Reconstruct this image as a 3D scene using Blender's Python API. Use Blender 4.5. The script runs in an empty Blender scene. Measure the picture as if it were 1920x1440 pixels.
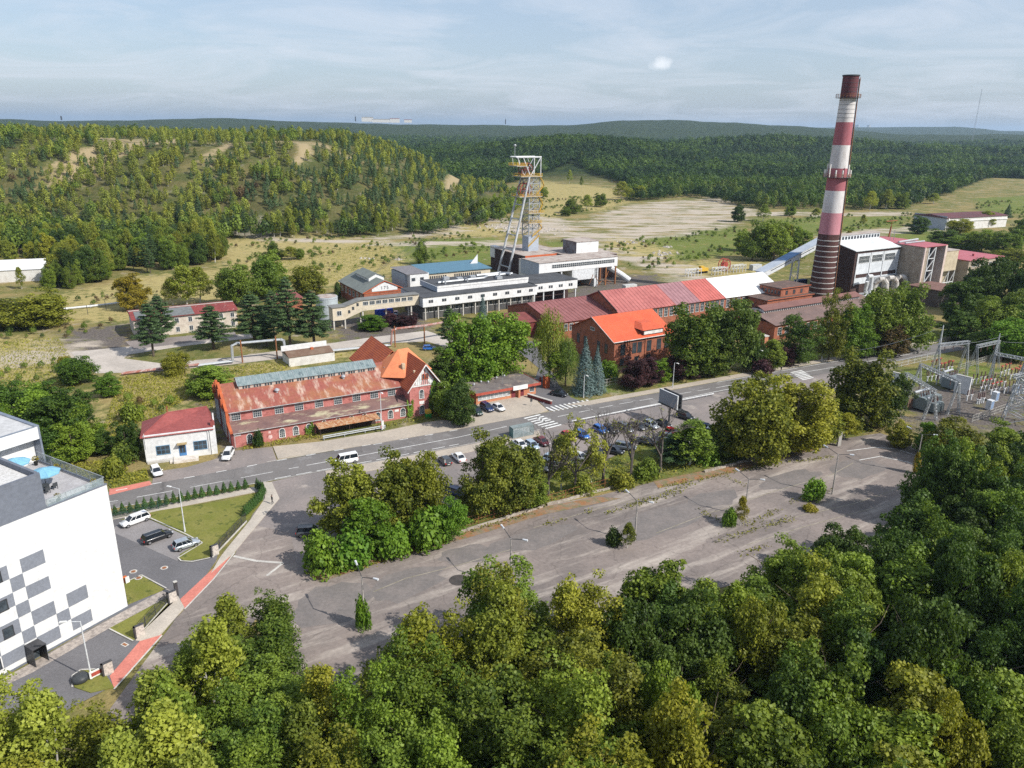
import bpy, math, random
import numpy as np
from mathutils import Matrix, Vector
R = math.radians
SC = bpy.context.scene
COL = SC.collection
# ------------------------------------------------------------------ camera
H = 64.0; FPX = 1436.0; PITCH = R(18.55); ROLL = R(.65)
_f = np.array([0, math.cos(PITCH), -math.sin(PITCH)])
_r0 = np.array([1, 0, 0.]); _u0 = np.array([0, math.sin(PITCH), math.cos(PITCH)])
_r = math.cos(ROLL)*_r0 + math.sin(ROLL)*_u0; _u = math.cos(ROLL)*_u0 - math.sin(ROLL)*_r0
cd = bpy.data.cameras.new('camera'); cam = bpy.data.objects.new('camera', cd); COL.objects.link(cam)
cd.sensor_width = 36; cd.lens = 36*FPX/1920; cd.clip_start = 1; cd.clip_end = 80000
m = Matrix(((_r[0], _u[0], -_f[0], 0), (_r[1], _u[1], -_f[1], 0), (_r[2], _u[2], -_f[2], H), (0, 0, 0, 1)))
cam.matrix_world = m; SC.camera = cam
# ------------------------------------------------------------------ light
SUN_AZ = R(118.0); SUN_EL = R(41)      # azimuth clockwise from +Y
W = bpy.data.worlds.new('World'); SC.world = W; W.use_nodes = True
nt = W.node_tree; N = nt.nodes; K = nt.links; N.clear()
out = N.new('ShaderNodeOutputWorld'); bg = N.new('ShaderNodeBackground'); K.new(bg.outputs[0], out.inputs[0])
sky = N.new('ShaderNodeTexSky'); sky.sky_type = 'NISHITA'; sky.sun_disc = False
sky.sun_elevation = SUN_EL; sky.sun_rotation = SUN_AZ; sky.altitude = 200; sky.air_density = 1.0; sky.dust_density = 1.6; sky.ozone_density = 2.0
bg.inputs[1].default_value = 0.128
tc = N.new('ShaderNodeTexCoord'); sp = N.new('ShaderNodeSeparateXYZ'); K.new(tc.outputs['Generated'], sp.inputs[0])
def wm(op, a, b=None, c=None, clamp=False):
    n = N.new('ShaderNodeMath'); n.operation = op; n.use_clamp = clamp
    for i, v in enumerate((a, b, c)):
        if v is None: continue
        if isinstance(v, (int, float)): n.inputs[i].default_value = v
        else: K.new(v, n.inputs[i])
    return n.outputs[0]
zz = wm('MAXIMUM', sp.outputs[2], 0.012); zz = wm('ADD', zz, 0.13)
cx = wm('DIVIDE', sp.outputs[0], zz); cy = wm('DIVIDE', sp.outputs[1], zz)
cb = N.new('ShaderNodeCombineXYZ'); K.new(wm('MULTIPLY', cx, 0.8), cb.inputs[0]); K.new(cy, cb.inputs[1])
n1 = N.new('ShaderNodeTexNoise'); n1.inputs['Scale'].default_value = 1.3; n1.inputs['Detail'].default_value = 9; n1.inputs['Roughness'].default_value = .62; n1.inputs['Distortion'].default_value = .9
K.new(cb.outputs[0], n1.inputs['Vector'])
rp = N.new('ShaderNodeMapRange'); rp.inputs[1].default_value = .42; rp.inputs[2].default_value = .72; K.new(n1.outputs[0], rp.inputs[0])
mk = wm('MULTIPLY', rp.outputs[0], .62)
mx = N.new('ShaderNodeMix'); mx.data_type = 'RGBA'; K.new(mk, mx.inputs[0]); mx.inputs[7].default_value = (5.6, 5.9, 6.5, 1)
# thin veil that greys the whole sky a little
vl = N.new('ShaderNodeMix'); vl.data_type = 'RGBA'; vl.inputs[0].default_value = .5; vl.inputs[7].default_value = (3.7, 4.4, 5.5, 1)
K.new(sky.outputs[0], vl.inputs[6]); K.new(vl.outputs[2], mx.inputs[6])
# one small puff of cloud
pd = _f + (1237-960)/FPX*_r + (720-121)/FPX*_u; pd = pd/np.linalg.norm(pd)
vs = N.new('ShaderNodeVectorMath'); vs.operation = 'SUBTRACT'; K.new(tc.outputs['Generated'], vs.inputs[0]); vs.inputs[1].default_value = tuple(pd)
vsc = N.new('ShaderNodeVectorMath'); vsc.operation = 'MULTIPLY'; K.new(vs.outputs[0], vsc.inputs[0]); vsc.inputs[1].default_value = (80, 80, 140)
vln = N.new('ShaderNodeVectorMath'); vln.operation = 'LENGTH'; K.new(vsc.outputs[0], vln.inputs[0])
n2 = N.new('ShaderNodeTexNoise'); n2.inputs['Scale'].default_value = 70; n2.inputs['Detail'].default_value = 7; K.new(tc.outputs['Generated'], n2.inputs['Vector'])
pf = wm('SUBTRACT', wm('ADD', wm('MULTIPLY', n2.outputs[0], 1.6), .35), vln.outputs[1]); pf = wm('MULTIPLY', pf, 1.3, clamp=True)
mp = N.new('ShaderNodeMix'); mp.data_type = 'RGBA'; K.new(wm('MULTIPLY', pf, .5), mp.inputs[0]); mp.inputs[7].default_value = (8.6, 8.7, 8.9, 1)
K.new(mx.outputs[2], mp.inputs[6]); K.new(mp.outputs[2], bg.inputs[0])
sd = bpy.data.lights.new('sun', 'SUN'); sd.energy = 5.0; sd.angle = R(.53); sd.color = (1, .955, .88)
sun = bpy.data.objects.new('sun', sd); COL.objects.link(sun)
sv = Vector((math.sin(SUN_AZ)*math.cos(SUN_EL), math.cos(SUN_AZ)*math.cos(SUN_EL), math.sin(SUN_EL)))
sun.rotation_euler = sv.to_track_quat('Z', 'Y').to_euler()
SC.view_settings.view_transform = 'Standard'; SC.view_settings.look = 'None'; SC.view_settings.exposure = 0.2; SC.view_settings.gamma = 1
cy_ = SC.cycles
cy_.max_bounces = 5; cy_.diffuse_bounces = 2; cy_.glossy_bounces = 2; cy_.transmission_bounces = 3; cy_.transparent_max_bounces = 4; cy_.volume_bounces = 0
cy_.caustics_reflective = False; cy_.caustics_refractive = False; cy_.use_denoising = False
rng = np.random.default_rng(7); random.seed(7)
# ------------------------------------------------------------------ pixel of the photograph -> point in the place
def at(x, y, z=0.):
    d = _f + (x-960)/FPX*_r + (720-y)/FPX*_u; t = (z-H)/d[2]
    return np.array([d[0]*t, d[1]*t, z])
def proj(P):
    q = np.array(P, float) - [0, 0, H]; w = q@_f
    return 960+FPX*(q@_r)/w, 720-FPX*(q@_u)/w
def hgt(p, y):
    lo, hi = -20, 150
    for _ in range(40):
        m_ = (lo+hi)/2
        if proj((p[0], p[1], m_))[1] > y: lo = m_
        else: hi = m_
    return m_
MO = np.array([-57.8, 146.8]); MA = R(31)
def M(u, v):
    return np.array([MO[0]+u*math.cos(MA)-v*math.sin(MA), MO[1]+u*math.sin(MA)+v*math.cos(MA)])
# ------------------------------------------------------------------ materials
_mats = {}
def mat(name, c, c2=None, sc=1., rough=.8, metal=0., sp=.3, amt=.25, fine=None, stretch=(1, 1, 1), edge=(.42, .62), bump=0., alpha=None, emit=None, world=False, c3=None, sc3=1., edge3=(.55, .62), coat=0., stretch3=(1, 1, 1)):
    """principled with two scales of noise: c..c2 blotches, optional patches of c3, fine grain"""
    if name in _mats: return _mats[name]
    m = bpy.data.materials.new(name); m.use_nodes = True; nt = m.node_tree; n = nt.nodes; l = nt.links
    b = n['Principled BSDF']; b.inputs['Roughness'].default_value = rough; b.inputs['Metallic'].default_value = metal
    b.inputs['Specular IOR Level'].default_value = sp; b.inputs['Coat Weight'].default_value = coat
    tcn = n.new('ShaderNodeTexCoord')
    if world:
        g = n.new('ShaderNodeNewGeometry'); src = g.outputs['Position']
    else: src = tcn.outputs['Object']
    def noise(scale, st, det=6, ro=.6):
        mpn = n.new('ShaderNodeMapping'); mpn.inputs['Scale'].default_value = st; l.new(src, mpn.inputs[0])
        t = n.new('ShaderNodeTexNoise'); t.inputs['Scale'].default_value = scale; t.inputs['Detail'].default_value = det; t.inputs['Roughness'].default_value = ro
        l.new(mpn.outputs[0], t.inputs['Vector']); return t.outputs[0]
    def rng_(s, a, bb):
        q = n.new('ShaderNodeMapRange'); q.inputs[1].default_value = a; q.inputs[2].default_value = bb; l.new(s, q.inputs[0]); return q.outputs[0]
    def mixc(fac, a, bb, mode='MIX'):
        q = n.new('ShaderNodeMix'); q.data_type = 'RGBA'; q.blend_type = mode
        if isinstance(fac, float): q.inputs[0].default_value = fac
        else: l.new(fac, q.inputs[0])
        for i, v in ((6, a), (7, bb)):
            if isinstance(v, tuple): q.inputs[i].default_value = (*v[:3], 1)
            else: l.new(v, q.inputs[i])
        return q.outputs[2]
    if c2 is None: c2 = tuple(x*(1-amt) for x in c)
    col = mixc(rng_(noise(sc, stretch), *edge), c, c2)
    if c3 is not None: col = mixc(rng_(noise(sc3, stretch3, 8, .68), *edge3), col, c3)
    fs = fine if fine else sc*6
    fn = noise(fs, (1, 1, 1), 3)
    gr = rng_(fn, .25, .75); mr = n.new('ShaderNodeMapRange'); l.new(fn, mr.inputs[0]); mr.inputs[1].default_value = .3; mr.inputs[2].default_value = .7; mr.inputs[3].default_value = .86; mr.inputs[4].default_value = 1.12
    cbn = n.new('ShaderNodeCombineColor'); [l.new(mr.outputs[0], cbn.inputs[i]) for i in range(3)]
    col = mixc(1., col, cbn.outputs[0], 'MULTIPLY')
    l.new(col, b.inputs['Base Color'])
    if bump:
        bp = n.new('ShaderNodeBump'); bp.inputs['Strength'].default_value = bump; bp.inputs['Distance'].default_value = .05; l.new(fn, bp.inputs['Height']); l.new(bp.outputs[0], b.inputs['Normal'])
    if alpha is not None: b.inputs['Alpha'].default_value = alpha
    if emit: b.inputs['Emission Color'].default_value = (*emit, 1); b.inputs['Emission Strength'].default_value = 1
    _mats[name] = m; return m
def brick(name, a, b_, mortar, scale=1., rough=.9, c3=None):
    if name in _mats: return _mats[name]
    m = mat(name, a, b_, sc=.6, rough=rough, c3=c3, sc3=.9); nt = m.node_tree; n = nt.nodes; l = nt.links
    bs = n['Principled BSDF']; old = bs.inputs['Base Color'].links[0].from_socket
    tcn = n.new('ShaderNodeTexCoord'); s = n.new('ShaderNodeSeparateXYZ'); l.new(tcn.outputs['Object'], s.inputs[0])
    ad = n.new('ShaderNodeMath'); ad.operation = 'ADD'; l.new(s.outputs[0], ad.inputs[0]); l.new(s.outputs[1], ad.inputs[1])
    cb2 = n.new('ShaderNodeCombineXYZ'); l.new(ad.outputs[0], cb2.inputs[0]); l.new(s.outputs[2], cb2.inputs[1])
    bt = n.new('ShaderNodeTexBrick'); bt.inputs['Scale'].default_value = 2.2*scale; bt.inputs['Mortar Size'].default_value = .03
    bt.inputs['Color1'].default_value = (.85, .85, .85, 1); bt.inputs['Color2'].default_value = (1.1, 1.1, 1.1, 1); bt.inputs['Mortar'].default_value = (*mortar, 1)
    l.new(cb2.outputs[0], bt.inputs['Vector'])
    q = n.new('ShaderNodeMix'); q.data_type = 'RGBA'; q.blend_type = 'MULTIPLY'; q.inputs[0].default_value = .8
    l.new(old, q.inputs[6]); l.new(bt.outputs[0], q.inputs[7]); l.new(q.outputs[2], bs.inputs['Base Color'])
    return m
def ribbed(m, axis=0, period=.5, depth=.5, dark=.8):
    """seams or corrugation along one local axis: real colour lines plus bump"""
    n = m.node_tree.nodes; l = m.node_tree.links; bs = n['Principled BSDF']; old = bs.inputs['Base Color'].links[0].from_socket
    tcn = n.new('ShaderNodeTexCoord'); s = n.new('ShaderNodeSeparateXYZ'); l.new(tcn.outputs['Object'], s.inputs[0])
    a = n.new('ShaderNodeMath'); a.operation = 'MULTIPLY'; l.new(s.outputs[axis], a.inputs[0]); a.inputs[1].default_value = 1/period
    fr = n.new('ShaderNodeMath'); fr.operation = 'FRACT'; l.new(a.outputs[0], fr.inputs[0])
    pp = n.new('ShaderNodeMath'); pp.operation = 'PINGPONG'; l.new(a.outputs[0], pp.inputs[0]); pp.inputs[1].default_value = .5
    lt = n.new('ShaderNodeMapRange'); l.new(pp.outputs[0], lt.inputs[0]); lt.inputs[1].default_value = 0; lt.inputs[2].default_value = .12; lt.inputs[3].default_value = dark; lt.inputs[4].default_value = 1
    cbn = n.new('ShaderNodeCombineColor'); [l.new(lt.outputs[0], cbn.inputs[i]) for i in range(3)]
    q = n.new('ShaderNodeMix'); q.data_type = 'RGBA'; q.blend_type = 'MULTIPLY'; q.inputs[0].default_value = 1
    l.new(old, q.inputs[6]); l.new(cbn.outputs[0], q.inputs[7]); l.new(q.outputs[2], bs.inputs['Base Color'])
    bp = n.new('ShaderNodeBump'); bp.inputs['Strength'].default_value = depth; bp.inputs['Distance'].default_value = .08; l.new(pp.outputs[0], bp.inputs['Height']); l.new(bp.outputs[0], bs.inputs['Normal'])
    return m
white = mat('white_render', (.66, .66, .655), (.62, .625, .63), sc=.25, amt=.05, c3=(.55, .55, .54), sc3=.5, edge3=(.68, .8), stretch3=(1.5, 1.5, .2), rough=.85)
offwhite = mat('weathered_white_wall', (.64, .63, .61), (.54, .52, .49), sc=.5, rough=.9, c3=(.45, .42, .36), sc3=.7, edge3=(.64, .74), stretch3=(3, 3, .4))
slate = mat('slate_grey_cladding', (.15, .165, .2), sc=.3, amt=.08, rough=.7)
glass = mat('dark_window_glass', (.035, .045, .055), (.07, .085, .1), sc=.8, rough=.12, sp=.6)
bglass = mat('clear_railing_glass', (.5, .6, .62), rough=.08, alpha=.28, sp=.5)
frame_w = mat('white_window_frame', (.75, .75, .73), rough=.6)
frame_d = mat('dark_window_frame', (.06, .06, .065), rough=.5)
concrete = mat('old_concrete', (.36, .345, .32), (.27, .26, .24), sc=.6, rough=.95, bump=.3)
lightconc = mat('pale_concrete', (.52, .5, .46), (.43, .41, .38), sc=.5, rough=.95)
steel = mat('galvanised_steel', (.42, .44, .46), (.34, .36, .38), sc=1.5, rough=.45, metal=.3)
steelw = mat('white_painted_steel', (.62, .64, .66), (.48, .49, .5), sc=1.2, rough=.6, c3=(.3, .17, .1), sc3=1.1, edge3=(.66, .72))
rust = mat('rusty_steel', (.3, .12, .045), (.2, .09, .05), sc=1.2, rough=.9)
yellow = mat('yellow_painted_steel', (.62, .4, .04), (.5, .3, .05), sc=2, rough=.7)
redpaint = mat('red_painted_steel', (.42, .08, .055), (.3, .06, .05), sc=1.5, rough=.7)
black = mat('black_rubber', (.012, .012, .012), rough=.7)
darkmetal = mat('dark_metal', (.05, .055, .06), rough=.5)
bark = mat('tree_bark', (.12, .095, .07), (.08, .06, .045), sc=2, rough=.95)
barkbirch = mat('birch_bark', (.6, .58, .54), (.3, .28, .26), sc=3, rough=.9, stretch=(1, 1, .3))
wood = mat('weathered_wood_pole', (.2, .16, .12), (.14, .11, .09), sc=3, rough=.95)
# ------------------------------------------------------------------ object helpers
def tag(o, label=None, cat=None, group=None, kind=None):
    if label: o['label'] = label
    if cat: o['category'] = cat
    if group: o['group'] = group
    if kind: o['kind'] = kind
    return o
def root(name, label, cat, p, rz=0., group=None, z=0.):
    o = bpy.data.objects.new(name, None); COL.objects.link(o); o.location = (p[0], p[1], z if len(p) < 3 else p[2]); o.rotation_euler = (0, 0, rz)
    o.empty_display_size = .1
    return tag(o, label, cat, group)
class MB:
    def __init__(s): s.v = []; s.f = []; s.mi = []; s.cur = 0
    def quad(s, *p):
        i = len(s.v); s.v += [tuple(map(float, q)) for q in p]; s.f.append(tuple(range(i, i+len(p)))); s.mi.append(s.cur); return s
    def box(s, x0, x1, y0, y1, z0, z1):
        i = len(s.v); s.v += [(x0, y0, z0), (x1, y0, z0), (x1, y1, z0), (x0, y1, z0), (x0, y0, z1), (x1, y0, z1), (x1, y1, z1), (x0, y1, z1)]
        for q in ((0, 3, 2, 1), (4, 5, 6, 7), (0, 1, 5, 4), (1, 2, 6, 5), (2, 3, 7, 6), (3, 0, 4, 7)): s.f.append(tuple(i+k for k in q)); s.mi.append(s.cur)
        return s
    def prism(s, poly, z0, z1):
        """poly counter-clockwise in plan; z may be numbers or lists"""
        n = len(poly); i = len(s.v); z0 = [z0]*n if not hasattr(z0, '__len__') else z0; z1 = [z1]*n if not hasattr(z1, '__len__') else z1
        s.v += [(p[0], p[1], a) for p, a in zip(poly, z0)] + [(p[0], p[1], a) for p, a in zip(poly, z1)]
        s.f.append(tuple(i+k for k in range(n-1, -1, -1))); s.f.append(tuple(i+n+k for k in range(n))); s.mi += [s.cur]*2
        for k in range(n): s.f.append((i+k, i+(k+1) % n, i+n+(k+1) % n, i+n+k)); s.mi.append(s.cur)
        return s
    def ext(s, prof, x0, x1, ax='x'):
        """profile [(a,z)...] extruded along x (a=y) or y (a=x)"""
        n = len(prof); i = len(s.v)
        for xx in (x0, x1): s.v += [((xx, a, z) if ax == 'x' else (a, xx, z)) for a, z in prof]
        s.f.append(tuple(i+k for k in range(n))); s.f.append(tuple(i+n+k for k in range(n-1, -1, -1))); s.mi += [s.cur]*2
        for k in range(n): s.f.append((i+(k+1) % n, i+k, i+n+k, i+n+(k+1) % n)); s.mi.append(s.cur)
        return s
    def tube(s, p, q, r, r2=None, n=6, cap=True):
        p = Vector(p); q = Vector(q); d = (q-p)
        if d.length < 1e-6: return s
        d.normalize(); a = d.orthogonal().normalized(); b = d.cross(a); r2 = r if r2 is None else r2; i = len(s.v)
        for c, rr in ((p, r), (q, r2)):
            for k in range(n):
                t = 2*math.pi*k/n; s.v.append(tuple(c + a*(rr*math.cos(t)) + b*(rr*math.sin(t))))
        for k in range(n): s.f.append((i+k, i+(k+1) % n, i+n+(k+1) % n, i+n+k)); s.mi.append(s.cur)
        if cap: s.f.append(tuple(i+k for k in range(n-1, -1, -1))); s.f.append(tuple(i+n+k for k in range(n))); s.mi += [s.cur]*2
        return s
    def path(s, pts, r, n=6):
        for a, b in zip(pts, pts[1:]): s.tube(a, b, r, n=n)
        return s
    def lathe(s, prof, c=(0, 0), n=24, z=0):
        i = len(s.v)
        for r_, zz_ in prof:
            for k in range(n): t = 2*math.pi*k/n; s.v.append((c[0]+r_*math.cos(t), c[1]+r_*math.sin(t), z+zz_))
        for j in range(len(prof)-1):
            for k in range(n): s.f.append((i+j*n+k, i+j*n+(k+1) % n, i+(j+1)*n+(k+1) % n, i+(j+1)*n+k)); s.mi.append(s.cur)
        s.f.append(tuple(i+(len(prof)-1)*n+k for k in range(n))); s.f.append(tuple(i+k for k in range(n-1, -1, -1))); s.mi += [s.cur]*2
        return s
    def lattice(s, p, q, w, w2, nseg, r=.05, rb=.035):
        """four-legged lattice mast or beam from p to q with zigzag bracing"""
        p = Vector(p); q = Vector(q); d = (q-p).normalized(); a = Vector((0, 0, 1)) if abs(d.z) < .7 else Vector((math.cos(MA), math.sin(MA), 0))
        b = d.cross(a).normalized(); a = b.cross(d).normalized()
        def c(t, k):
            ww = (w+(w2-w)*t)/2; sx, sy = ((1, 1), (1, -1), (-1, -1), (-1, 1))[k]; return p+(q-p)*t+a*ww*sx+b*ww*sy
        for k in range(4):
            s.tube(c(0, k), c(1, k), r, n=4, cap=False)
            for j in range(nseg):
                t0, t1 = j/nseg, (j+1)/nseg; k2 = (k+1) % 4
                s.tube(c(t0, k if j % 2 else k2), c(t1, k2 if j % 2 else k), rb, n=3, cap=False); s.tube(c(t1, k), c(t1, k2), rb, n=3, cap=False)
        return s
    def build(s, name, mt, parent=None, smooth=False):
        me = bpy.data.meshes.new(name); me.from_pydata(s.v, [], s.f)
        ms = mt if isinstance(mt, (list, tuple)) else [mt]
        for q in ms: me.materials.append(q)
        if len(ms) > 1: me.polygons.foreach_set('material_index', s.mi)
        if smooth: me.polygons.foreach_set('use_smooth', [True]*len(me.polygons))
        me.update(); o = bpy.data.objects.new(name, me); COL.objects.link(o)
        if parent: o.parent = parent
        return o
def npmesh(name, verts, nquad, mats, mi=None, rnd=None, k=4):
    me = bpy.data.meshes.new(name); nv = len(verts); me.vertices.add(nv); me.vertices.foreach_set('co', np.asarray(verts, np.float32).ravel())
    me.loops.add(nquad*k); me.loops.foreach_set('vertex_index', np.arange(nquad*k, dtype=np.int32))
    me.polygons.add(nquad); me.polygons.foreach_set('loop_start', np.arange(0, nquad*k, k, dtype=np.int32)); me.polygons.foreach_set('loop_total', np.full(nquad, k, np.int32))
    for q in mats: me.materials.append(q)
    if mi is not None: me.polygons.foreach_set('material_index', np.asarray(mi, np.int32))
    if rnd is not None: a = me.attributes.new('rnd', 'FLOAT', 'FACE'); a.data.foreach_set('value', np.asarray(rnd, np.float32))
    me.update(calc_edges=True); return me
def copy_tree(o, parent=None):
    c = o.copy(); COL.objects.link(c)
    if parent: c.parent = parent
    for ch in [q for q in o.children]: copy_tree(ch, c)
    return c
# ------------------------------------------------------------------ terrain
def inside_dist(px, py, poly):
    """signed distance, positive inside"""
    P = np.asarray(poly, float); n = len(P); d = np.full(px.shape, 1e18); ins = np.zeros(px.shape, bool)
    for i in range(n):
        ax, ay = P[i]; bx, by = P[(i+1) % n]; ex, ey = bx-ax, by-ay; wx, wy = px-ax, py-ay
        t = np.clip((wx*ex+wy*ey)/(ex*ex+ey*ey+1e-12), 0, 1); d = np.minimum(d, (wx-ex*t)**2+(wy-ey*t)**2)
        c = ((ay > py) != (by > py)) & (px < (bx-ax)*(py-ay)/(by-ay+1e-12)+ax); ins ^= c
    return np.where(ins, 1, -1)*np.sqrt(d)
HEAP = [(-1300, 250), (-700, 320), (-330, 400), (-230, 442), (-130, 452), (-50, 480), (-8, 560), (16, 700), (-20, 900), (-300, 1050), (-1300, 900)]
def smooth(t): t = np.clip(t, 0, 1); return t*t*(3-2*t)
_ph = np.random.default_rng(3).uniform(0, 6.28, (40, 2)); _dr = np.random.default_rng(4).uniform(0, 6.28, 40)
def wav(x, y, L, k0, n=5):
    s = 0
    for i in range(n):
        l = L*(.6**i); s = s+(.62**i)*np.sin((x*np.cos(_dr[k0+i])+y*np.sin(_dr[k0+i]))*6.283/l+_ph[k0+i, 0])
    return s
RID_X = np.array([-4000, -800, 0, 120, 250, 400, 560, 700, 850, 960, 1050, 1130, 1200, 1270, 1340, 1400, 1480, 1560, 1640, 1760, 1850, 2000, 3000, 6000])
RID_H = np.array([8, 8, 6, 4, 8, 12, 8, 8, 5, 6, 9, 15, 17.5, 18, 16.5, 14, 9, 5, 1, 0, 0, 0, 0, 4])
R2_H = np.array([3, 3, 3, 3, 4, 4, 3, 3, 3, 3, 3, 3, 3, 3, 4, 5, 6, 7, 9, 11, 5, 3, 3, 3])
def terrain(x, y):
    x = np.asarray(x, float); y = np.asarray(y, float); r = np.hypot(x, y)
    d = inside_dist(x, y, HEAP); ht = 50*smooth(d/175.)**.92
    ht = ht+np.where(d > 0, smooth(d/60.)*(wav(x, y, 140, 0)*1.3), 0)
    und = smooth((r-750)/700.)*(6+5*wav(x, y, 1300, 6, 4)); ht = ht+np.where(d > 0, 0, und*(y > 0))
    hill = 30*np.exp(-(((x-130)/190.)**2+((y-1500)/260.)**2)) + 22*np.exp(-(((x-620)/260.)**2+((y-1750)/250.)**2)); ht = ht+hill
    ax = 960+FPX*np.where(y > 1, x/np.maximum(y, 1)/math.cos(PITCH)*1.0, 99)*.97
    h1 = 50+3.1*np.interp(ax, RID_X, RID_H); h2 = 45+6.3*np.interp(ax, RID_X, R2_H)
    ht = np.maximum(ht, np.where(y > 0, h1*smooth((r-2600)/1900.)*(1-.55*smooth((r-4600)/1800.))+smooth((r-2600)/900.)*4*wav(x, y, 900, 12), 0))
    ht = np.maximum(ht, np.where(y > 0, h2*smooth((r-6800)/2200.)*(1-.4*smooth((r-9500)/3000.))+smooth((r-7000)/900.)*8*wav(x, y, 2600, 18), 0))
    return ht
def gz(x, y): return float(terrain(np.array([x]), np.array([y]))[0])
def ray(x, y):
    """where the line of sight through a photograph pixel meets the terrain"""
    d = _f + (x-960)/FPX*_r + (720-y)/FPX*_u; t = 30.
    for _ in range(4000):
        P = d*t; g = gz(P[0], P[1])
        if H+P[2] <= g: return np.array([P[0], P[1], g])
        t *= 1.006
        if t > 20000: break
    return np.array([P[0], P[1], g])
def pxpoly(pts): return [tuple(at(*p)[:2]) for p in pts]
rad = [0.]+[4*1.35**i for i in range(8)]
while rad[-1] < 24000: rad.append(rad[-1]*(1.009 if rad[-1] < 1500 else 1.02))
rad = np.array(rad); ang = np.concatenate([np.linspace(-48, 48, 385), np.linspace(50, 310, 66)]); ang = np.radians(ang)
RR, AA = np.meshgrid(rad, ang, indexing='ij'); GX = RR*np.sin(AA); GY = RR*np.cos(AA); GZ = terrain(GX, GY)-.03
nr, na = GX.shape
vv = np.stack([GX, GY, GZ], -1).reshape(-1, 3)
ii, jj = np.meshgrid(np.arange(nr-1), np.arange(na), indexing='ij'); j2 = (jj+1) % na
quads = np.stack([ii*na+jj, ii*na+j2, (ii+1)*na+j2, (ii+1)*na+jj], -1).reshape(-1, 4)[:, ::-1]
me = bpy.data.meshes.new('ground'); me.vertices.add(len(vv)); me.vertices.foreach_set('co', vv.astype(np.float32).ravel())
me.loops.add(len(quads)*4); me.loops.foreach_set('vertex_index', quads.astype(np.int32).ravel()); me.polygons.add(len(quads))
me.polygons.foreach_set('loop_start', np.arange(0, len(quads)*4, 4, dtype=np.int32)); me.polygons.foreach_set('loop_total', np.full(len(quads), 4, np.int32)); me.polygons.foreach_set('use_smooth', np.ones(len(quads), bool))
me.update(calc_edges=True)
def mask(name, polys, feather, cap=.8):
    feather *= 2.6
    v = np.zeros(GX.shape)
    for p in polys: v = np.maximum(v, np.clip(.5+inside_dist(GX, GY, pxpoly(p) if not isinstance(p[0][0], str) else p, )/(2*feather), 0, cap))
    a = me.attributes.new(name, 'FLOAT', 'POINT'); a.data.foreach_set('value', v.ravel().astype(np.float32)); return v
mask('dry', [[(100, 560), (260, 520), (420, 505), (420, 452), (540, 442), (720, 452), (740, 470), (760, 500), (650, 530), (500, 560), (240, 600), (110, 602)],
             [(-60, 640), (110, 632), (110, 690), (60, 720), (-60, 715)], [(225, 708), (345, 695), (375, 735), (250, 800), (195, 800)], [(430, 690), (560, 676), (560, 700), (440, 700)], [(560, 665), (690, 645), (700, 660), (640, 672)],
             [(1015, 345), (1080, 345), (1150, 355), (1160, 380), (1100, 385), (1015, 415)], [(1250, 500), (1420, 480), (1440, 515), (1290, 520)], [(820, 425), (930, 418), (950, 440), (830, 445)],
             [(1000, 335), (1060, 345), (1180, 378), (1120, 396), (1020, 392)], [(1150, 440), (1260, 470), (1240, 490), (1130, 470)]], 5, .66)
mask('sand', [[(1010, 405), (1090, 418), (1180, 385), (1290, 374), (1330, 385), (1300, 392), (1365, 388), (1410, 402), (1360, 425), (1290, 440), (1130, 452), (1015, 446), (1000, 425)],
              [(1140, 462), (1190, 474), (1250, 490), (1320, 520), (1290, 530), (1210, 500), (1150, 478)], [(1100, 452), (1180, 470), (1150, 480), (1060, 465)],
              [(430, 434), (470, 432), (520, 448), (700, 448), (770, 440), (840, 430), (850, 437), (780, 446), (700, 453), (520, 454), (440, 442)], [(820, 410), (870, 432), (840, 441), (780, 440)],
              [(1340, 368), (1420, 398), (1700, 398), (1700, 404), (1420, 405), (1300, 380)], [(1550, 440), (1700, 424), (1780, 420), (1780, 428), (1640, 440), (1560, 450)],
              [(0, 655), (60, 645), (110, 655), (100, 680), (40, 690), (0, 700)], [(95, 670), (140, 650), (150, 670), (110, 690)], [(700, 455), (930, 452), (960, 458), (930, 461), (700, 459)], [(870, 395), (1010, 420), (1010, 440), (930, 428)]], 4, .57)
mask('lush', [[(720, 455), (930, 445), (960, 470), (900, 495), (760, 500), (730, 475)], [(1000, 452), (1140, 460), (1150, 470), (1060, 468)], [(1190, 450), (1380, 425), (1420, 470), (1290, 490), (1210, 478)], [(1420, 410), (1700, 405), (1690, 420), (1560, 440), (1440, 450)],
              [(1830, 372), (2050, 366), (2050, 400), (1850, 402)], [(1640, 660), (1800, 612), (1840, 640), (1640, 672)], [(1690, 700), (1790, 680), (1900, 690), (1880, 710), (1800, 740), (1700, 740)], [(1040, 735), (1060, 748), (1540, 668), (1540, 655), (1300, 700)],
              [(1660, 420), (1760, 430), (1780, 470), (1660, 445)]], 4, .64)
mask('spoil', [[(122, 622), (225, 608), (250, 640), (262, 660), (130, 658)], [(1700, 725), (1930, 720), (1930, 810), (1700, 800)], [(1080, 520), (1230, 515), (1240, 560), (1060, 575)], [(700, 590), (800, 580), (800, 630), (640, 640), (620, 600)],
              [(1400, 600), (1560, 560), (1500, 590)], [(560, 1240), (740, 1170), (900, 1120), (900, 1240), (560, 1300)], [(390, 740), (440, 840), (420, 845), (408, 790)], [(1000, 560), (1100, 540), (1100, 600), (980, 600)]], 3)
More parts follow.
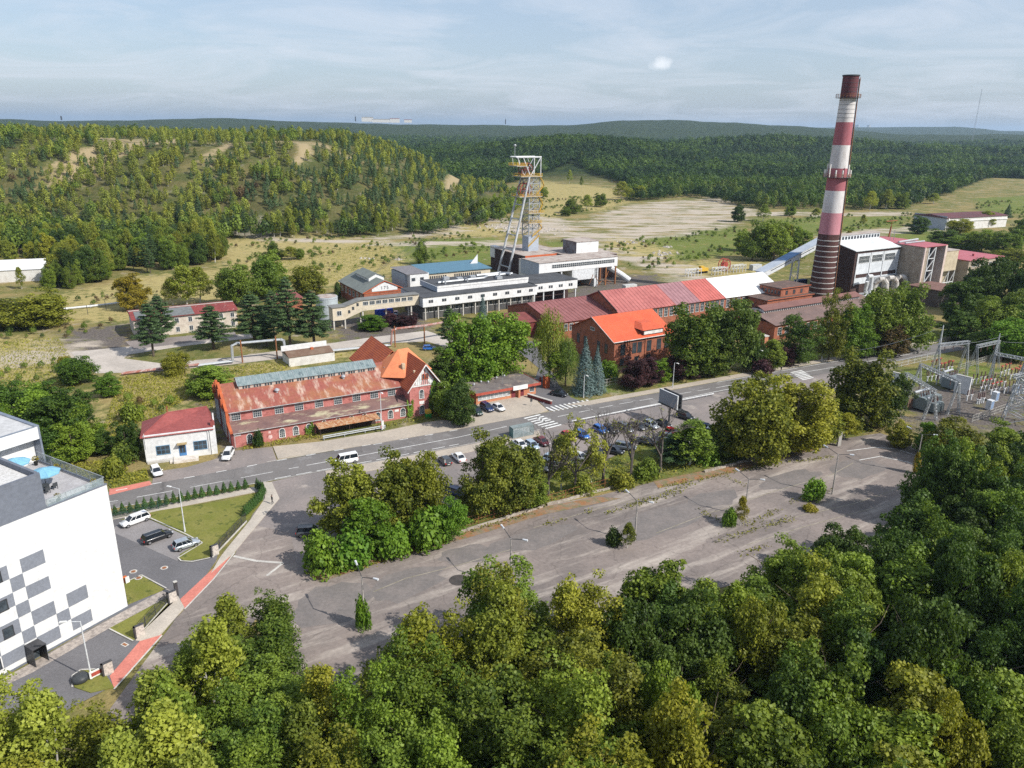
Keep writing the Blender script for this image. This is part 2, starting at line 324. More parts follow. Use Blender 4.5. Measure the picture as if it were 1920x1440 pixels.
# heap: bare dry slopes near its brow, far: dark woodland floor
dd = inside_dist(GX, GY, HEAP); hb = np.clip((wav(GX, GY, 90, 24)-.2)*np.clip((-165-GX)/50, 0, 1), 0, 1)*smooth((dd-60)/60.)*(GY < 1000)
hb = np.maximum(hb, .75*np.exp(-(((GX+190)/90.)**2+((GY-625)/16.)**2))); hb = np.maximum(hb, .8*np.exp(-(((GX+330)/60.)**2+((GY-650)/22.)**2)))
TRACKS = [[tuple(ray(*q)[:2]) for q in pts_] for pts_ in ([(866, 292), (884, 293), (872, 330), (852, 360), (834, 356), (850, 325)], [(880, 287), (910, 292), (960, 318), (1000, 330), (1000, 341), (950, 334), (905, 308)], [(556, 268), (582, 270), (585, 290), (560, 312), (548, 304), (562, 288)])]
for q in TRACKS: hb = np.maximum(hb, np.clip(.6+inside_dist(GX, GY, q)/6, 0, .95))
a = me.attributes.new('heap', 'FLOAT', 'POINT'); a.data.foreach_set('value', np.clip(hb, 0, 1).ravel().astype(np.float32))
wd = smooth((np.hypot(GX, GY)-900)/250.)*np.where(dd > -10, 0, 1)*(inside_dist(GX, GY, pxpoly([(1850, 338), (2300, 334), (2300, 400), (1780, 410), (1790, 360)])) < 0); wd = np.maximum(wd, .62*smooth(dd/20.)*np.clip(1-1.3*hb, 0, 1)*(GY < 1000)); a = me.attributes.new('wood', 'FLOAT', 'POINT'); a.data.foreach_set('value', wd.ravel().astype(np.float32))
def ground_mat():
    m = bpy.data.materials.new('open_ground'); m.use_nodes = True; n = m.node_tree.nodes; l = m.node_tree.links; b = n['Principled BSDF']; b.inputs['Roughness'].default_value = 1; b.inputs['Specular IOR Level'].default_value = .1
    g = n.new('ShaderNodeNewGeometry')
    def noise(s, det=6, ro=.62, st=(1, 1, 1)):
        mpn = n.new('ShaderNodeMapping'); mpn.inputs['Scale'].default_value = st; l.new(g.outputs['Position'], mpn.inputs[0])
        t = n.new('ShaderNodeTexNoise'); t.inputs['Scale'].default_value = s; t.inputs['Detail'].default_value = det; t.inputs['Roughness'].default_value = ro; l.new(mpn.outputs[0], t.inputs['Vector']); return t.outputs[0]
    def mr(s, a, bb, c=0., d=1.):
        q = n.new('ShaderNodeMapRange'); l.new(s, q.inputs[0]); q.inputs[1].default_value = a; q.inputs[2].default_value = bb; q.inputs[3].default_value = c; q.inputs[4].default_value = d; return q.outputs[0]
    def mixc(f, a, bb, mode='MIX'):
        q = n.new('ShaderNodeMix'); q.data_type = 'RGBA'; q.blend_type = mode
        if isinstance(f, (int, float)): q.inputs[0].default_value = f
        else: l.new(f, q.inputs[0])
        for i, v in ((6, a), (7, bb)):
            if isinstance(v, tuple): q.inputs[i].default_value = (*v, 1)
            else: l.new(v, q.inputs[i])
        return q.outputs[2]
    big = noise(.045); mid = noise(.3, 8, .7); fin = noise(1.7, 5, .7)
    col = mixc(mr(mid, .4, .62), (.1, .12, .032), (.2, .18, .065)); col = mixc(mr(big, .45, .6), col, (.27, .21, .09)); col = mixc(mr(noise(.11, 8, .7), .56, .64), col, (.33, .28, .2))
    def masked(nm, ca, cb_, col, src=mid, amp=2.4, soft=.2):
        at_ = n.new('ShaderNodeAttribute'); at_.attribute_name = nm
        s = n.new('ShaderNodeMath'); s.operation = 'MULTIPLY_ADD'; l.new(src, s.inputs[0]); s.inputs[1].default_value = amp; s.inputs[2].default_value = -amp/2
        ad = n.new('ShaderNodeMath'); ad.operation = 'ADD'; l.new(at_.outputs['Fac'], ad.inputs[0]); l.new(s.outputs[0], ad.inputs[1])
        # no mask, no patch
        ml = n.new('ShaderNodeMath'); ml.operation = 'MULTIPLY'; l.new(mr(ad.outputs[0], .5-soft, .5+soft), ml.inputs[0]); l.new(mr(at_.outputs['Fac'], 0., .12), ml.inputs[1])
        return mixc(ml.outputs[0], col, mixc(mr(fin, .38, .64), ca, cb_))
    col = masked('lush', (.1, .15, .026), (.17, .19, .05), col)
    col = masked('dry', (.46, .36, .17), (.28, .25, .09), col)
    col = masked('heap', (.42, .33, .17), (.24, .19, .13), col)
    col = masked('spoil', (.105, .09, .082), (.16, .14, .125), col)
    col = masked('sand', (.52, .45, .37), (.36, .31, .25), col, src=noise(.035, 11, .74, (.8, 2.4, 1)), amp=3.6)
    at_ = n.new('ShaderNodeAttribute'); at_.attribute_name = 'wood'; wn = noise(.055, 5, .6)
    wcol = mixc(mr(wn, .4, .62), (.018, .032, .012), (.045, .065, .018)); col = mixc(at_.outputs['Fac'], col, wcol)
    fm = mr(fin, .3, .7, .72, 1.25); cbn = n.new('ShaderNodeCombineColor'); [l.new(fm, cbn.inputs[i]) for i in range(3)]
    col = mixc(1., col, cbn.outputs[0], 'MULTIPLY'); l.new(col, b.inputs['Base Color'])
    bp = n.new('ShaderNodeBump'); bp.inputs['Strength'].default_value = .7; bp.inputs['Distance'].default_value = .35; l.new(fin, bp.inputs['Height'])
    bp2 = n.new('ShaderNodeBump'); bp2.inputs['Distance'].default_value = 9; l.new(at_.outputs['Fac'], bp2.inputs['Strength']); l.new(wn, bp2.inputs['Height']); l.new(bp.outputs[0], bp2.inputs['Normal']); l.new(bp2.outputs[0], b.inputs['Normal'])
    return m
me.materials.append(ground_mat()); gro = bpy.data.objects.new('ground', me); COL.objects.link(gro); tag(gro, kind='structure')
# ------------------------------------------------------------------ flat sheets
def sheet(name, pts, z, mt, h=0., world=False):
    """a paved area given by its outline; h > 0 gives it a kerb"""
    P = pts if world else [tuple(at(*p)[:2]) for p in pts]
    A = sum(P[i][0]*P[(i+1) % len(P)][1]-P[(i+1) % len(P)][0]*P[i][1] for i in range(len(P)))
    if A < 0: P = P[::-1]
    b = MB()
    if h: b.prism(P, z-.3, z+h)
    else: b.quad(*[(x, y, z) for x, y in P])
    return tag(b.build(name, mt), kind='structure')
def strip(b, pts, w, z, dash=None, gap=0., world=False):
    """painted line or narrow band along a polyline"""
    P = [np.array(p if world else at(*p)[:2], float) for p in pts]; segs = []
    L = [0]+list(np.cumsum([np.linalg.norm(b_-a_) for a_, b_ in zip(P, P[1:])]))
    def pt(s):
        for i in range(len(P)-1):
            if s <= L[i+1]+1e-6: t = (s-L[i])/(L[i+1]-L[i]); return P[i]*(1-t)+P[i+1]*t, (P[i+1]-P[i])/np.linalg.norm(P[i+1]-P[i])
        return P[-1], (P[-1]-P[-2])/np.linalg.norm(P[-1]-P[-2])
    def seg(s0, s1):
        a, d = pt(s0); c, e = pt(s1); n_ = np.array([-d[1], d[0]])*w/2; n2_ = np.array([-e[1], e[0]])*w/2
        b.quad((*(a-n_), z), (*(c-n2_), z), (*(c+n2_), z), (*(a+n_), z))
    if dash:
        s = 0.
        while s < L[-1]: seg(s, min(s+dash, L[-1])); s += dash+gap
    else:
        for i in range(len(P)-1): seg(L[i]+1e-4, L[i+1]-1e-4)
    return b
asph = mat('road_asphalt', (.175, .163, .157), (.145, .136, .132), sc=.12, rough=.9, world=True, c3=(.21, .2, .195), sc3=.3, fine=3.)
asph2 = mat('old_asphalt', (.24, .2, .18), (.16, .138, .128), sc=.06, rough=.93, world=True, c3=(.41, .36, .315), sc3=.11, edge3=(.5, .68), stretch3=(.35, 2.4, 1), fine=1.6)
# streaks on the old lot run along it, so turn the pattern
for nd in asph2.node_tree.nodes:
    if nd.bl_idname == 'ShaderNodeMapping': nd.vector_type = 'TEXTURE'; nd.inputs['Scale'].default_value = tuple(1/q for q in nd.inputs['Scale'].default_value); nd.inputs['Rotation'].default_value = (0, 0, R(32))
def cracked(m, sc, w_=.012, dark=.55):
    n = m.node_tree.nodes; l = m.node_tree.links; bs = n['Principled BSDF']; old = bs.inputs['Base Color'].links[0].from_socket; g = n.new('ShaderNodeNewGeometry')
    ns = n.new('ShaderNodeTexNoise'); ns.inputs['Scale'].default_value = .5; ns.inputs['Detail'].default_value = 6; l.new(g.outputs['Position'], ns.inputs['Vector'])
    vm = n.new('ShaderNodeVectorMath'); vm.operation = 'MULTIPLY_ADD'; l.new(ns.outputs['Color'], vm.inputs[0]); vm.inputs[1].default_value = (2.6, 2.6, 0); l.new(g.outputs['Position'], vm.inputs[2])
    vo = n.new('ShaderNodeTexVoronoi'); vo.feature = 'DISTANCE_TO_EDGE'; vo.inputs['Scale'].default_value = sc; l.new(vm.outputs[0], vo.inputs['Vector'])
    q = n.new('ShaderNodeMapRange'); l.new(vo.outputs['Distance'], q.inputs[0]); q.inputs[1].default_value = 0; q.inputs[2].default_value = w_; q.inputs[3].default_value = dark; q.inputs[4].default_value = 1
    cb_ = n.new('ShaderNodeCombineColor'); [l.new(q.outputs[0], cb_.inputs[i]) for i in range(3)]
    mu = n.new('ShaderNodeMix'); mu.data_type = 'RGBA'; mu.blend_type = 'MULTIPLY'; mu.inputs[0].default_value = 1; l.new(old, mu.inputs[6]); l.new(cb_.outputs[0], mu.inputs[7]); l.new(mu.outputs[2], bs.inputs['Base Color'])
cracked(asph2, .1, .012, .74); cracked(asph, .05, .004, .7)
asph3 = mat('courtyard_asphalt', (.15, .145, .152), (.13, .126, .132), sc=.2, rough=.9, world=True, fine=3.)
asph4 = mat('car_park_asphalt', (.25, .215, .2), (.19, .17, .163), sc=.1, rough=.93, world=True, c3=(.36, .315, .28), sc3=.15, edge3=(.58, .68), fine=2.)
paving = mat('pale_paving', (.42, .365, .3), (.36, .315, .265), sc=.15, rough=.95, world=True, c3=(.22, .2, .17), sc3=.35, edge3=(.68, .76), fine=2.5)
walk = mat('pavement_blocks', (.47, .42, .36), (.4, .36, .31), sc=.3, rough=.95, world=True, fine=4.)
bays = mat('grey_bay_blocks', (.25, .235, .235), (.22, .205, .205), sc=.3, rough=.95, world=True, fine=4.)
redway = mat('red_cycle_path', (.56, .2, .155), (.5, .17, .135), sc=.4, rough=.9, world=True, fine=3.)
cobble = mat('rough_cobbles', (.4, .35, .31), (.24, .21, .19), sc=1.6, rough=.95, world=True, fine=5.)
paint = mat('road_paint', (.72, .72, .7), (.55, .55, .53), sc=1., rough=.8, world=True)
lawnm = mat('mown_lawn', (.15, .16, .03), (.2, .19, .05), sc=.25, rough=1, world=True, c3=(.085, .105, .02), sc3=.5, fine=3., bump=.3)
grassm = mat('rough_grass', (.1, .13, .025), (.17, .17, .045), sc=.4, rough=1, world=True, c3=(.3, .23, .1), sc3=.5, edge3=(.58, .7), fine=2.5, bump=.5)
leafred = mat('rusty_leaf_litter', (.28, .14, .065), (.24, .19, .14), sc=.5, rough=1, world=True, c3=(.17, .16, .09), sc3=.7, edge3=(.48, .6), fine=3.)
road_far = [(60, 946), (150, 932), (286, 908), (400, 887), (500, 868), (600, 850), (700, 833), (860, 805), (985, 781), (1100, 760), (1160, 750), (1345, 716), (1435, 699), (1542, 680), (1659, 661), (1729, 649), (1809, 634), (1930, 612)]
road_near = [(60, 980), (150, 964), (210, 953), (350, 928), (490, 904), (602, 883), (700, 866), (860, 836), (1016, 804), (1105, 785), (1160, 774), (1345, 736), (1460, 713), (1550, 700), (1661, 681), (1747, 666), (1813, 655), (1930, 636)]
# broad paved areas, lowest first
sheet('yard_asphalt', [(438, 1045), (500, 905), (602, 882), (860, 834), (1016, 802), (1180, 770), (1345, 734), (1560, 698), (1660, 690), (1660, 712), (1560, 735), (1500, 775), (1320, 812), (1200, 832), (1140, 860), (1000, 892), (880, 905), (840, 960), (700, 1005), (560, 1080), (480, 1120)], .01, asph4)
sheet('abandoned_lot', [(195, 1345), (330, 1160), (440, 1040), (480, 985), (545, 1000), (560, 1075), (590, 1078), (740, 1025), (880, 992), (1010, 950), (1120, 930), (1220, 905), (1370, 872), (1450, 850), (1560, 826), (1650, 812), (1705, 830), (1762, 862), (1745, 900), (1760, 1000), (1520, 1060), (1200, 1140), (900, 1260), (700, 1300), (560, 1260), (480, 1160), (420, 1250), (300, 1400)], .025, asph2)
sheet('roadside_verge', [(880, 965), (1000, 900), (1140, 862), (1200, 835), (1320, 812), (1500, 778), (1600, 760), (1640, 808), (1555, 824), (1370, 868), (1220, 900), (1120, 925), (1000, 948), (885, 985)], .035, grassm, .03)
sheet('leaf_strewn_verge', [(585, 1082), (740, 1028), (880, 992), (1010, 952), (1120, 932), (1165, 935), (1020, 965), (880, 1008), (745, 1045), (600, 1092)], .045, leafred)
sheet('leaf_strewn_edge', [(1225, 903), (1370, 872), (1450, 850), (1555, 826), (1545, 838), (1455, 866), (1370, 888), (1300, 902), (1235, 916)], .045, leafred)
sheet('shed_forecourt', [(283, 919), (289, 885), (350, 876), (400, 862), (440, 845), (510, 838), (523, 874)], .03, asph4)
sheet('gate_drive', [(995, 738), (1010, 690), (1030, 690), (1048, 722), (1070, 745), (1105, 758), (1030, 771), (1012, 755)], .03, asph3)
sheet('north_pavement', [(521, 861), (512, 838), (600, 829), (660, 819), (720, 809), (797, 793), (870, 783), (885, 778), (897, 757), (1000, 738), (1010, 756), (1027, 770), (985, 781), (860, 805), (700, 833)], .02, paving, .11)
sheet('east_pavement', [(1060, 760), (1105, 752), (1345, 709), (1542, 674), (1800, 628), (1809, 633), (1729, 648), (1542, 679), (1345, 715), (1160, 749), (1104, 760)], .02, paving, .11)
sheet('south_pavement', [(610, 884), (700, 868), (860, 839), (1010, 808), (1014, 818), (870, 850), (700, 882), (612, 900)], .02, paving, .11)
sheet('main_road', road_far+road_near[::-1], .05, asph)
mk_ = MB()
strip(mk_, road_far[1:7], .22, .062, 1.9, 4.1-.2)
strip(mk_, [(700, 834), (860, 806)], .22, .062, 1.9, 3.9)
strip(mk_, [(150, 951), (290, 927), (560, 876)], .15, .062, 6, 3)
strip(mk_, [(575, 873), (700, 850), (860, 820), (950, 800)], .18, .062)
strip(mk_, [(1005, 790), (1160, 758), (1345, 727)], .16, .062, 4, 2)
strip(mk_, [(1345, 727), (1460, 706), (1545, 692), (1661, 672), (1729, 660)], .18, .062)
strip(mk_, [(515, 898), (602, 882), (700, 864), (860, 833)], .2, .062, 3, 1)
strip(mk_, [(1105, 783), (1160, 772), (1345, 734), (1460, 712)], .2, .062)
strip(mk_, [(1345, 717), (1435, 701), (1542, 682), (1659, 663)], .18, .062)
for i in range(7):   # zebra over the road
    q = at(983+i*6.5, 785+i*3.2)[:2]; d = at(1012, 778)[:2]-at(983, 785)[:2]; d /= np.linalg.norm(d); strip(mk_, [q, q+d*4.6], .55, .062, world=True)
for i in range(10):  # zebra over the gate drive
    a_ = at(1024+i*8.3, 764-i*1.55)[:2]; b_ = at(1040+i*8.3, 771.5-i*1.55)[:2]; strip(mk_, [a_, b_], .55, .075, world=True)
strip(mk_, [(1018, 756), (1035, 753)], .45, .075); strip(mk_, [(1008, 783), (1021, 791)], .45, .062); strip(mk_, [(962, 802), (968, 805)], .4, .062)
for i in range(7):
    q = at(1483+i*3.4, 699+i*2.3)[:2]; d = at(1512, 693)[:2]-at(1483, 699)[:2]; d /= np.linalg.norm(d); strip(mk_, [q, q+d*4.6], .5, .062, world=True)
strip(mk_, [(1588, 846), (1640, 839), (1680, 842), (1720, 855), (1745, 870)], .2, .05); strip(mk_, [(1611, 863), (1650, 856), (1700, 866), (1740, 882)], .2, .05)
strip(mk_, [(1722, 868), (1742, 880)], .2, .05); strip(mk_, [(1728, 864), (1746, 874)], .2, .05)
tag(mk_.build('road_markings', paint), kind='structure')
kb = MB(); strip(kb, [(x, y+1) for x, y in road_near[2:9]], .2, .09); strip(kb, [(x, y-1) for x, y in road_far[4:10]], .2, .09); strip(kb, [(438, 1043), (480, 1052), (531, 1056)], .5, .05); strip(kb, [(531, 1056), (500, 1080)], .4, .05)
tag(kb.build('kerb', lightconc), kind='structure')
# faint old bay lines and cracks on the lot
ck = MB()
for pts in ([(1340, 960), (1440, 925), (1560, 890), (1600, 868)], [(1340, 1017), (1480, 972), (1600, 945), (1680, 918)], [(700, 1110), (760, 1085), (860, 1060), (960, 1030)], [(1230, 1000), (1340, 958)], [(1400, 1022), (1500, 990), (1640, 952)], [(1000, 990), (1100, 960), (1240, 925), (1350, 893)]):
    strip(ck, pts, .16, .04)
tag(ck.build('cracks_in_lot', mat('pale_crack', (.34, .3, .24), (.2, .18, .12), sc=.6, world=True)), kind='structure')
pt = MB()
for pi_, (cx0, cy0, w_, h_, a_) in enumerate(((1000, 1010, 9, 3, 30), (1240, 975, 12, 4, 32), (760, 1095, 7, 4, 40), (1480, 900, 8, 3, 28), (1610, 880, 7, 4, 30), (880, 1040, 5, 3, 20), (1340, 935, 6, 3, 31), (620, 1130, 6, 5, 50))):
    q = at(cx0, cy0)[:2]; n_ = 18; rr_ = np.random.default_rng(cx0); P_ = []
    for k in range(n_):
        t = 6.283*k/n_; r_ = rr_.uniform(.75, 1.1); x, y = w_*r_*math.cos(t), h_*r_*math.sin(t); ca, sa = math.cos(R(a_)), math.sin(R(a_)); P_.append((q[0]+x*ca-y*sa, q[1]+x*sa+y*ca, .029+.0015*pi_))
    pt.quad(*P_)
tag(pt.build('asphalt_patch', mat('darker_asphalt_patch', (.165, .148, .14), (.2, .175, .163), sc=.3, world=True)), kind='structure')
# white block's grounds
sheet('courtyard', [(100, 985), (210, 972), (350, 960), (420, 1000), (405, 1052), (330, 1160), (205, 1290), (100, 1345), (-40, 1330), (20, 1265), (240, 1140)], .03, asph3)
sheet('parking_bays', [(205, 995), (222, 985), (275, 968), (350, 1003), (380, 1020), (350, 1040), (332, 1052), (215, 1000)], .045, bays)
sheet('lawn', [(226, 975), (300, 958), (420, 940), (482, 925), (494, 940), (470, 968), (418, 1010), (392, 1046), (348, 1053), (336, 1048), (338, 1040), (378, 1018), (276, 972)], .03, lawnm, .1)
sheet('lawn_patch', [(232, 1092), (265, 1080), (309, 1106), (240, 1134)], .03, lawnm, .1)
sheet('lawn_patch', [(204, 1180), (320, 1118), (328, 1128), (252, 1200), (246, 1202)], .03, lawnm, .1)
sheet('lawn_patch', [(136, 1270), (150, 1260), (175, 1256), (196, 1262), (214, 1290), (170, 1300), (140, 1290)], .03, lawnm, .1)
sheet('cobbled_path', [(240, 1142), (312, 1104), (328, 1112), (204, 1179), (60, 1262), (-20, 1300), (-20, 1285), (54, 1247)], .05, cobble)
sheet('footway', [(494, 905), (510, 905), (524, 935), (488, 978), (438, 1038), (396, 1075), (412, 1047), (425, 1030), (470, 975), (497, 935)], .03, walk, .1)
sheet('footway', [(322, 1128), (330, 1112), (346, 1140), (300, 1192), (262, 1203), (254, 1202), (300, 1150)], .03, walk, .1)
sheet('cycle_crossing', [(438, 1036), (398, 1068), (338, 1124), (346, 1142), (400, 1085)], .065, redway)
sheet('cycle_crossing', [(304, 1190), (262, 1203), (206, 1268), (214, 1292), (260, 1243)], .065, redway)
sheet('roadside_red_path', [(205, 929), (286, 909), (280, 902), (205, 917)], .06, redway)
sheet('grass_strip', [(203, 910), (205, 898), (275, 881), (279, 902), (210, 917)], .03, grassm, .1)
sheet('hedge_bed', [(150, 972), (212, 962), (350, 938), (486, 912), (484, 922), (350, 948), (215, 974), (150, 984)], .04, walk, .06)
wk = MB(); strip(wk, [(312, 1104), (265, 1079), (234, 1094)], .2, .15); strip(wk, [(275, 969), (350, 1003), (380, 1019), (350, 1037), (334, 1047), (340, 1053), (362, 1054), (394, 1047)], .22, .15); strip(wk, [(440, 1037), (400, 1087), (346, 1143)], .22, .08); strip(wk, [(304, 1192), (214, 1293)], .22, .08); strip(wk, [(205, 1180), (250, 1203)], .2, .15); strip(wk, [(136, 1290), (136, 1268), (152, 1257), (180, 1256)], .2, .15)
tag(wk.build('kerb', lightconc), kind='structure')
# mine side: concrete service road and tracks
service = mat('worn_concrete_road', (.47, .42, .37), (.38, .34, .3), sc=.12, rough=.95, world=True, c3=(.28, .25, .21), sc3=.3, edge3=(.6, .7), fine=1.5)
sheet('service_road', [(132, 660), (260, 648), (300, 640), (470, 625), (480, 633), (350, 648), (240, 665), (232, 672), (300, 681), (430, 670), (540, 655), (700, 632), (800, 620), (860, 640), (900, 655), (890, 668), (800, 640), (700, 645), (560, 668), (430, 684), (270, 698), (180, 700), (150, 678)], .01, service)
sheet('service_road', [(950, 640), (1010, 690), (1030, 690), (1000, 640)], .012, asph3)
sheet('old_building_forecourt', [(235, 640), (440, 622), (445, 632), (250, 655)], .02, asph4)
# ------------------------------------------------------------------ foliage
def leaf_mat(name, dark, light, trans=.3, rough=.55):
    """leaf colour: object colour tint x variation per tree and per leaf"""
    m = bpy.data.materials.new(name); m.use_nodes = True; n = m.node_tree.nodes; l = m.node_tree.links; n.clear()
    o = n.new('ShaderNodeOutputMaterial'); at_ = n.new('ShaderNodeAttribute'); at_.attribute_name = 'rnd'; oi = n.new('ShaderNodeObjectInfo')
    g = n.new('ShaderNodeNewGeometry'); t = n.new('ShaderNodeTexNoise'); t.inputs['Scale'].default_value = .35; t.inputs['Detail'].default_value = 3; l.new(g.outputs['Position'], t.inputs['Vector'])
    def ma(op, a, b, c=None):
        q = n.new('ShaderNodeMath'); q.operation = op
        for i, v in enumerate((a, b, c)):
            if v is None: continue
            if isinstance(v, (int, float)): q.inputs[i].default_value = v
            else: l.new(v, q.inputs[i])
        return q.outputs[0]
    fac = ma('ADD', ma('MULTIPLY', at_.outputs['Fac'], .5), ma('MULTIPLY_ADD', t.outputs[0], 1.1, -.3)); fac = ma('ADD', fac, ma('MULTIPLY_ADD', oi.outputs['Random'], .5, -.25))
    mx_ = n.new('ShaderNodeMix'); mx_.data_type = 'RGBA'; mx_.clamp_factor = True; l.new(fac, mx_.inputs[0]); mx_.inputs[6].default_value = (*dark, 1); mx_.inputs[7].default_value = (*light, 1)
    mu = n.new('ShaderNodeMix'); mu.data_type = 'RGBA'; mu.blend_type = 'MULTIPLY'; mu.inputs[0].default_value = 1; l.new(mx_.outputs[2], mu.inputs[6]); l.new(oi.outputs['Color'], mu.inputs[7])
    d = n.new('ShaderNodeBsdfPrincipled'); d.inputs['Roughness'].default_value = rough; d.inputs['Specular IOR Level'].default_value = .25; l.new(mu.outputs[2], d.inputs['Base Color'])
    tr = n.new('ShaderNodeBsdfTranslucent'); tc_ = n.new('ShaderNodeMix'); tc_.data_type = 'RGBA'; tc_.blend_type = 'MULTIPLY'; tc_.inputs[0].default_value = 1; l.new(mu.outputs[2], tc_.inputs[6]); tc_.inputs[7].default_value = (1.25, 1.3, .55, 1); l.new(tc_.outputs[2], tr.inputs[0])
    ms = n.new('ShaderNodeMixShader'); ms.inputs[0].default_value = trans; l.new(d.outputs[0], ms.inputs[1]); l.new(tr.outputs[0], ms.inputs[2]); l.new(ms.outputs[0], o.inputs[0])
    _mats[name] = m; return m
LM = dict(green=leaf_mat('green_leaves', (.042, .082, .012), (.24, .315, .042)), olive=leaf_mat('olive_leaves', (.055, .078, .012), (.34, .345, .042)),
          bright=leaf_mat('bright_green_leaves', (.05, .12, .01), (.2, .32, .035)), deep=leaf_mat('deep_green_leaves', (.022, .05, .01), (.11, .17, .03)),
          pine=leaf_mat('pine_needles', (.028, .06, .022), (.095, .15, .05), .12), blue=leaf_mat('blue_spruce_needles', (.045, .08, .075), (.16, .23, .22), .1),
          purple=leaf_mat('purple_leaves', (.022, .011, .014), (.09, .036, .045), .2), yellow=leaf_mat('yellowing_leaves', (.13, .11, .012), (.42, .35, .04), .35),
          birch=leaf_mat('birch_leaves', (.11, .145, .02), (.38, .41, .07), .35), thuja=leaf_mat('hedge_needles', (.022, .06, .01), (.06, .13, .025), .1),
          brown=leaf_mat('reddish_brown_leaves', (.06, .04, .018), (.15, .1, .04), .2))
def lf(P, Nn, size, rg, asp=.75, up=None):
    """leaf-sized quads at P facing about Nn"""
    n = len(P); Nn = Nn/np.maximum(np.linalg.norm(Nn, axis=1, keepdims=True), 1e-6)
    a = rg.normal(size=(n, 3)) if up is None else np.tile(np.array(up, float), (n, 1))+rg.normal(size=(n, 3))*.25
    a -= (a*Nn).sum(1, keepdims=True)*Nn; a /= np.maximum(np.linalg.norm(a, axis=1, keepdims=True), 1e-6); b = np.cross(Nn, a)
    s = (size*rg.uniform(.6, 1.35, n))[:, None]; a = a*s*.5; b = b*s*.5*asp
    return np.stack([P-a*.9-b*.35, P+b*1.0-a*.1, P+a*1.05+b*.1, P-b*1.0+a*.15], 1)
def dirs(n, rg, zmin=-.6):
    v = rg.normal(size=(n*3, 3)); v /= np.linalg.norm(v, axis=1, keepdims=True); v = v[v[:, 2] > zmin]; return v[:n]
def puffs(C, pr, per, size, rg, upb=.35, jit=.55, flat=1.):
    L = []
    for c, r in zip(C, pr):
        k = max(6, int(per*(r/np.mean(pr))**2)); d = dirs(k, rg, -.75); k = len(d)
        rr = r*rg.uniform(.55, 1.08, k)[:, None]; P = c+d*rr*[1, 1, flat]
        L.append(lf(P, d+rg.normal(size=(k, 3))*jit+[0, 0, upb], size, rg))
    return np.concatenate(L)
def broad(h, rad, base, npf, per, size, seed, squash=1., lobes=0, top=1.):
    """crown of leaf clumps: a few leaders make an uneven top, the lower skirt stays wide"""
    rg = np.random.default_rng(seed); hh = h-base; t = rg.uniform(0, 1, npf)**.9; a_ = rg.uniform(0, 6.28, npf)
    prof = np.where(t < .4, .72+.7*t, np.sqrt(np.clip(1-((t-.4)/.62)**2.2, 0, 1)))
    nl = 5; la = rg.uniform(0, 6.28, nl); lr = rg.uniform(.25, .6, nl)*rad; lh = rg.uniform(.72, 1., nl)
    q = rg.uniform(.3, .93, npf)**.55; w = 1+.16*np.sin(a_*3+seed)+.1*np.sin(a_*5+2*seed+t*4)
    X = rad*.84*prof*q*w*np.cos(a_); Y = rad*.84*prof*q*w*np.sin(a_); Z = t*hh*.9
    k = rg.integers(0, nl, npf); up = t > .5; X = np.where(up, X*.55+lr[k]*np.cos(la[k]), X); Y = np.where(up, Y*.55+lr[k]*np.sin(la[k]), Y); Z = np.where(up, Z*lh[k]*top, Z)
    C = np.stack([X, Y, base+Z], 1); pr = rad*rg.uniform(.13, .3, npf)*(1-.25*t)
    return puffs(C, pr, per, size, rg, flat=.85, jit=.7)
def limbs(h, base, rad, seed, r0=.28, n=9, lean=.0):
    rg = np.random.default_rng(seed+50); b = MB(); top = (lean*h*.3, 0, h*.72); b.tube((0, 0, -.2), (lean, 0, base*.9), r0, r0*.75, 7); b.tube((lean, 0, base*.9), top, r0*.75, r0*.2, 6)
    for i in range(n):
        z = base*.8+(h*.62-base*.8)*i/n; t = 2.4*i+rg.uniform(0, 1); l_ = rad*rg.uniform(.6, .9); p = (lean*z/h, 0, z); q = (math.cos(t)*l_*.6, math.sin(t)*l_*.6, z+l_*.45); b.tube(p, q, r0*.38, r0*.2, 5)
        b.tube(q, (math.cos(t+.2)*l_, math.sin(t+.2)*l_, z+l_*.8), r0*.2, r0*.08, 4)
    return b
PROTO = {}
def mk(kind, Q, trunk, tm, lm, h, rad):
    h = float(np.percentile(Q[..., 2], 99.8)); rad = .5*(rad+float(np.percentile(np.hypot(Q[..., 0], Q[..., 1]), 96)))
    if kind[:4] == 'bare': h = max(q[2] for q in trunk.v)*.97; rad = float(np.percentile([math.hypot(q[0], q[1]) for q in trunk.v], 95))
    PROTO[kind] = dict(crown=npmesh('crown', Q.reshape(-1, 3), len(Q), [lm], rnd=np.random.default_rng(len(Q)).uniform(0, 1, len(Q))), trunk=None, h=h, r=rad)
    me = bpy.data.meshes.new('trunk'); me.from_pydata(trunk.v, [], trunk.f); me.materials.append(tm); PROTO[kind]['trunk'] = me
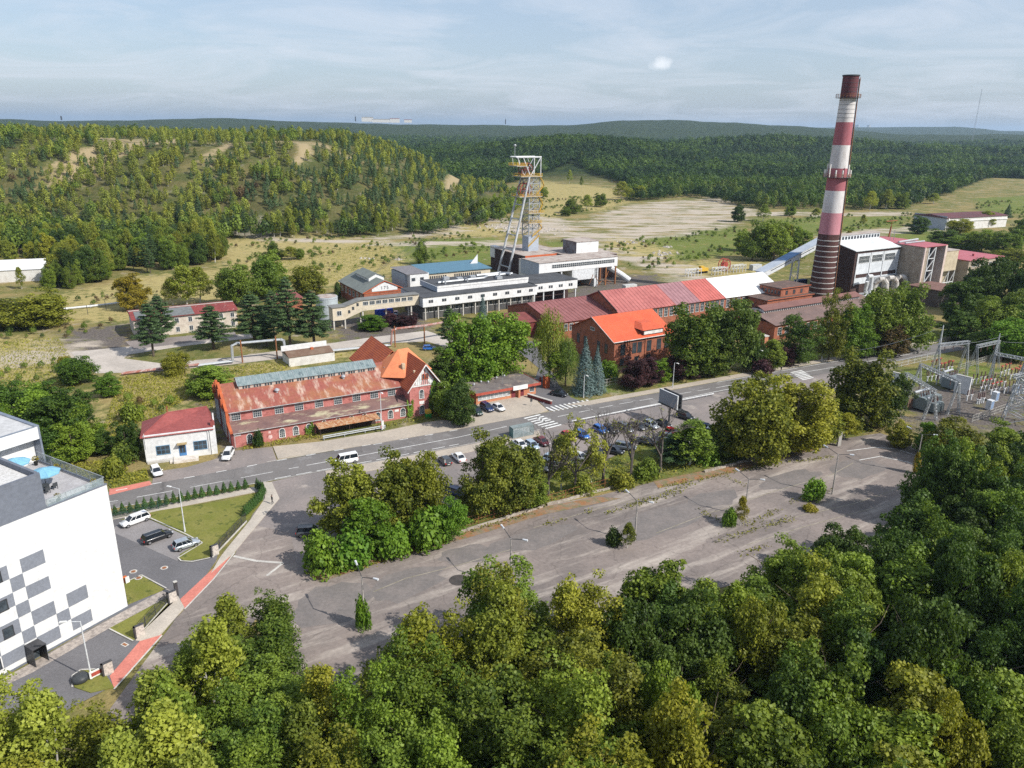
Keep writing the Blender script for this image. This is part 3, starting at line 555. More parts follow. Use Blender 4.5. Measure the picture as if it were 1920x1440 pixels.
# broadleaf, three shapes
for i, (h, r_, b_, npf, top) in enumerate([(14, 5.2, 1.3, 200, 1.05), (14, 4.6, 1.2, 190, 1.12), (13, 5.6, 1.3, 215, 1.)]):
    mk('broad%d' % i, broad(h, r_, b_, npf, 80, .38, 11+i, top=top), limbs(h, b_, r_, 11+i), bark, LM['green'], h, r_)
for i in range(2): mk('locust%d' % i, broad(15, 4.2, 1.6, 210, 62, .3, 31+i, top=1.12), limbs(15, 3.2, 4.2, 31+i, .22), bark, LM['green'], 15, 4.2)
def birch(seed, h=14., rad=3.):
    rg = np.random.default_rng(seed); C = []
    for i in range(150):
        t = rg.uniform(0, 1)**.8; z = h*(.2+.76*t); r_ = rad*(1-abs(t-.35)*1.25)*rg.uniform(.1, 1)**.6; a_ = rg.uniform(0, 6.28); C.append((r_*math.cos(a_), r_*math.sin(a_), z))
    C = np.array(C); return puffs(C, rad*rg.uniform(.13, .26, len(C)), 42, .32, rg, upb=0., flat=1.5)
for i in range(2): mk('birch%d' % i, birch(41+i), limbs(14, 3, 2.4, 41+i, .16, 7, .25), barkbirch, LM['birch'], 14, 3)
def pine(seed, h=14., rad=3.6):
    rg = np.random.default_rng(seed); C = []; pr = []; tr = MB(); tr.tube((0, 0, -.2), (.1, 0, h*.5), .24, .17, 7); tr.tube((.1, 0, h*.5), (0, 0, h*.97), .17, .04, 6); z = h*.26; k = 0
    while z < h*.97:
        t = (z/h-.26)/.74; n = rg.integers(4, 7); ln = rad*(1-t)**.75*(.6+.4*min(1, t*5))
        for j in range(n):
            a_ = 6.28*j/n+k*.7+rg.uniform(-.3, .3); l_ = ln*rg.uniform(.65, 1.1); e = (math.cos(a_)*l_, math.sin(a_)*l_, z+l_*rg.uniform(-.02, .25)); tr.tube((0, 0, z), e, .06, .02, 4)
            for s in (.4, .62, .82, 1.): C.append((e[0]*s, e[1]*s, z+(e[2]-z)*s)); pr.append(.34+.42*(1-t)*s)
        z += h*.052*rg.uniform(.8, 1.2); k += 1
    C.append((0, 0, h*.98)); pr.append(.5)
    return puffs(np.array(C), np.array(pr), 44, .26, rg, upb=.7, flat=.45), tr
for i in range(2):
    Q, tr = pine(51+i); mk('pine%d' % i, Q, tr, bark, LM['pine'], 14, 3.6)
def spruce(seed, h=12., rad=3.2, n=7500, size=.3, tiers=16):
    rg = np.random.default_rng(seed); t = 1-np.sqrt(rg.uniform(0.0004, 1, n)); k = np.floor(t*tiers)/tiers; fr = (t-k)*tiers; a_ = rg.uniform(0, 6.28, n)
    rr = rad*(1-k-.75*fr/tiers)*(1+.12*np.sin(a_*7+k*40))*rg.uniform(.5, 1.03, n); rr = np.maximum(rr, 0); P = np.stack([rr*np.cos(a_), rr*np.sin(a_), .4+(h-.4)*(t-.03*rr/rad)], 1)
    Nn = np.stack([np.cos(a_)*.7, np.sin(a_)*.7, np.full(n, .65)], 1)+rg.normal(size=(n, 3))*.3; return lf(P, Nn, size, rg, .55)
tr = MB(); tr.tube((0, 0, -.2), (0, 0, 11.3), .22, .04, 7); mk('spruce0', spruce(61), tr, bark, LM['blue'], 12, 3.2)
tr = MB(); tr.tube((0, 0, -.1), (0, 0, 1.6), .05, .02, 5); mk('thuja0', spruce(62, 1.9, .5, 900, .13, 3), tr, bark, LM['thuja'], 1.9, .5)
tr = MB(); tr.tube((0, 0, -.2), (0, 0, 13.), .3, .05, 7)
rg = np.random.default_rng(65); n_ = 9000; t = rg.uniform(0, 1, n_); a_ = rg.uniform(0, 6.28, n_); rr = 2.1*np.sin(np.clip(t*.93+.08, 0, 1)*3.14)**.55*rg.uniform(.45, 1.05, n_)*(1+.2*np.sin(a_*4+t*9))
mk('poplar0', lf(np.stack([rr*np.cos(a_), rr*np.sin(a_), .8+13.4*t], 1), np.stack([np.cos(a_), np.sin(a_), a_*0+.3], 1)+rg.normal(size=(n_, 3))*.5, .34, rg), tr, bark, LM['green'], 14, 2.2)
def willow(seed, h=13., rad=4.):
    rg = np.random.default_rng(seed); L = []
    for i in range(260):
        a_ = rg.uniform(0, 6.28); q = rg.uniform(.15, 1)**.6; r_ = rad*q; zt = h*(1-.42*q*q)*rg.uniform(.86, 1.); ln = rg.uniform(.3, .75)*zt; k = int(ln*5); s = np.linspace(0, 1, k)
        P = np.stack([r_*math.cos(a_)*(1+.06*s)+rg.normal(size=k)*.16, r_*math.sin(a_)*(1+.06*s)+rg.normal(size=k)*.16, zt-ln*s], 1)
        L.append(lf(P, np.tile([math.cos(a_), math.sin(a_), .4], (k, 1))+rg.normal(size=(k, 3))*.4, .36, rg, .5, up=(0, 0, 1)))
    return np.concatenate(L)
mk('willow0', willow(71), limbs(13, 3, 3, 71, .3, 9), bark, LM['green'], 13, 4)
for i in range(2):
    rg = np.random.default_rng(81+i); d = dirs(34, rg, -.1); C = d*rg.uniform(.3, .75, len(d))[:, None]*[1.5, 1.5, 1.5]+[0, 0, .5]; tr = MB()
    for k in range(7): tr.tube((0, 0, -.1), (math.cos(k)*.7, math.sin(k)*.7, 1.5), .05, .02, 4)
    mk('bush%d' % i, puffs(C, rg.uniform(.45, .8, len(C)), 85, .24, rg), tr, bark, LM['green'], 2.4, 2.)
def bare(seed, balls=0, h=10.):
    rg = np.random.default_rng(seed); b = MB(); tips = []
    def grow(p, d, l_, r_, lev):
        e = p+d*l_; b.tube(p, e, r_, r_*.65, 5 if lev < 2 else 3, cap=False)
        if lev == 5: return
        if lev >= 3: tips.append(e)
        for k in range(3 if lev < 4 else 2):
            dd_ = d+Vector(rg.normal(size=3))*.42+Vector((0, 0, .12)); grow(p+(e-p)*rg.uniform(.55, 1), dd_.normalized(), l_*rg.uniform(.55, .78), r_*.6, lev+1)
    grow(Vector((0, 0, 0)), Vector((.03, 0, 1)), h*.36, .17, 0); grow(Vector((0, 0, h*.3)), Vector((0, .05, 1)), h*.3, .12, 1)
    if balls: C = np.array([tuple(tips[i]) for i in rg.integers(0, len(tips), balls)]); Q = puffs(C, rg.uniform(.35, .75, balls), 60, .26, rg)
    else: C = np.array([tuple(t_) for t_ in tips[::6]]); Q = puffs(C, np.full(len(C), .3), 4, .2, rg)
    return Q, b
for i, nb in enumerate((0, 34)):
    Q, tr = bare(91+i, nb); mk('bare%d' % i, Q, tr, mat('grey_bare_branches', (.13, .11, .1), (.09, .075, .07), sc=2), LM['olive'], 10, 3.2)
def tree(kind, p, h, rad=None, leaf=None, tint=(1, 1, 1), label=None, cat='tree', group=None, name=None):
    k = kind
    pr = PROTO[k]; s = h/pr['h']; sr = (rad or pr['r']*s)/pr['r']; z = p[2] if len(p) > 2 else gz(p[0], p[1])
    nm = name or {'broad': 'broadleaf_tree', 'locus': 'locust_tree', 'birch': 'birch_tree', 'pine': 'pine_tree', 'spruc': 'spruce_tree', 'thuja': 'thuja', 'popla': 'poplar_tree', 'willo': 'willow_tree', 'bush': 'bush', 'bare': 'bare_tree'}[k[:-1][:5]]
    rt = root(nm, label or nm.replace('_', ' '), cat, (p[0], p[1]), random.uniform(0, 6.28), group, z-.05); rt.scale = (sr, sr, s)
    for part in ('trunk', 'crown'):
        o = bpy.data.objects.new(part, pr[part]); COL.objects.link(o); o.parent = rt; o.color = (*tint, 1)
        if part == 'crown' and leaf:
            o.material_slots[0].link = 'OBJECT'; o.material_slots[0].material = LM[leaf]
    return rt
def tp(kind, x, yb, yt, wpx, leaf=None, label=None, tint=(1, 1, 1), cat='tree', group=None, name=None, hs=1.):
    """a tree given by the photograph pixel of its foot, of its top and by its crown width"""
    p = at(x, yb); h = max(1., hgt(p, yt)); mid = np.array([p[0], p[1], h*.6]); w = (mid-[0, 0, H])@_f; rad = wpx/2*w/FPX
    return tree(kind, p, h, rad, leaf, tint, label, cat, group, name)
v = .0
def J(a=.12):
    q = random.uniform(1-a, 1+a); return (q*random.uniform(.93, 1.07), q, q*random.uniform(.8, 1.0))
# --- row between car park and old lot, left to right
LOT = 'trees between the car park and the old lot'
tp('broad1', 652, 1010, 868, 120, 'olive', 'sparse yellow-green tree at the left end of the row beside the street junction', J())
tp('broad0', 722, 1000, 852, 120, 'olive', 'tall olive tree right of the sparse one at the street junction', J())
tp('broad2', 795, 985, 848, 110, 'olive', 'full olive tree hiding the road left of the two cars parked by the pavement', J())
tp('broad1', 690, 1040, 935, 100, 'bright', 'bushy green tree under the olive trees at the junction end of the row', J())
tp('bush0', 610, 1068, 1000, 95, 'bright', 'wide green bush at the very left tip of the row by the junction', J(), 'bush')
tp('bush1', 668, 1056, 990, 100, 'bright', 'bright green bush second from the junction tip of the row', J(), 'bush')
tp('bush0', 735, 1040, 985, 90, 'bright', 'bright green bush in the middle of the undergrowth below the olive trees', J(), 'bush')
tp('bush1', 800, 1022, 950, 100, 'bright', 'bright green bush above the low kerb wall, left of the gap in the row', J(), 'bush')
tp('broad2', 845, 1010, 935, 80, 'bright', 'small leafy green tree at the right end of the undergrowth beside the gap', J())
tp('broad0', 905, 965, 815, 110, 'olive', 'olive-green tree left of a pair standing right of the gap in the row', J())
tp('broad2', 960, 955, 828, 120, 'olive', 'broad olive-green tree right of the gap, nearest to the bus shelter', J())
tp('broad1', 985, 948, 862, 90, 'green', 'lower green tree tucked against the right side of the olive pair', J())
tp('bare0', 1028, 930, 800, 95, None, 'thin bare tree between the olive pair and the ball-leaved tree')
tp('bare1', 1078, 925, 775, 110, 'olive', 'half-bare tree full of round leafy balls in front of the parked cars')
tp('bare0', 1130, 905, 762, 105, None, 'leafless grey tree just right of the ball-leaved tree')
tp('bare0', 1182, 898, 765, 105, None, 'leafless grey tree in the middle of the bare trio by the car park')
tp('bare0', 1238, 885, 762, 105, None, 'leafless grey tree below the billboard')
tp('birch0', 1292, 872, 788, 95, 'green', 'pointed light green tree right of the bare trees, below the billboard', J())
tp('pine0', 1262, 868, 815, 90, 'pine', 'low spreading dark conifer at the foot of the pointed light green tree')
tp('bush0', 1322, 868, 825, 60, 'bright', 'bright green shrub between the pointed tree and the huge olive crown', J(), 'bush')
tp('broad2', 1400, 862, 708, 150, 'olive', 'huge round olive-green tree right of the billboard', J())
tp('broad0', 1485, 845, 712, 140, 'olive', 'second huge olive-green tree, merged with the one right of the billboard', J())
tp('broad1', 1352, 855, 790, 90, 'green', 'dark green lower crown at the left foot of the huge olive tree', J())
tp('broad1', 1538, 828, 748, 80, 'olive', 'shorter olive tree at the right end of the huge pair, by a leaning post', J())
tp('broad0', 1612, 800, 652, 125, 'olive', 'tallest olive-green tree standing left of the electrical substation', J())
tp('broad2', 1655, 795, 700, 85, 'deep', 'dark green crown touching the right side of the tall tree by the substation', J())
tp('birch1', 1583, 822, 775, 55, 'olive', 'small yellowish tree in front of the tall one at the lot corner', J())
tp('broad1', 1682, 838, 790, 50, 'olive', 'small yellow-green tree at the far corner of the lot before the substation', J())
tp('bush1', 1590, 810, 770, 50, 'olive', 'yellowish shrub under the tall tree by the substation', J(), 'bush')
tp('birch1', 1052, 918, 815, 62, 'olive', 'leafy yellowish young tree between the first bare tree and the ball-leaved one', J()); tp('birch0', 1108, 908, 835, 44, 'olive', 'short yellowish young tree right of the ball-leaved tree', J()); tp('bush1', 1210, 897, 858, 55, 'green', 'green shrub at the feet of the last bare trees', J(), 'bush')
for i, (x, y, t) in enumerate([(1000, 938, 'left'), (1090, 915, 'middle'), (1165, 905, 'right')]): tp('bush%d' % (i % 2), x, y+8, y-22, 55, 'olive', 'low weedy bush behind the kerb wall, %s one of three below the bare trees' % t, J(), 'bush')
for i, (x, y, w) in enumerate([(1500, 832, 'left'), (1440, 848, 'right')]): tp('bush0', x, y+6, y-22, 60, 'olive', ['dull green bush low behind the wall under the second huge tree', 'dull green bush low behind the wall under the first huge tree'][i], J(), 'bush')
# --- plants growing out of the old lot
tp('bush0', 682, 1178, 1118, 36, 'bright', 'sapling bush at the foot of the nearest lot lamp', J(), 'bush')
tp('bush1', 1152, 1022, 988, 38, 'deep', 'dark green bush on the lot, left half of the clump beside the third lamp', J(), 'bush')
tp('birch0', 1176, 1028, 980, 32, 'olive', 'yellow-green sapling on the lot, right half of the clump beside the third lamp', J())
tp('bush1', 1366, 985, 950, 34, 'bright', 'green bush on the lot left of the fourth lamp', J(), 'bush')
tp('birch1', 1388, 985, 930, 26, 'yellow', 'slender yellow sapling growing against the fourth lamp', J())
tp('bush0', 1524, 938, 898, 46, 'bright', 'solitary round bright green bush on the lot left of the fifth lamp', J(), 'bush')
tp('bush1', 1520, 958, 945, 34, 'yellow', 'flat yellow-green weed clump in front of the solitary round bush', J(), 'bush')
tp('poplar0', 1716, 888, 845, 14, 'yellow', 'ivy-like yellow growth round the farthest lot lamp', J())
# --- north of the road, behind and beside the gatehouse
tp('broad0', 880, 728, 590, 105, 'bright', 'bright green maple left of the biggest one above the gatehouse', J())
tp('broad2', 935, 712, 586, 135, 'bright', 'biggest bright green tree standing behind the gatehouse', J())
tp('birch1', 850, 720, 640, 44, 'olive', 'slim yellowish birch left of the bright green maples')
tp('broad1', 862, 798, 712, 62, 'deep', 'dark green tree overhanging the left end of the gatehouse', J())
tp('broad2', 845, 780, 715, 80, 'green', 'bushy green tree between the ivy tower and the gatehouse', J())
tp('broad1', 832, 730, 650, 70, 'deep', 'dark tree behind the ivy tower, right of the blue car', J())
tp('willow0', 1030, 715, 578, 68, 'olive', 'tall weeping willow in front of the dark red roof', (.9, 1, .9))
tp('willow0', 1060, 722, 632, 48, 'green', 'shorter weeping tree to the right of the tall willow', J())
tp('birch0', 1040, 725, 660, 50, 'green', 'feathery light green tree under the tall willow', J())
tp('spruce0', 1095, 738, 634, 52, 'blue', 'silver-blue spruce on the grass beside the gate')
tp('spruce0', 1117, 735, 650, 42, 'blue', 'second silver-blue spruce tucked behind the first by the gate')
tp('bush0', 1142, 712, 675, 40, 'bright', 'green shrub at the corner of the orange-roofed brick building', J(), 'bush')
for i, (x, yb, yt, w) in enumerate([(1185, 728, 672, 60), (1215, 722, 668, 52), (1268, 712, 668, 50), (1298, 708, 672, 44)]):
    tp('broad%d' % (i % 3), x, yb, yt, w, 'purple', ['dark purple tree at the left end of the purple row below the orange roof', 'dark purple tree second from the left below the orange roof', 'dark purple tree right of the lime-green shrub', 'small purple tree under the twin green giants'][i], J(), group='purple-leaved trees along the road')
tp('broad1', 1238, 714, 672, 44, 'bright', 'lime-green small tree between the purple ones', (1.25, 1.15, .9))
tp('broad0', 1298, 705, 566, 112, 'green', 'left one of the twin green giants right of the orange roof', (.95, .95, .85))
tp('broad2', 1368, 698, 560, 112, 'deep', 'right, darker one of the twin green giants right of the orange roof', (1.2, 1.1, 1))
tp('broad1', 1330, 705, 620, 80, 'green', 'lower crown in front of the twin green giants', J())
tp('broad1', 1446, 692, 635, 56, 'green', 'green tree right of the brick chimney stub', J()); tp('broad2', 1410, 696, 622, 50, 'deep', 'dark tree left of the brick chimney stub', J()); tp('bush0', 1428, 702, 672, 44, 'purple', 'purple shrub hiding the foot of the brick chimney stub', J(), 'bush')
tp('broad0', 1472, 684, 645, 46, 'purple', 'purple tree right of the brick chimney stub', J(), group='purple-leaved trees along the road')
tp('locust0', 1497, 680, 590, 85, 'deep', 'dark green locust left of the yellow-tipped tree below the chimney', (1.3, 1.3, 1))
tp('locust1', 1553, 676, 545, 62, 'olive', 'tall yellow-tipped tree right in front of the striped chimney', J())
tp('locust0', 1590, 672, 570, 80, 'bright', 'green tree right of the yellow-tipped one', J())
tp('broad2', 1645, 662, 540, 100, 'green', 'wide green tree below the three curved ducts', J())
tp('broad0', 1700, 655, 530, 95, 'green', 'wide green tree left of the brown corrugated shed', J())
tp('broad1', 1660, 665, 600, 80, 'brown', 'dull reddish-grey low tree in front of the pair below the ducts', J())
tp('broad1', 1610, 668, 610, 70, 'deep', 'dark low tree under the green one beside the road', J())
tp('birch0', 1610, 668, 570, 40, 'bright', 'narrow bright tree in the gap left of the wide pair below the ducts', J())
for i, (x, yb, yt, w, lf_) in enumerate([(1832, 590, 482, 85, 'deep'), (1885, 588, 485, 90, 'deep'), (1800, 612, 520, 80, 'deep'), (1850, 640, 560, 90, 'green'), (1905, 640, 545, 90, 'green'), (1795, 640, 585, 70, 'deep'), (1880, 672, 600, 100, 'bright'), (1935, 665, 570, 90, 'bright'), (1840, 665, 615, 70, 'deep'), (1925, 600, 500, 80, 'deep')]):
    w_ = ['back row, left', 'back row, middle', 'left flank, upper', 'centre', 'right of the centre', 'left flank, beside the shed', 'front, middle', 'front, right edge', 'front, left', 'back row, right edge'][i]
    tp(['broad2', 'broad0', 'broad1'][i % 3], x, yb, yt, w, lf_, 'large tree of the dense clump right of the mine, '+w_, J(), group='dense clump at the right end of the road')
tp('broad2', 1775, 868, 788, 100, 'olive', 'yellow-tinged bushy tree below the left end of the substation', J()); tp('broad0', 1850, 872, 792, 100, 'green', 'green tree overlapping the lower edge of the substation', J()); tp('broad1', 1735, 850, 790, 50, 'bright', 'small bright tree at the far lot corner beside the wood', J())
# --- by the brick hall and the old building
tp('broad1', 400, 742, 685, 95, 'green', 'green tree behind the left gable of the long brick hall', J())
tp('broad2', 385, 735, 700, 70, 'olive', 'yellow-flowering bushy tree behind the skylight end of the brick hall', J())
tp('bush1', 232, 870, 830, 52, 'green', 'green shrub against the left wall of the small white house', J(), 'bush')
tp('broad0', 240, 860, 792, 60, 'deep', 'dark tree behind the left corner of the small white house', J())
tp('bush0', 212, 895, 856, 50, 'olive', 'round yellowish bush on the grass left of the small white house', J(), 'bush')
tp('bush0', 485, 838, 806, 24, 'deep', 'dark climbing shrub on the front wall of the brick hall', J(), 'bush')
for i, (x, yb, yt, w) in enumerate([(60, 830, 725, 110), (125, 845, 730, 105), (20, 800, 715, 100), (165, 838, 760, 80), (90, 800, 715, 90), (140, 800, 735, 80), (30, 850, 760, 90), (195, 850, 805, 50), (85, 862, 790, 80), (140, 864, 795, 80)]):
    tp(['broad0', 'broad1', 'broad2'][i % 3], x, yb, yt, w, 'deep' if i % 3 else 'green', 'dark green tree in the thicket behind the white block: '+['left of centre', 'centre', 'by the picture edge, behind', 'right, behind', 'rear, middle', 'rear, right', 'near the roof, left', 'right end, low', 'front, middle', 'front, right'][i], (.95+.1*(i % 2), 1.1, .8), group='thicket behind the white block')
tp('broad2', 150, 720, 668, 75, 'green', 'round green tree left of the concrete road bend', (.85, 1, .8)); tp('broad1', 204, 742, 700, 52, 'green', 'smaller round green tree at the concrete road bend', (.8, 1, .8))
tp('broad2', 332, 702, 660, 56, 'olive', 'olive bush tree on the verge between the two concrete roads', J()); tp('bush1', 250, 790, 752, 50, 'green', 'green bush in the meadow above the small white house', J(), 'bush')
tp('bush0', 120, 690, 668, 26, 'yellow', 'yellow-green bush left of the concrete yard', J(), 'bush')
for i, (k, x, yb, yt, w, lab) in enumerate([('pine0', 288, 668, 565, 62, 'tall pine before the left end of the derelict red-roofed building'), ('pine1', 305, 640, 552, 62, 'pine touching the derelict building right behind the tall pine'), ('pine1', 401, 655, 572, 75, 'spreading pine before the right half of the derelict building'),
        ('pine0', 478, 645, 548, 80, 'dark pine right of the derelict building'), ('pine1', 545, 655, 520, 72, 'dark pine in the middle of the tall group by the steel tank'), ('pine0', 590, 655, 545, 80, 'dark pine at the right of the tall group by the steel tank'), ('pine1', 515, 632, 545, 60, 'dark pine behind the tall group by the steel tank'),
        ('pine0', 500, 650, 590, 50, 'smaller pine in front of the tall group by the steel tank'), ('pine0', 843, 655, 575, 50, 'sparse pine before the grey office building'), ('spruce0', 905, 600, 552, 22, 'small blue-grey spruce against the grey office building')]):
    tp(k, x, yb, yt, w, None if k != 'spruce0' else 'blue', lab)
tp('broad0', 485, 560, 478, 85, 'green', 'green tree left of the maroon-roofed hut', J()); tp('broad2', 450, 575, 495, 80, 'green', 'rounded green tree behind the dark pines', J()); tp('broad1', 510, 550, 470, 70, 'green', 'slightly taller green tree beside the maroon-roofed hut', J())
tp('broad2', 580, 555, 497, 75, 'olive', 'yellow-green tree behind the steel tank', J()); tp('broad1', 252, 580, 512, 62, 'yellow', 'golden yellow tree behind the derelict building', J()); tp('birch1', 350, 572, 498, 62, 'birch', 'light green birch behind the derelict building, left of a pair', J()); tp('birch0', 375, 568, 500, 55, 'birch', 'light green birch behind the derelict building, right of a pair', J()); tp('birch0', 325, 572, 520, 40, 'birch', 'small light birch left of the birch pair', J())
tp('poplar0', 790, 497, 452, 24, 'green', 'single columnar poplar behind the blue-roofed building'); tp('poplar0', 634, 560, 528, 14, 'deep', 'dark narrow cypress between tank and workshop')
tp('broad1', 700, 618, 590, 60, 'bright', 'low green tree in front of the covered footbridge', J()); tp('broad0', 725, 610, 585, 42, 'purple', 'purple tree under the covered footbridge, left one', J(), group='purple trees under the footbridge'); tp('broad0', 763, 612, 587, 48, 'purple', 'purple tree under the covered footbridge, right one', J(), group='purple trees under the footbridge')
for i, (x, yb, yt, w) in enumerate([(70, 612, 545, 120), (20, 612, 560, 100), (95, 608, 562, 60)]): tp('broad%d' % i, x, yb, yt, w, 'olive', ['wide olive-green tree at the left edge beyond the meadow', 'olive-green tree cut by the left picture edge', 'darker olive tree right of the wide one'][i], J())
# mid field and right
for i, (k, x, yb, yt, w, l_, lab) in enumerate([('broad0', 1410, 488, 415, 60, 'green', 'left tree of the grove beyond the conveyor'), ('broad2', 1450, 490, 412, 65, 'green', 'second tree of the grove beyond the conveyor'), ('broad1', 1495, 488, 425, 50, 'green', 'right tree of the grove beyond the conveyor'), ('birch0', 1472, 482, 420, 40, 'olive', 'light crown in the grove beyond the conveyor'), ('broad1', 1390, 470, 430, 40, 'green', 'low tree at the left foot of the grove beyond the conveyor'),
        ('broad1', 1382, 416, 383, 30, 'deep', 'single dark tree at the edge of the bare sandy ground'), ('birch0', 1430, 415, 383, 28, 'green', 'lighter single tree right of the dark one on the sandy edge'), ('birch1', 1617, 424, 402, 14, 'olive', 'tiny solitary yellow-green tree in the field right of the chimney'), ('birch0', 1590, 450, 432, 18, 'yellow', 'yellowish small tree behind the boiler house'), 
        ('broad0', 1765, 462, 430, 60, 'deep', 'dark tree in front of the pale shed'), ('broad1', 1800, 468, 438, 60, 'green', 'green tree below the far maroon roof'), ('broad2', 1840, 472, 430, 55, 'green', 'green tree below the right end of the far maroon roof'), ('broad0', 1880, 478, 430, 70, 'green', 'bright edged tree right of the far shed'), ('broad1', 1720, 438, 405, 40, 'deep', 'dark bush left of the pale shed'), ('spruce0', 1888, 408, 382, 18, 'pine', 'small dark conifer in the far green meadow'),
        ('broad2', 1800, 440, 410, 50, 'olive', 'olive shrub in front of the far shed wall'), ('broad1', 1915, 450, 410, 50, 'green', 'green tree at the right edge beyond the meadow track'), ('broad1', 1850, 425, 395, 40, 'olive', 'brownish tree at the right end of the far shed'), ('broad2', 1745, 480, 455, 40, 'deep', 'dark shrub behind the red boiler roof'), ('broad2', 1890, 500, 465, 70, 'olive', 'tree with a yellow patch above the red roof at right')]):
    tp(k, x, yb, yt, w, l_, lab, J())
# ------------------------------------------------------------------ near wood
FG_POLY = [(-300, 1310), (40, 1318), (130, 1345), (215, 1352), (265, 1285), (330, 1215), (395, 1160), (470, 1135), (545, 1160), (570, 1235), (640, 1262), (710, 1215), (820, 1165), (900, 1110), (960, 1095), (1020, 1130), (1090, 1110), (1150, 1150), (1220, 1100), (1330, 1070), (1420, 1060), (1520, 1070), (1580, 1020), (1690, 990), (1725, 925), (1748, 865), (1785, 828), (1900, 815), (2600, 815), (2900, 1600), (2400, 2400), (960, 2500), (-400, 2400)]
TOPZ = 11.
poly = [tuple(at(x, y, TOPZ)[:2]) for x, y in FG_POLY]
rg = np.random.default_rng(17); pts = []
cand = []
for gy in np.arange(30, 190, 5.6):
    for k, gx in enumerate(np.arange(-75, 215, 6.2)): cand.append((gx+(3.1 if int(gy/5.6) % 2 else 0)+rg.uniform(-1.6, 1.6), gy+rg.uniform(-1.5, 1.5)))
cand = np.array(cand); ok = inside_dist(cand[:, 0], cand[:, 1], poly) > 0; cand = cand[ok]
for x, y in cand:
    px, py = proj((x, y, TOPZ))
    if not (-120 < px < 2420 and py < 1640): continue
    pts.append((x, y, px, py))
pts.sort(key=lambda q: -q[1]); rows = []
for q in pts:
    if not rows or rows[-1][0][1]-q[1] > 5.6: rows.append([q])
    else: rows[-1].append(q)
ORD = ['first', 'second', 'third', 'fourth', 'fifth', 'sixth', 'seventh', 'eighth', 'ninth', 'tenth', 'eleventh', 'twelfth', 'thirteenth', 'fourteenth', 'fifteenth', 'sixteenth', 'seventeenth', 'eighteenth', 'nineteenth', 'twentieth', '21st', '22nd', '23rd', '24th', '25th', '26th', '27th', '28th', '29th', '30th', '31st', '32nd', '33rd', '34th', '35th', '36th']
for ri, row in enumerate(rows):
    row.sort(key=lambda q: q[2])
    for ci, (x, y, px, py) in enumerate(row):
        u_ = rg.uniform()
        if px > 1690 and py < 1250: kind, leaf, h = ('broad%d' % rg.integers(3), 'deep' if u_ < .7 else 'green', rg.uniform(11, 15)); tn = 'dark green broadleaf'
        elif px < 260: kind, leaf, h = (('birch%d' % rg.integers(2), 'birch', rg.uniform(11, 14)) if u_ < .6 else ('locust%d' % rg.integers(2), 'olive', rg.uniform(11, 14))); tn = 'yellow-green'
        elif px < 620: kind, leaf, h = (('locust%d' % rg.integers(2), 'green', rg.uniform(9, 13)) if u_ < .6 else ('birch%d' % rg.integers(2), 'birch', rg.uniform(10, 13))); tn = 'feathery green'
        elif px < 1160: kind, leaf, h = (('locust%d' % rg.integers(2), 'olive' if u_ < .45 else 'green', rg.uniform(12, 16.5)) if u_ < .75 else ('broad%d' % rg.integers(3), 'green', rg.uniform(10, 14))); tn = 'tall yellowish'
        else: kind, leaf, h = ('broad%d' % rg.integers(3), 'green' if u_ < .5 else ('olive' if u_ < .8 else 'deep'), rg.uniform(10.5, 14.5)); tn = 'dense round'
        h *= rg.choice([.85, 1., 1., 1.2]); tree(kind, (x, y, -.3), h, rg.uniform(3.4, 5.2)*(.92 if kind[:5] == 'birch' else 1), leaf, J(.15), '%s tree, %s from the left in the %s row of the near wood' % (tn, ORD[min(ci, 35)], ORD[ri]), 'tree', 'trees of the near wood')
# signature crowns rising out of the wood's edge
for k, x, yt, h, r_, l_, lab in [('locust1', 942, 1068, 17, 4, 'olive', 'tall pointed yellow-green tree rising above the wood in front of the manhole'), ('locust0', 1085, 1075, 16, 4.2, 'olive', 'pointed yellow-green tree right of the tallest one at the lot edge'), ('birch0', 425, 1118, 12, 3, 'birch', 'loose birch with visible white trunk at the street junction'), ('broad2', 1580, 985, 9, 4, 'deep', 'dark feathery tree leaning over the lower edge of the lot'), ('broad0', 1455, 1015, 11, 4.5, 'green', 'round green crown at the lot edge, centre right'), ('broad1', 1240, 1052, 13, 5, 'green', 'round green crown bordering the lot below the third lamp'), ('birch1', 65, 1300, 14, 3.6, 'birch', 'yellow-green birch at the bottom left corner'), ('locust0', 165, 1335, 12, 4, 'olive', 'bushy tree right below the round grass bed of the white block'), ('locust1', 10, 1290, 13, 3.8, 'birch', 'light tree cut by the left edge below the white block'), ('locust0', 350, 1195, 11, 4, 'green', 'leafy tree beside the lower end of the footway'), ('broad1', 300, 1290, 12, 4.2, 'green', 'dense tree right of the lower red crossing'), ('locust0', 500, 1115, 10, 3.6, 'green', 'green locust right of the loose birch at the junction')]:
    p = at(x, yt, h); tree(k, (p[0], p[1], 0), h, r_, l_, J(.1), lab)
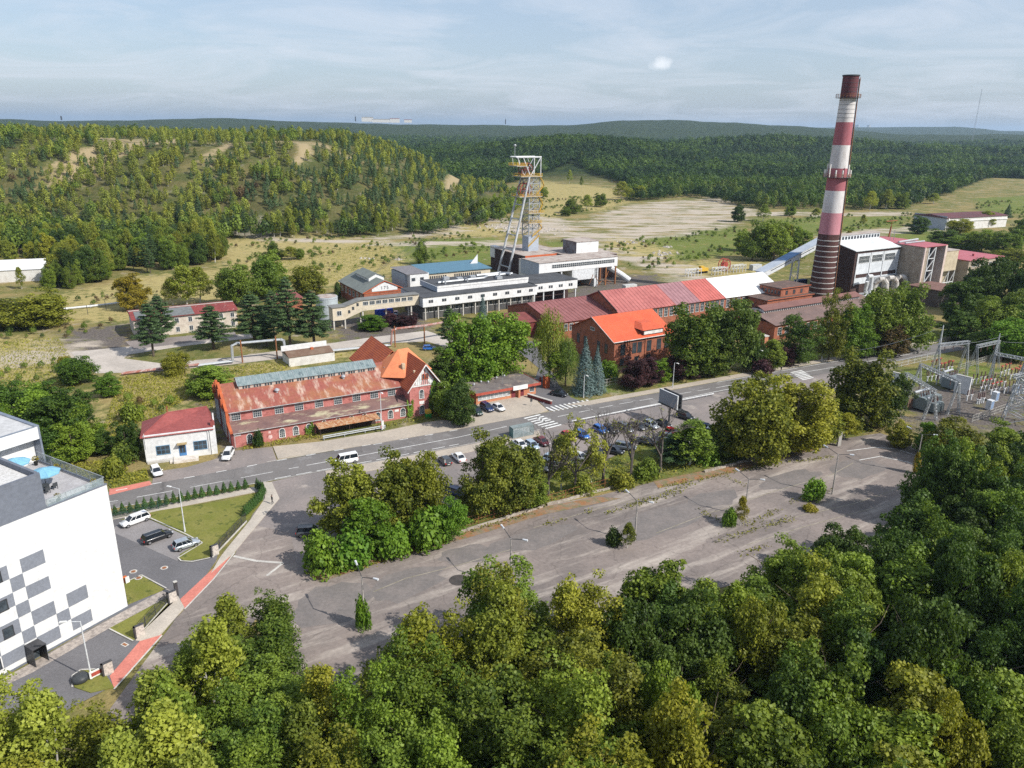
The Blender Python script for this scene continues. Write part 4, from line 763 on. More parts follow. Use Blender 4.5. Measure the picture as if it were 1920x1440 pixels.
# ------------------------------------------------------------------ heap and far woods
def lowtree(name, seed, h, rad, n, size, lm, shape, tm=bark):
    rg = np.random.default_rng(seed); t = rg.uniform(0, 1, n)**(.8 if shape != 'cone' else 1.3); a_ = rg.uniform(0, 6.28, n)
    if shape == 'cone': rr = rad*(1-t)**.8*rg.uniform(.45, 1.1, n); z = h*(.12+.88*t)
    elif shape == 'tall': rr = rad*np.sin(np.clip(t*.9+.08, 0, 1)*3.14)**.7*rg.uniform(.2, 1.1, n); z = h*(.15+.85*t)
    else:
        d = dirs(n, rg, -.5); n = len(d); w = 1+.25*np.sin(d[:, 0]*5+seed)+.2*np.cos(d[:, 1]*6); P = d*rg.uniform(.75, 1.02, n)[:, None]*w[:, None]*[rad, rad, h*.42]+[0, 0, h*.56]; Nn = d+rg.normal(size=(n, 3))*.35
    if shape != 'round': P = np.stack([rr*np.cos(a_), rr*np.sin(a_), z], 1); Nn = np.stack([np.cos(a_), np.sin(a_), a_*0+.6], 1)+rg.normal(size=(n, 3))*.45
    Q = lf(P, Nn, size, rg); tr = np.array([[(.12*math.cos(q), .12*math.sin(q), 0), (.12*math.cos(q+2.1), .12*math.sin(q+2.1), 0), (0, 0, h*.8), (0, 0, h*.8)] for q in (0, 2.1, 4.2)])
    A = np.concatenate([Q, tr]); return npmesh(name, A.reshape(-1, 3), len(A), [lm, tm], mi=[0]*len(Q)+[1]*3, rnd=rg.uniform(0, 1, len(A)))
LOW = [lowtree('birch_tree', 1, 10, 2.5, 360, .75, LM['birch'], 'tall', barkbirch), lowtree('birch_tree', 2, 9, 2.3, 330, .75, LM['olive'], 'tall', barkbirch), lowtree('pine_tree', 3, 9, 2.3, 330, .7, LM['pine'], 'cone'), lowtree('pine_tree', 4, 8, 2.6, 330, .7, LM['pine'], 'cone'),
       lowtree('broadleaf_tree', 5, 10, 3.6, 420, 1., LM['green'], 'round'), lowtree('broadleaf_tree', 6, 9, 3.9, 420, 1., LM['deep'], 'round'), lowtree('broadleaf_tree', 7, 8, 3., 330, .9, LM['brown'], 'round'), lowtree('broadleaf_tree', 8, 8.5, 5., 480, 1.3, LM['deep'], 'round'), lowtree('broadleaf_tree', 9, 9.5, 4.6, 480, 1.2, LM['green'], 'round')]
def vis(x, y, z):
    px, py = proj((x, y, z)); return -60 < px < 1980
def scatter(fn, n, xr, yr, mind, seed):
    rg = np.random.default_rng(seed); X = rg.uniform(*xr, n); Y = rg.uniform(*yr, n); k = fn(X, Y); X, Y = X[k], Y[k]
    cell = {}; keep = []
    for i in range(len(X)):
        c = (int(X[i]//mind), int(Y[i]//mind))
        if any((X[i]-q[0])**2+(Y[i]-q[1])**2 < mind*mind for a in (-1, 0, 1) for b in (-1, 0, 1) for q in cell.get((c[0]+a, c[1]+b), ())): continue
        cell.setdefault(c, []).append((X[i], Y[i])); keep.append((X[i], Y[i]))
    return np.array(keep)
FRONT = pxpoly([(-500, 560), (-60, 548), (60, 542), (150, 545), (210, 520), (290, 512), (350, 500), (420, 492), (430, 440), (300, 400), (-500, 400)]); TENT = pxpoly([(-300, 550), (105, 540), (125, 495), (-300, 495)])
clear_road = pxpoly([(835, 352), (862, 290), (880, 292), (850, 358)])
def heapwood(X, Y):
    d = inside_dist(X, Y, HEAP); px = 960+FPX*X/(Y*math.cos(PITCH))*.97
    hb = np.clip((wav(X, Y, 90, 24)-.2)*np.clip((-165-X)/50, 0, 1), 0, 1)*smooth((d-60)/60.); hb = np.maximum(hb, .8*np.exp(-(((X+330)/60.)**2+((Y-650)/22.)**2))); hb = np.maximum(hb, 1.*np.exp(-(((X+190)/90.)**2+((Y-625)/16.)**2)))
    front = (inside_dist(X, Y, FRONT) > 0) & (inside_dist(X, Y, TENT) < 0)
    return ((d > 2) & (px > -80) & (px < 1000) & (rng.uniform(0, 1, X.shape) > np.clip(hb*1.1+.02+.42*np.clip((-110-X)/80, 0, 1)*smooth((d-70)/50)+.3*smooth(np.abs(wav(X, Y, 55, 20, 3))-.55), 0, 1)) | front) & (Y < 860)
hp = scatter(heapwood, 75000, (-650, 30), (230, 860), 3.1, 5); hp = hp[rng.uniform(0, 1, len(hp)) < .52+.3*np.clip(wav(hp[:, 0], hp[:, 1], 38, 14, 4), -1, .9)]
for q in TRACKS: hp = hp[inside_dist(hp[:, 0], hp[:, 1], q) < -2.5]
hp = hp[[not (inside_dist(np.array([a]), np.array([b]), [(-30, 600), (-15, 600), (0, 760), (-18, 760)])[0] > -2) for a, b in hp]]
def kindof(x, y, rg):
    d = inside_dist(np.array([x]), np.array([y]), HEAP)[0]; w_ = wav(x, y, 160, 30, 3); u_ = rg.uniform()
    if d < 12: return rg.choice([0, 1, 4, 5, 4, 2, 5])
    if x > -150 and d > 40: return rg.choice([2, 3, 2, 3, 0, 1]) 
    if w_ > .3: return rg.choice([0, 1, 0, 1, 2])
    if w_ < -1.6: return rg.choice([2, 3, 2, 6])
    return rg.choice([0, 1, 0, 1, 2, 3, 4])
order = np.argsort(np.hypot(hp[:, 0], hp[:, 1])); hp = hp[order]
GN = {0: ('light green birch among the nearest trees at the foot of the wooded spoil heap', 'nearest birches on the spoil heap'), 2: ('dark pine among the nearest trees at the foot of the wooded spoil heap', 'nearest pines on the spoil heap'), 4: ('round broadleaf tree among the nearest at the foot of the wooded spoil heap', 'nearest broadleaf trees on the spoil heap'), 6: ('reddish-brown shrub tree at the foot of the wooded spoil heap', 'reddish shrub trees on the spoil heap')}
rg = np.random.default_rng(23); stuffpts = {i: [] for i in range(7)}
cnt = {}
for i, (x, y) in enumerate(hp):
    k = int(kindof(x, y, rg)); z = gz(x, y); g_ = 0 if k < 2 else 2 if k < 4 else 4 if k < 6 else 6
    s = rg.uniform(.65, 1.25)*(1.15 if y < 455 else .92)
    if vis(x, y, z) and cnt.get(g_, 0) < 110 and sum(cnt.values()) < 320:
        cnt[g_] = cnt.get(g_, 0)+1; kk = ('birch%d' % rg.integers(2), 'pine%d' % rg.integers(2), 'broad%d' % rg.integers(3), 'broad1')[g_//2]; tree(kk, (x, y, z-.2), (12 if g_ != 6 else 7)*s*(.9 if g_ == 4 else 1), (2.6, 2.7, 3.4, 3.)[g_//2]*s, (None, None, ('green', 'olive', 'green', 'deep')[rg.integers(4)], 'brown')[g_//2], J(.15), GN[g_][0], 'tree', GN[g_][1])
    else: stuffpts[k].append((x, y, z-.2, s))
def stuff_forest(name, lists, label, tint):
    """ground-cover woods: one object whose geometry nodes set low-detail trees on its points"""
    ng = bpy.data.node_groups.new(name, 'GeometryNodeTree'); ng.interface.new_socket('Geometry', in_out='INPUT', socket_type='NodeSocketGeometry'); ng.interface.new_socket('Geometry', in_out='OUTPUT', socket_type='NodeSocketGeometry')
    n = ng.nodes; l = ng.links; gi = n.new('NodeGroupInput'); go = n.new('NodeGroupOutput'); join = n.new('GeometryNodeJoinGeometry'); l.new(join.outputs[0], go.inputs[0])
    V = []; S = []; I = []; RT = []
    for k, lst in lists.items():
        for q in lst: V.append(q[:3]); S.append(q[3]); I.append(k); RT.append(random.uniform(0, 6.28))
    me = bpy.data.meshes.new(name); me.vertices.add(len(V)); me.vertices.foreach_set('co', np.array(V, np.float32).ravel())
    for nm, ty, d in (('scl', 'FLOAT', S), ('kind', 'INT', I), ('rot', 'FLOAT', RT)): a = me.attributes.new(nm, ty, 'POINT'); a.data.foreach_set('value', np.array(d))
    def named(nm, ty):
        q = n.new('GeometryNodeInputNamedAttribute'); q.data_type = ty; q.inputs[0].default_value = nm; return q.outputs[0]
    for k in lists:
        if not lists[k]: continue
        po = bpy.data.objects.new('source_'+LOW[k].name, LOW[k]); po.color = (*tint, 1)
        oi = n.new('GeometryNodeObjectInfo'); oi.inputs['Object'].default_value = po; oi.inputs['As Instance'].default_value = True
        cmp_ = n.new('FunctionNodeCompare'); cmp_.data_type = 'INT'; cmp_.operation = 'EQUAL'; l.new(named('kind', 'INT'), cmp_.inputs[2]); cmp_.inputs[3].default_value = k
        ip = n.new('GeometryNodeInstanceOnPoints'); l.new(gi.outputs[0], ip.inputs['Points']); l.new(oi.outputs['Geometry'], ip.inputs['Instance']); l.new(cmp_.outputs[0], ip.inputs['Selection'])
        l.new(named('scl', 'FLOAT'), ip.inputs['Scale']); cx_ = n.new('ShaderNodeCombineXYZ'); l.new(named('rot', 'FLOAT'), cx_.inputs[2]); l.new(cx_.outputs[0], ip.inputs['Rotation']); l.new(ip.outputs[0], join.inputs[0])
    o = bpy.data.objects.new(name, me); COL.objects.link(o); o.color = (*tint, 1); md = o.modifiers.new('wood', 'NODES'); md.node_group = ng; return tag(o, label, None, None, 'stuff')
stuff_forest('heap_wood', stuffpts, 'mixed pine and birch wood covering the spoil heap', (1, 1, 1))
OPEN = [pxpoly(p) for p in ([(850, 470), (1010, 330), (1075, 322), (1170, 345), (1200, 378), (1300, 368), (1420, 392), (1700, 392), (1760, 370), (1800, 362), (1800, 800), (800, 800)], [(1790, 358), (1850, 338), (2400, 330), (2600, 600), (1750, 500)], [(0, 430), (860, 425), (900, 360), (1010, 330), (1010, 700), (0, 700)])]
sz = {i: [] for i in (4, 5, 6, 8)}
def scrub(X, Y):
    k = np.zeros(X.shape, bool)
    for q in ([(420, 452), (860, 440), (940, 455), (900, 500), (600, 540), (430, 520)], [(1000, 345), (1150, 350), (1200, 385), (1020, 410)], [(1040, 455), (1380, 430), (1430, 480), (1300, 520), (1160, 500)], [(1420, 405), (1720, 402), (1700, 425), (1500, 445)], [(0, 625), (120, 600), (240, 600), (120, 640), (170, 720), (0, 720)], [(110, 560), (420, 510), (420, 530), (240, 590), (110, 605)], [(225, 708), (370, 695), (380, 760), (230, 810)], [(810, 415), (960, 410), (960, 440), (840, 432)], [(1820, 380), (1920, 372), (1920, 480), (1840, 420)]): k |= inside_dist(X, Y, pxpoly(q)) > 0
    return k & (wav(X, Y, 45, 8, 4) > .35)
P = scatter(scrub, 40000, (-280, 480), (160, 760), 3.2, 99); rg2 = np.random.default_rng(98)
for x, y in P: sz[int(rg2.choice([4, 5, 8, 4, 6]))].append((x, y, gz(x, y)-.15, rg2.uniform(.1, .3)))
stuff_forest('scrub', sz, 'low scrub and seedlings scattered over the open meadows', (1, 1, 1))
fz = {i: [] for i in (0, 1, 4, 5, 7, 8)}
def farwood(X, Y):
    r_ = np.hypot(X, Y); d = inside_dist(X, Y, HEAP); k = (d < -6) & (np.abs(X) < Y*.72+20) & (Y > 430)
    for p in OPEN: k &= inside_dist(X, Y, p) < 0
    return k & (rng.uniform(0, 1, X.shape) > .25*smooth((r_-1500)/2500))
for (y0, y1, n_, md_) in ((430, 1000, 60000, 6.5), (1000, 1700, 60000, 9.), (1700, 3000, 60000, 15.)):
    P = scatter(farwood, n_, (-y1*.72, y1*.72), (y0, y1), md_, int(y1)); Z = terrain(P[:, 0], P[:, 1])
    for (x, y), z in zip(P, Z):
        edge = y < 900; u_ = rg.uniform(); w_ = wav(x, y, 260, 34, 3)
        k = ((4 if w_ > -.2 else 5) if edge else (8 if w_ > .3 else 7)) if u_ > (.35 if edge else .04) else (0 if u_ > .15 else 1)
        fz[k].append((x, y, z-1, (1.2 if y < 1000 else 1.35 if y < 1700 else 2.)*rg.uniform(.7, 1.3)))
stuff_forest('far_wood', fz, 'far deciduous wood reaching to the hills', (.5, .62, .58))  # tint paints sun-angle darkness and bluish distance into the leaf colour
for i, (x, yb, yt, w, k) in enumerate([(1068, 345, 318, 12, 0), (1090, 352, 330, 8, 0), (1075, 400, 372, 34, 4), (1100, 392, 365, 26, 1), (1125, 388, 362, 26, 4), (1165, 375, 340, 36, 1), (1185, 372, 345, 30, 4), (1200, 375, 348, 30, 1), (1060, 405, 388, 22, 5), (810, 408, 380, 26, 0), (880, 410, 372, 30, 4), (905, 412, 368, 30, 5), (935, 410, 362, 30, 4), (1020, 372, 350, 18, 5), (850, 410, 375, 28, 4), (1750, 382, 362, 26, 0), (1690, 392, 360, 30, 4), (1660, 392, 355, 30, 0), (1630, 394, 358, 28, 1), (1480, 405, 385, 24, 4), (1530, 408, 390, 20, 0), (520, 485, 455, 36, 4), (545, 487, 462, 32, 1), (560, 486, 465, 26, 5)]):
    p = at(x, yb); h = max(3, hgt(p, yt)); sc_ = h/9.5; w2 = w/2*((p-[0, 0, H])@_f)/FPX/3.
    tree(('birch0', 'birch1', '', '', 'broad0', 'broad2')[k], (p[0], p[1], 0), h, w/2*((p-[0, 0, H])@_f)/FPX, 'green' if k > 3 else None, J(.15), ('birch' if k < 2 else 'broadleaf tree')+' standing by the open ground between heap and far wood', 'tree', 'birches by the far open ground' if k < 2 else 'broadleaf trees by the far open ground')
# ------------------------------------------------------------------ building parts
def window(rt, face, s, z, w, h, base, parts=(2, 2), fm=None, arch=False, gm=None, name='window', fr=.07, label=None):
    """face: 'f' front (-y), 'b' back, 'l' (-x), 'r' (+x); base = wall plane coordinate; s = centre along the wall. One mesh frame, glass its child"""
    fm = fm or frame_w; b = MB(); g = MB(); t = .07
    def P(a, d, zz): return {'f': (s+a, base-d, zz), 'b': (s-a, base+d, zz), 'l': (base-d, s-a, zz), 'r': (base+d, s+a, zz)}[face]
    def bar(a0, a1, z0, z1, d0=0., d1=t):
        c = [P(a0, d0, z0), P(a1, d1, z1)]; b.box(min(c[0][0], c[1][0]), max(c[0][0], c[1][0]), min(c[0][1], c[1][1]), max(c[0][1], c[1][1]), z0, z1)
    hw = w/2; zt = z+h
    if arch:
        zs = zt-hw; n = 8; pts = [(hw*math.cos(math.pi*k/n), zs+hw*math.sin(math.pi*k/n)) for k in range(n+1)]
        for (a0, z0), (a1, z1) in zip(pts, pts[1:]): b.tube(P(a0, t*.5, z0), P(a1, t*.5, z1), fr*1.1, n=4)
        bar(-hw-fr, -hw+fr, z, zs); bar(hw-fr, hw+fr, z, zs); g.quad(*[P(a, .02, zz_) for a, zz_ in ([(-hw, z), (hw, z)]+pts)])
    else:
        zs = zt; bar(-hw-fr, hw+fr, zt-fr*.3, zt+fr); bar(-hw-fr, -hw+fr*.3, z, zt-fr*.3); bar(hw-fr*.3, hw+fr, z, zt-fr*.3); g.quad(*[P(a, .02, zz_) for a, zz_ in ((-hw, z), (hw, z), (hw, zt), (-hw, zt))])
    bar(-hw-fr*1.6, hw+fr*1.6, z-fr*1.2, z, 0, t*1.8)
    for i in range(1, parts[0]): a = -hw+w*i/parts[0]; bar(a-fr*.35, a+fr*.35, z, zs, 0, t*.7)
    for j in range(1, parts[1]): q = z+(zs-z)*j/parts[1]; bar(-hw+fr*.3, hw-fr*.3, q-fr*.3, q+fr*.3, 0, t*.6)
    f = b.build(name, fm, rt); g.build('pane', gm or glass, f)
    if label: f['label'] = label
    return f
def gable_roof(x0, x1, y0, y1, ze, zr, t=.15, ribs=0, yr=None, over=0):
    """ridge along x; eaves at y0 and y1"""
    yr = (y0+y1)/2 if yr is None else yr; b = MB()
    b.ext([(y0, ze), (yr, zr), (y1, ze), (y1, ze-t), (yr, zr-t), (y0, ze-t)][::-1], x0, x1)
    if ribs:
        n = int((x1-x0)/ribs)
        for i in range(n+1):
            x = x0+.06+(x1-x0-.12)*i/n
            for ya, yb, za, zb in ((y0, yr, ze, zr), (y1, yr, ze, zr)): b.quad((x-.05, ya, za+.002), (x+.05, ya, za+.002), (x+.05, yb, zb+.1), (x-.05, yb, zb+.1)) if False else b.tube((x, ya, za+.03), (x, yb, zb+.03), .075, n=4)
    return b
def box_walls(x0, x1, y0, y1, z1, z0=-.3): return MB().box(x0, x1, y0, y1, z0, z1)
# ------------------------------------------------------------------ white block (front along local x, back is +y after turning)
C0 = at(240, 1139)[:2]; A0 = R(-120.5)
wb = root('apartment_block', 'white apartment block with grey chequered squares and a railed roof terrace', 'apartment block', C0, A0)
# local frame: x runs down-left along the front, -y is the back
b = MB(); b.box(0, 34, -30, 0, -.3, 18.3); b.box(0, 34, -.22, 0, 18.3, 18.9); b.box(-0, .22, -16, -.22, 18.3, 18.55); b.build('wall', white, wb)
MB().box(-.03, 34, .0, .04, -.05, .25).build('plinth', slate, wb); b = MB(); b.box(-.06, 7.8, -.3, .06, 18.9, 19.02); b.box(-.06, .26, -16, -.3, 18.55, 18.67); b.build('coping', slate, wb)
gs = mat('grey_render', (.2, .215, .25), sc=.5, amt=.08, rough=.85)
b = MB(); cols = [(4.95, 7.6), (7.6, 9.2), (9.2, 12), (12, 13.5), (13.5, 16.2), (16.2, 17.8), (17.8, 20.5), (20.5, 22.1), (22.1, 24.8)]
rws = [(.95, 2.75), (2.75, 4.5), (4.5, 6.5), (6.5, 8.3), (8.3, 10.1), (10.1, 12), (12, 13.9)]
pat = {0: [0, 2, 4, 6, 8], 1: [1, 3, 5, 7], 2: [0, 2, 4, 6, 8], 3: [3, 5, 7], 4: [2, 4, 6, 8], 5: [3, 5, 7], 6: [2, 4, 6, 8]}
for rI, cs in pat.items():
    for c_ in cs:
        if rI == 6 and c_ == 2 or True:
            z0, z1 = rws[rI]; b.box(cols[c_][0], cols[c_][1], 0, .035, z0+.02, z1-.02)
b.build('painted_squares', gs, wb)
for s_, z_ in ((14.9, 4.7), (14.9, 8.4), (14.9, 12.2), (19.5, 4.7), (19.5, 8.4), (19.5, 12.2), (17., 1.2), (23.6, 4.7), (23.6, 8.4)):
    f = window(wb, 'b', s_, z_, 1.1, 1.3, .04, (1, 1), frame_d)
b = MB(); b.box(11.95, 13.6, .05, 1.9, 2.45, 2.56); b.box(11.95, 12.02, .05, 1.9, 0, 2.45); b.box(13.53, 13.6, .05, 1.9, 0, 2.45); pc = b.build('entrance_porch', frame_d, wb)
b = MB(); b.quad((12.03, .06, .05), (13.5, .06, .05), (13.5, .06, 2.4), (12.03, .06, 2.4)); b.build('glass_door', glass, wb); b = MB(); b.box(11.97, 12.0, 1.9, 1.93, 0, 2.4); b.quad((11.94, .1, .1), (11.94, 1.85, .1), (11.94, 1.85, 2.4), (11.94, .1, 2.4)); b.build('porch_glass', bglass, pc)
# grey upper storey, flush with the front
b = MB(); b.box(7.82, 34, -.5, .01, 18.9, 23.2); b.box(7.82, 34, -.3, .03, 23.2, 23.72); b.ext([(-9.5, 23.72), (-9.5, 18.3), (-.5, 18.3), (-.5, 23.72)], 7.82, 8.2); b.box(8.2, 34, -9.5, -.5, 18.3, 22.9); b.build('upper_storey', slate, wb)
b = MB(); b.box(8.25, 34, -9.4, -.32, 22.9, 22.98); b.build('gravel_roof', mat('white_gravel', (.62, .61, .6), (.45, .44, .42), sc=3, fine=14, rough=1), wb)
b = MB(); b.box(.26, 7.8, -16, -.25, 18.3, 18.36); b.box(7.8, 12, -16, -9.55, 18.3, 18.36); b.build('terrace_deck', mat('terrace_deck_boards', (.42, .41, .42), (.36, .35, .36), sc=.6, rough=.8), wb)
b = MB(); b.box(.3, 7.7, -.16, -.14, 18.95, 19.95); b.box(.1, .12, -15.9, -.3, 18.7, 19.95); gl = b.build('glass_railing', bglass, wb)
b = MB(); b.box(.1, 7.75, -.19, -.11, 19.95, 20.0); b.box(.07, .15, -15.9, -.19, 19.95, 20.0)
for x in (.3, 2.7, 5.2, 7.6): b.box(x-.03, x+.03, -.18, -.12, 18.95, 19.95)
for y in (-3.5, -6.5, -9.5, -12.5, -15.8): b.box(.08, .14, y-.03, y+.03, 18.7, 19.95)
b.build('handrail', steel, gl)
# tall block at the back
b = MB(); b.box(-.6, 34, -30, -17.6, 18.3, 21.7); b.box(-.6, 34, -30, -15.8, 21.7, 23.5); b.build('penthouse', white, wb)
b = MB(); b.box(-.85, -.6, -30, -15.8, 17, 23.65); b.box(-.85, 34, -30.2, -29.9, 23.5, 23.75); b.box(-.6, -.2, -29.9, -15.8, 23.5, 23.75); b.box(-.2, 34, -16.0, -15.78, 23.5, 23.62); b.build('metal_edging', mat('blue_grey_flashing', (.2, .23, .29), (.26, .3, .36), sc=1, rough=.4, metal=.3), wb)
b = MB(); b.box(-.2, 34, -29.9, -16, 23.5, 23.56); b.build('roof_membrane', mat('pale_roof_membrane', (.5, .5, .5), (.42, .42, .42), sc=.4), wb)
f = window(wb, 'b', 8, 18.5, 7.5, 2.4, -17.6, (5, 1), frame_d)
def umbrella(x, y, z, r_, lab):
    rt = root('garden_umbrella', lab, 'umbrella', (0, 0), 0, 'blue umbrellas on the roof terrace'); c, s = math.cos(A0), math.sin(A0); rt.location = (C0[0]+x*c-y*s, C0[1]+x*s+y*c, z)
    b = MB(); b.tube((0, 0, 0), (0, 0, 2.7), .04, n=6); b.lathe([(.35, 0), (.35, .08), (.06, .12)], n=10); b.build('pole', darkmetal, rt)
    b = MB(); n = 8
    for k in range(n):
        a0, a1 = 6.283*k/n, 6.283*(k+1)/n; b.quad((r_*math.cos(a0), r_*math.sin(a0), 2.05), (r_*math.cos(a1), r_*math.sin(a1), 2.05), (0, 0, 2.75)); b.quad((r_*math.cos(a0), r_*math.sin(a0), 1.9), (r_*math.cos(a1), r_*math.sin(a1), 1.9), (r_*math.cos(a1), r_*math.sin(a1), 2.05), (r_*math.cos(a0), r_*math.sin(a0), 2.05))
    b.build('canopy', mat('pale_blue_canvas', (.2, .42, .56), (.17, .38, .52), sc=1, rough=.9), rt)
    b = MB()
    for k in range(n): a0 = 6.283*k/n; b.tube((0, 0, 2.73), (r_*math.cos(a0), r_*math.sin(a0), 2.03), .025, n=4)
    b.build('rib', mat('blue_canvas_seam', (.08, .2, .3)), rt)
umbrella(3.9, -7.2, 18.36, 2.0, 'large pale blue umbrella in the middle of the roof terrace'); umbrella(4.2, -13.6, 18.36, 1.9, 'pale blue umbrella by the penthouse wall, half hidden by the parapet'); umbrella(11.2, -5, 22.98, 1.1, 'small pale blue umbrella on the gravel roof of the grey storey')
def onblk(name, lab, cat, x, y, z, g=None):
    c, s = math.cos(A0), math.sin(A0); rt = root(name, lab, cat, (0, 0), A0, g); rt.location = (C0[0]+x*c-y*s, C0[1]+x*s+y*c, z); return rt
for x, y, lab in ((.9, -15, 'potted plant beside the penthouse corner'), (.8, -10, 'potted plant in the middle of the side railing'), (.9, -1.4, 'yellow-green potted plant at the terrace corner'), (5.7, -1.2, 'potted plant by the front railing near the umbrella')):
    rt = onblk('potted_plant', lab, 'potted plant', x, y, 18.36, 'plants in black pots on the terrace'); MB().lathe([(.2, 0), (.28, .55)], n=10).build('pot', black, rt)
    q = npmesh('leaves', (Q := lf(dirs(60, rng, -.2)[:60]*.4+[0, 0, .95], rng.normal(size=(len(dirs(60, np.random.default_rng(1), -.2)), 3))[:60], .28, rng, .4)[:60]).reshape(-1, 3), len(Q), [LM['yellow']], rnd=np.random.default_rng(1).uniform(0, 1, len(Q))); o = bpy.data.objects.new('leaves', q); COL.objects.link(o); o.parent = rt
rt = onblk('patio_table', 'dark round table under the large umbrella on the terrace', 'table', 4.6, -6.2, 18.36); MB().lathe([(.6, .7), (.6, .75)], n=14).build('tabletop', darkmetal, rt); MB().tube((0, 0, 0), (0, 0, .7), .05).lathe([(.3, 0), (.3, .04)], n=10).build('pedestal', darkmetal, rt)
for k, (x, y) in enumerate(((3.7, -5.6), (5.5, -6.8), (4.9, -5.2))):
    rt = onblk('patio_chair', 'dark wicker chair at the terrace table, '+['nearest the corner', 'on the inner side', 'nearest the front railing'][k], 'chair', x, y, 18.36, 'wicker chairs at the terrace table'); MB().box(-.3, .3, -.3, .3, .38, .45).build('seat', darkmetal, rt); MB().box(-.3, .3, .24, .3, .45, .95).build('backrest', darkmetal, rt)
    for sx in (-.26, .26):
        for sy in (-.26, .26): MB().box(sx-.03, sx+.03, sy-.03, sy+.03, 0, .38).build('leg', darkmetal, rt)
# ------------------------------------------------------------------ small white house
O = at(275, 868)[:2]; aw = R(22.5); hs = root('white_house', 'small whitewashed house with a red metal roof and a blue door', 'house', O, aw)
box_walls(0, 13.3, 0, 9, 5.0).box(0, 13.3, 0, .3, 5.0, 5.7).box(13.0, 13.3, .3, 9, 5.0, 5.7).build('wall', white, hs)
redroof = mat('dull_red_sheet_roof', (.28, .075, .068), (.23, .06, .055), sc=.3, rough=.6, c3=(.2, .06, .05), sc3=.5, edge3=(.62, .75))
b = MB(); e = 5.45; b.quad((-.5, -.15, e), (13, -.15, e), (12.2, 9.5, 7.1), (4.6, 7.0, 7.6)); b.quad((-.5, -.15, e), (4.6, 7, 7.6), (-.5, 9.3, e)); b.quad((-.5, 9.3, e), (4.6, 7, 7.6), (12.2, 9.5, 7.1), (12.9, 9.6, 5.4)); b.quad((13, -.15, e), (12.9, 9.6, 5.4), (12.2, 9.5, 7.1)); b.box(-.45, 12.9, -.1, 9.2, e-.12, e-.01); b.build('roof', redroof, hs)
b = MB(); b.tube((-.5, -.15, e+.04), (4.6, 7, 7.66), .1, n=5); b.tube((4.6, 7, 7.66), (12.2, 9.5, 7.16), .1, n=5); b.tube((-.5, -.2, e-.05), (13, -.2, e-.05), .1, n=6); b.build('ridge_and_gutter', redroof, hs)
b = MB(); b.tube((4.6, 7.1, 7.4), (4.6, 7.1, 9), .16); b.build('flue', rust, hs); b = MB(); b.box(12.5, 13.3, 1.2, 2., 5.7, 6.6).tube((12.9, 1.6, 6.6), (12.9, 1.6, 7.), .18, n=8); b.build('chimney', redroof, hs)
for s_ in (3.3, 10.2): window(hs, 'f', s_, 1.45, 2.4, 1.75, 0, (3, 2), mat('blue_frame', (.12, .27, .42)))
b = MB(); b.box(6.15, 7.5, -.06, 0, .55, 3.1); dr = b.build('door', mat('blue_door', (.07, .2, .42), rough=.6), hs); MB().box(6.3, 6.78, -.09, -.06, 1.2, 2.9).box(6.88, 7.35, -.09, -.06, 1.2, 2.9).build('pane', glass, dr); MB().box(5.9, 7.75, -1., -.0, 3.2, 3.32).build('door_canopy', mat('ochre_boards', (.4, .3, .15)), hs)
MB().box(5.0, 9.6, -2.4, -.02, -.1, .5).box(4.3, 5.0, -2., -.02, -.1, .25).build('terrace_step', mat('stained_render', (.66, .62, .57), (.5, .44, .38), sc=.8), hs); MB().box(.2, 5, -.9, -.05, -.1, .35).build('planter', lightconc, hs)
MB().tube((12.2, -.12, 0), (12.2, -.12, 5.4), .07).tube((11.8, -.12, 1), (11.8, -.12, 5.4), .05).tube((.25, -.12, 3), (.25, -.12, 6.2), .05).build('downpipe', frame_w, hs)
# ------------------------------------------------------------------ long brick hall
O = at(438, 840)[:2]; ah = R(29.06); hall = root('brick_hall', 'long pink brick hall with rusty roof, glazed ridge skylight and orange-roofed corner tower', 'industrial hall', O, ah)
pinkb = brick('pink_painted_brick', (.52, .2, .18), (.42, .15, .13), (.75, .75, .75), c3=(.3, .1, .085)); darkred = brick('dark_red_brick', (.2, .045, .04), (.15, .035, .032), (.7, .7, .7)); orangeb = brick('orange_brick_trim', (.5, .13, .05), (.4, .1, .045), (.8, .8, .8))
rustroof = ribbed(mat('rusty_red_roof_sheet', (.27, .085, .065), (.3, .125, .065), sc=.22, rough=.8, c3=(.5, .385, .31), sc3=.3, edge3=(.5, .66), stretch3=(2.2, .5, 1)), 0, .8, .3, .88)
mossroof = mat('mossy_lean_to_roof', (.2, .12, .105), (.15, .09, .085), sc=.3, rough=.95, c3=(.4, .36, .24), sc3=.3, edge3=(.52, .62), stretch3=(.6, 1.5, 1))
L_ = 39.5; b = MB(); b.box(0, L_, 0, 4, -.3, 3.25); b.box(0, L_, 4, 20, -.3, 6.5); b.build('wall', pinkb, hall)
b = MB(); b.ext([(4, 6.5), (12, 10.3), (20, 6.5)], L_-.3, L_-.02); b.ext([(4, -.3), (4, 6.6), (12, 10.35), (20, 6.6), (20, -.3)][::-1], -.25, -.0); b.ext([(0, -.3), (0, 3.4), (4, 4.4), (4, -.3)][::-1], -.25, -.0); b.build('gable_wall', darkred, hall)
b = MB(); b.ext([(3.6, 6.5), (12, 10.45), (20.4, 6.5), (20.4, 6.95), (12, 10.9), (3.6, 6.95)], -.42, .15); b.ext([(-.2, 3.2), (3.6, 4.25), (3.6, 4.7), (-.2, 3.65)], -.42, .15); b.box(-.4, .15, 3.3, 3.7, 4.2, 6.95)
for y, z in ((6.5, 8.2), (9.3, 9.6), (12, 10.9), (14.8, 9.6), (17.5, 8.2)): b.box(-.75, -.25, y-.4, y+.4, z-1.4, z+.5)
b.build('gable_coping', orangeb, hall)
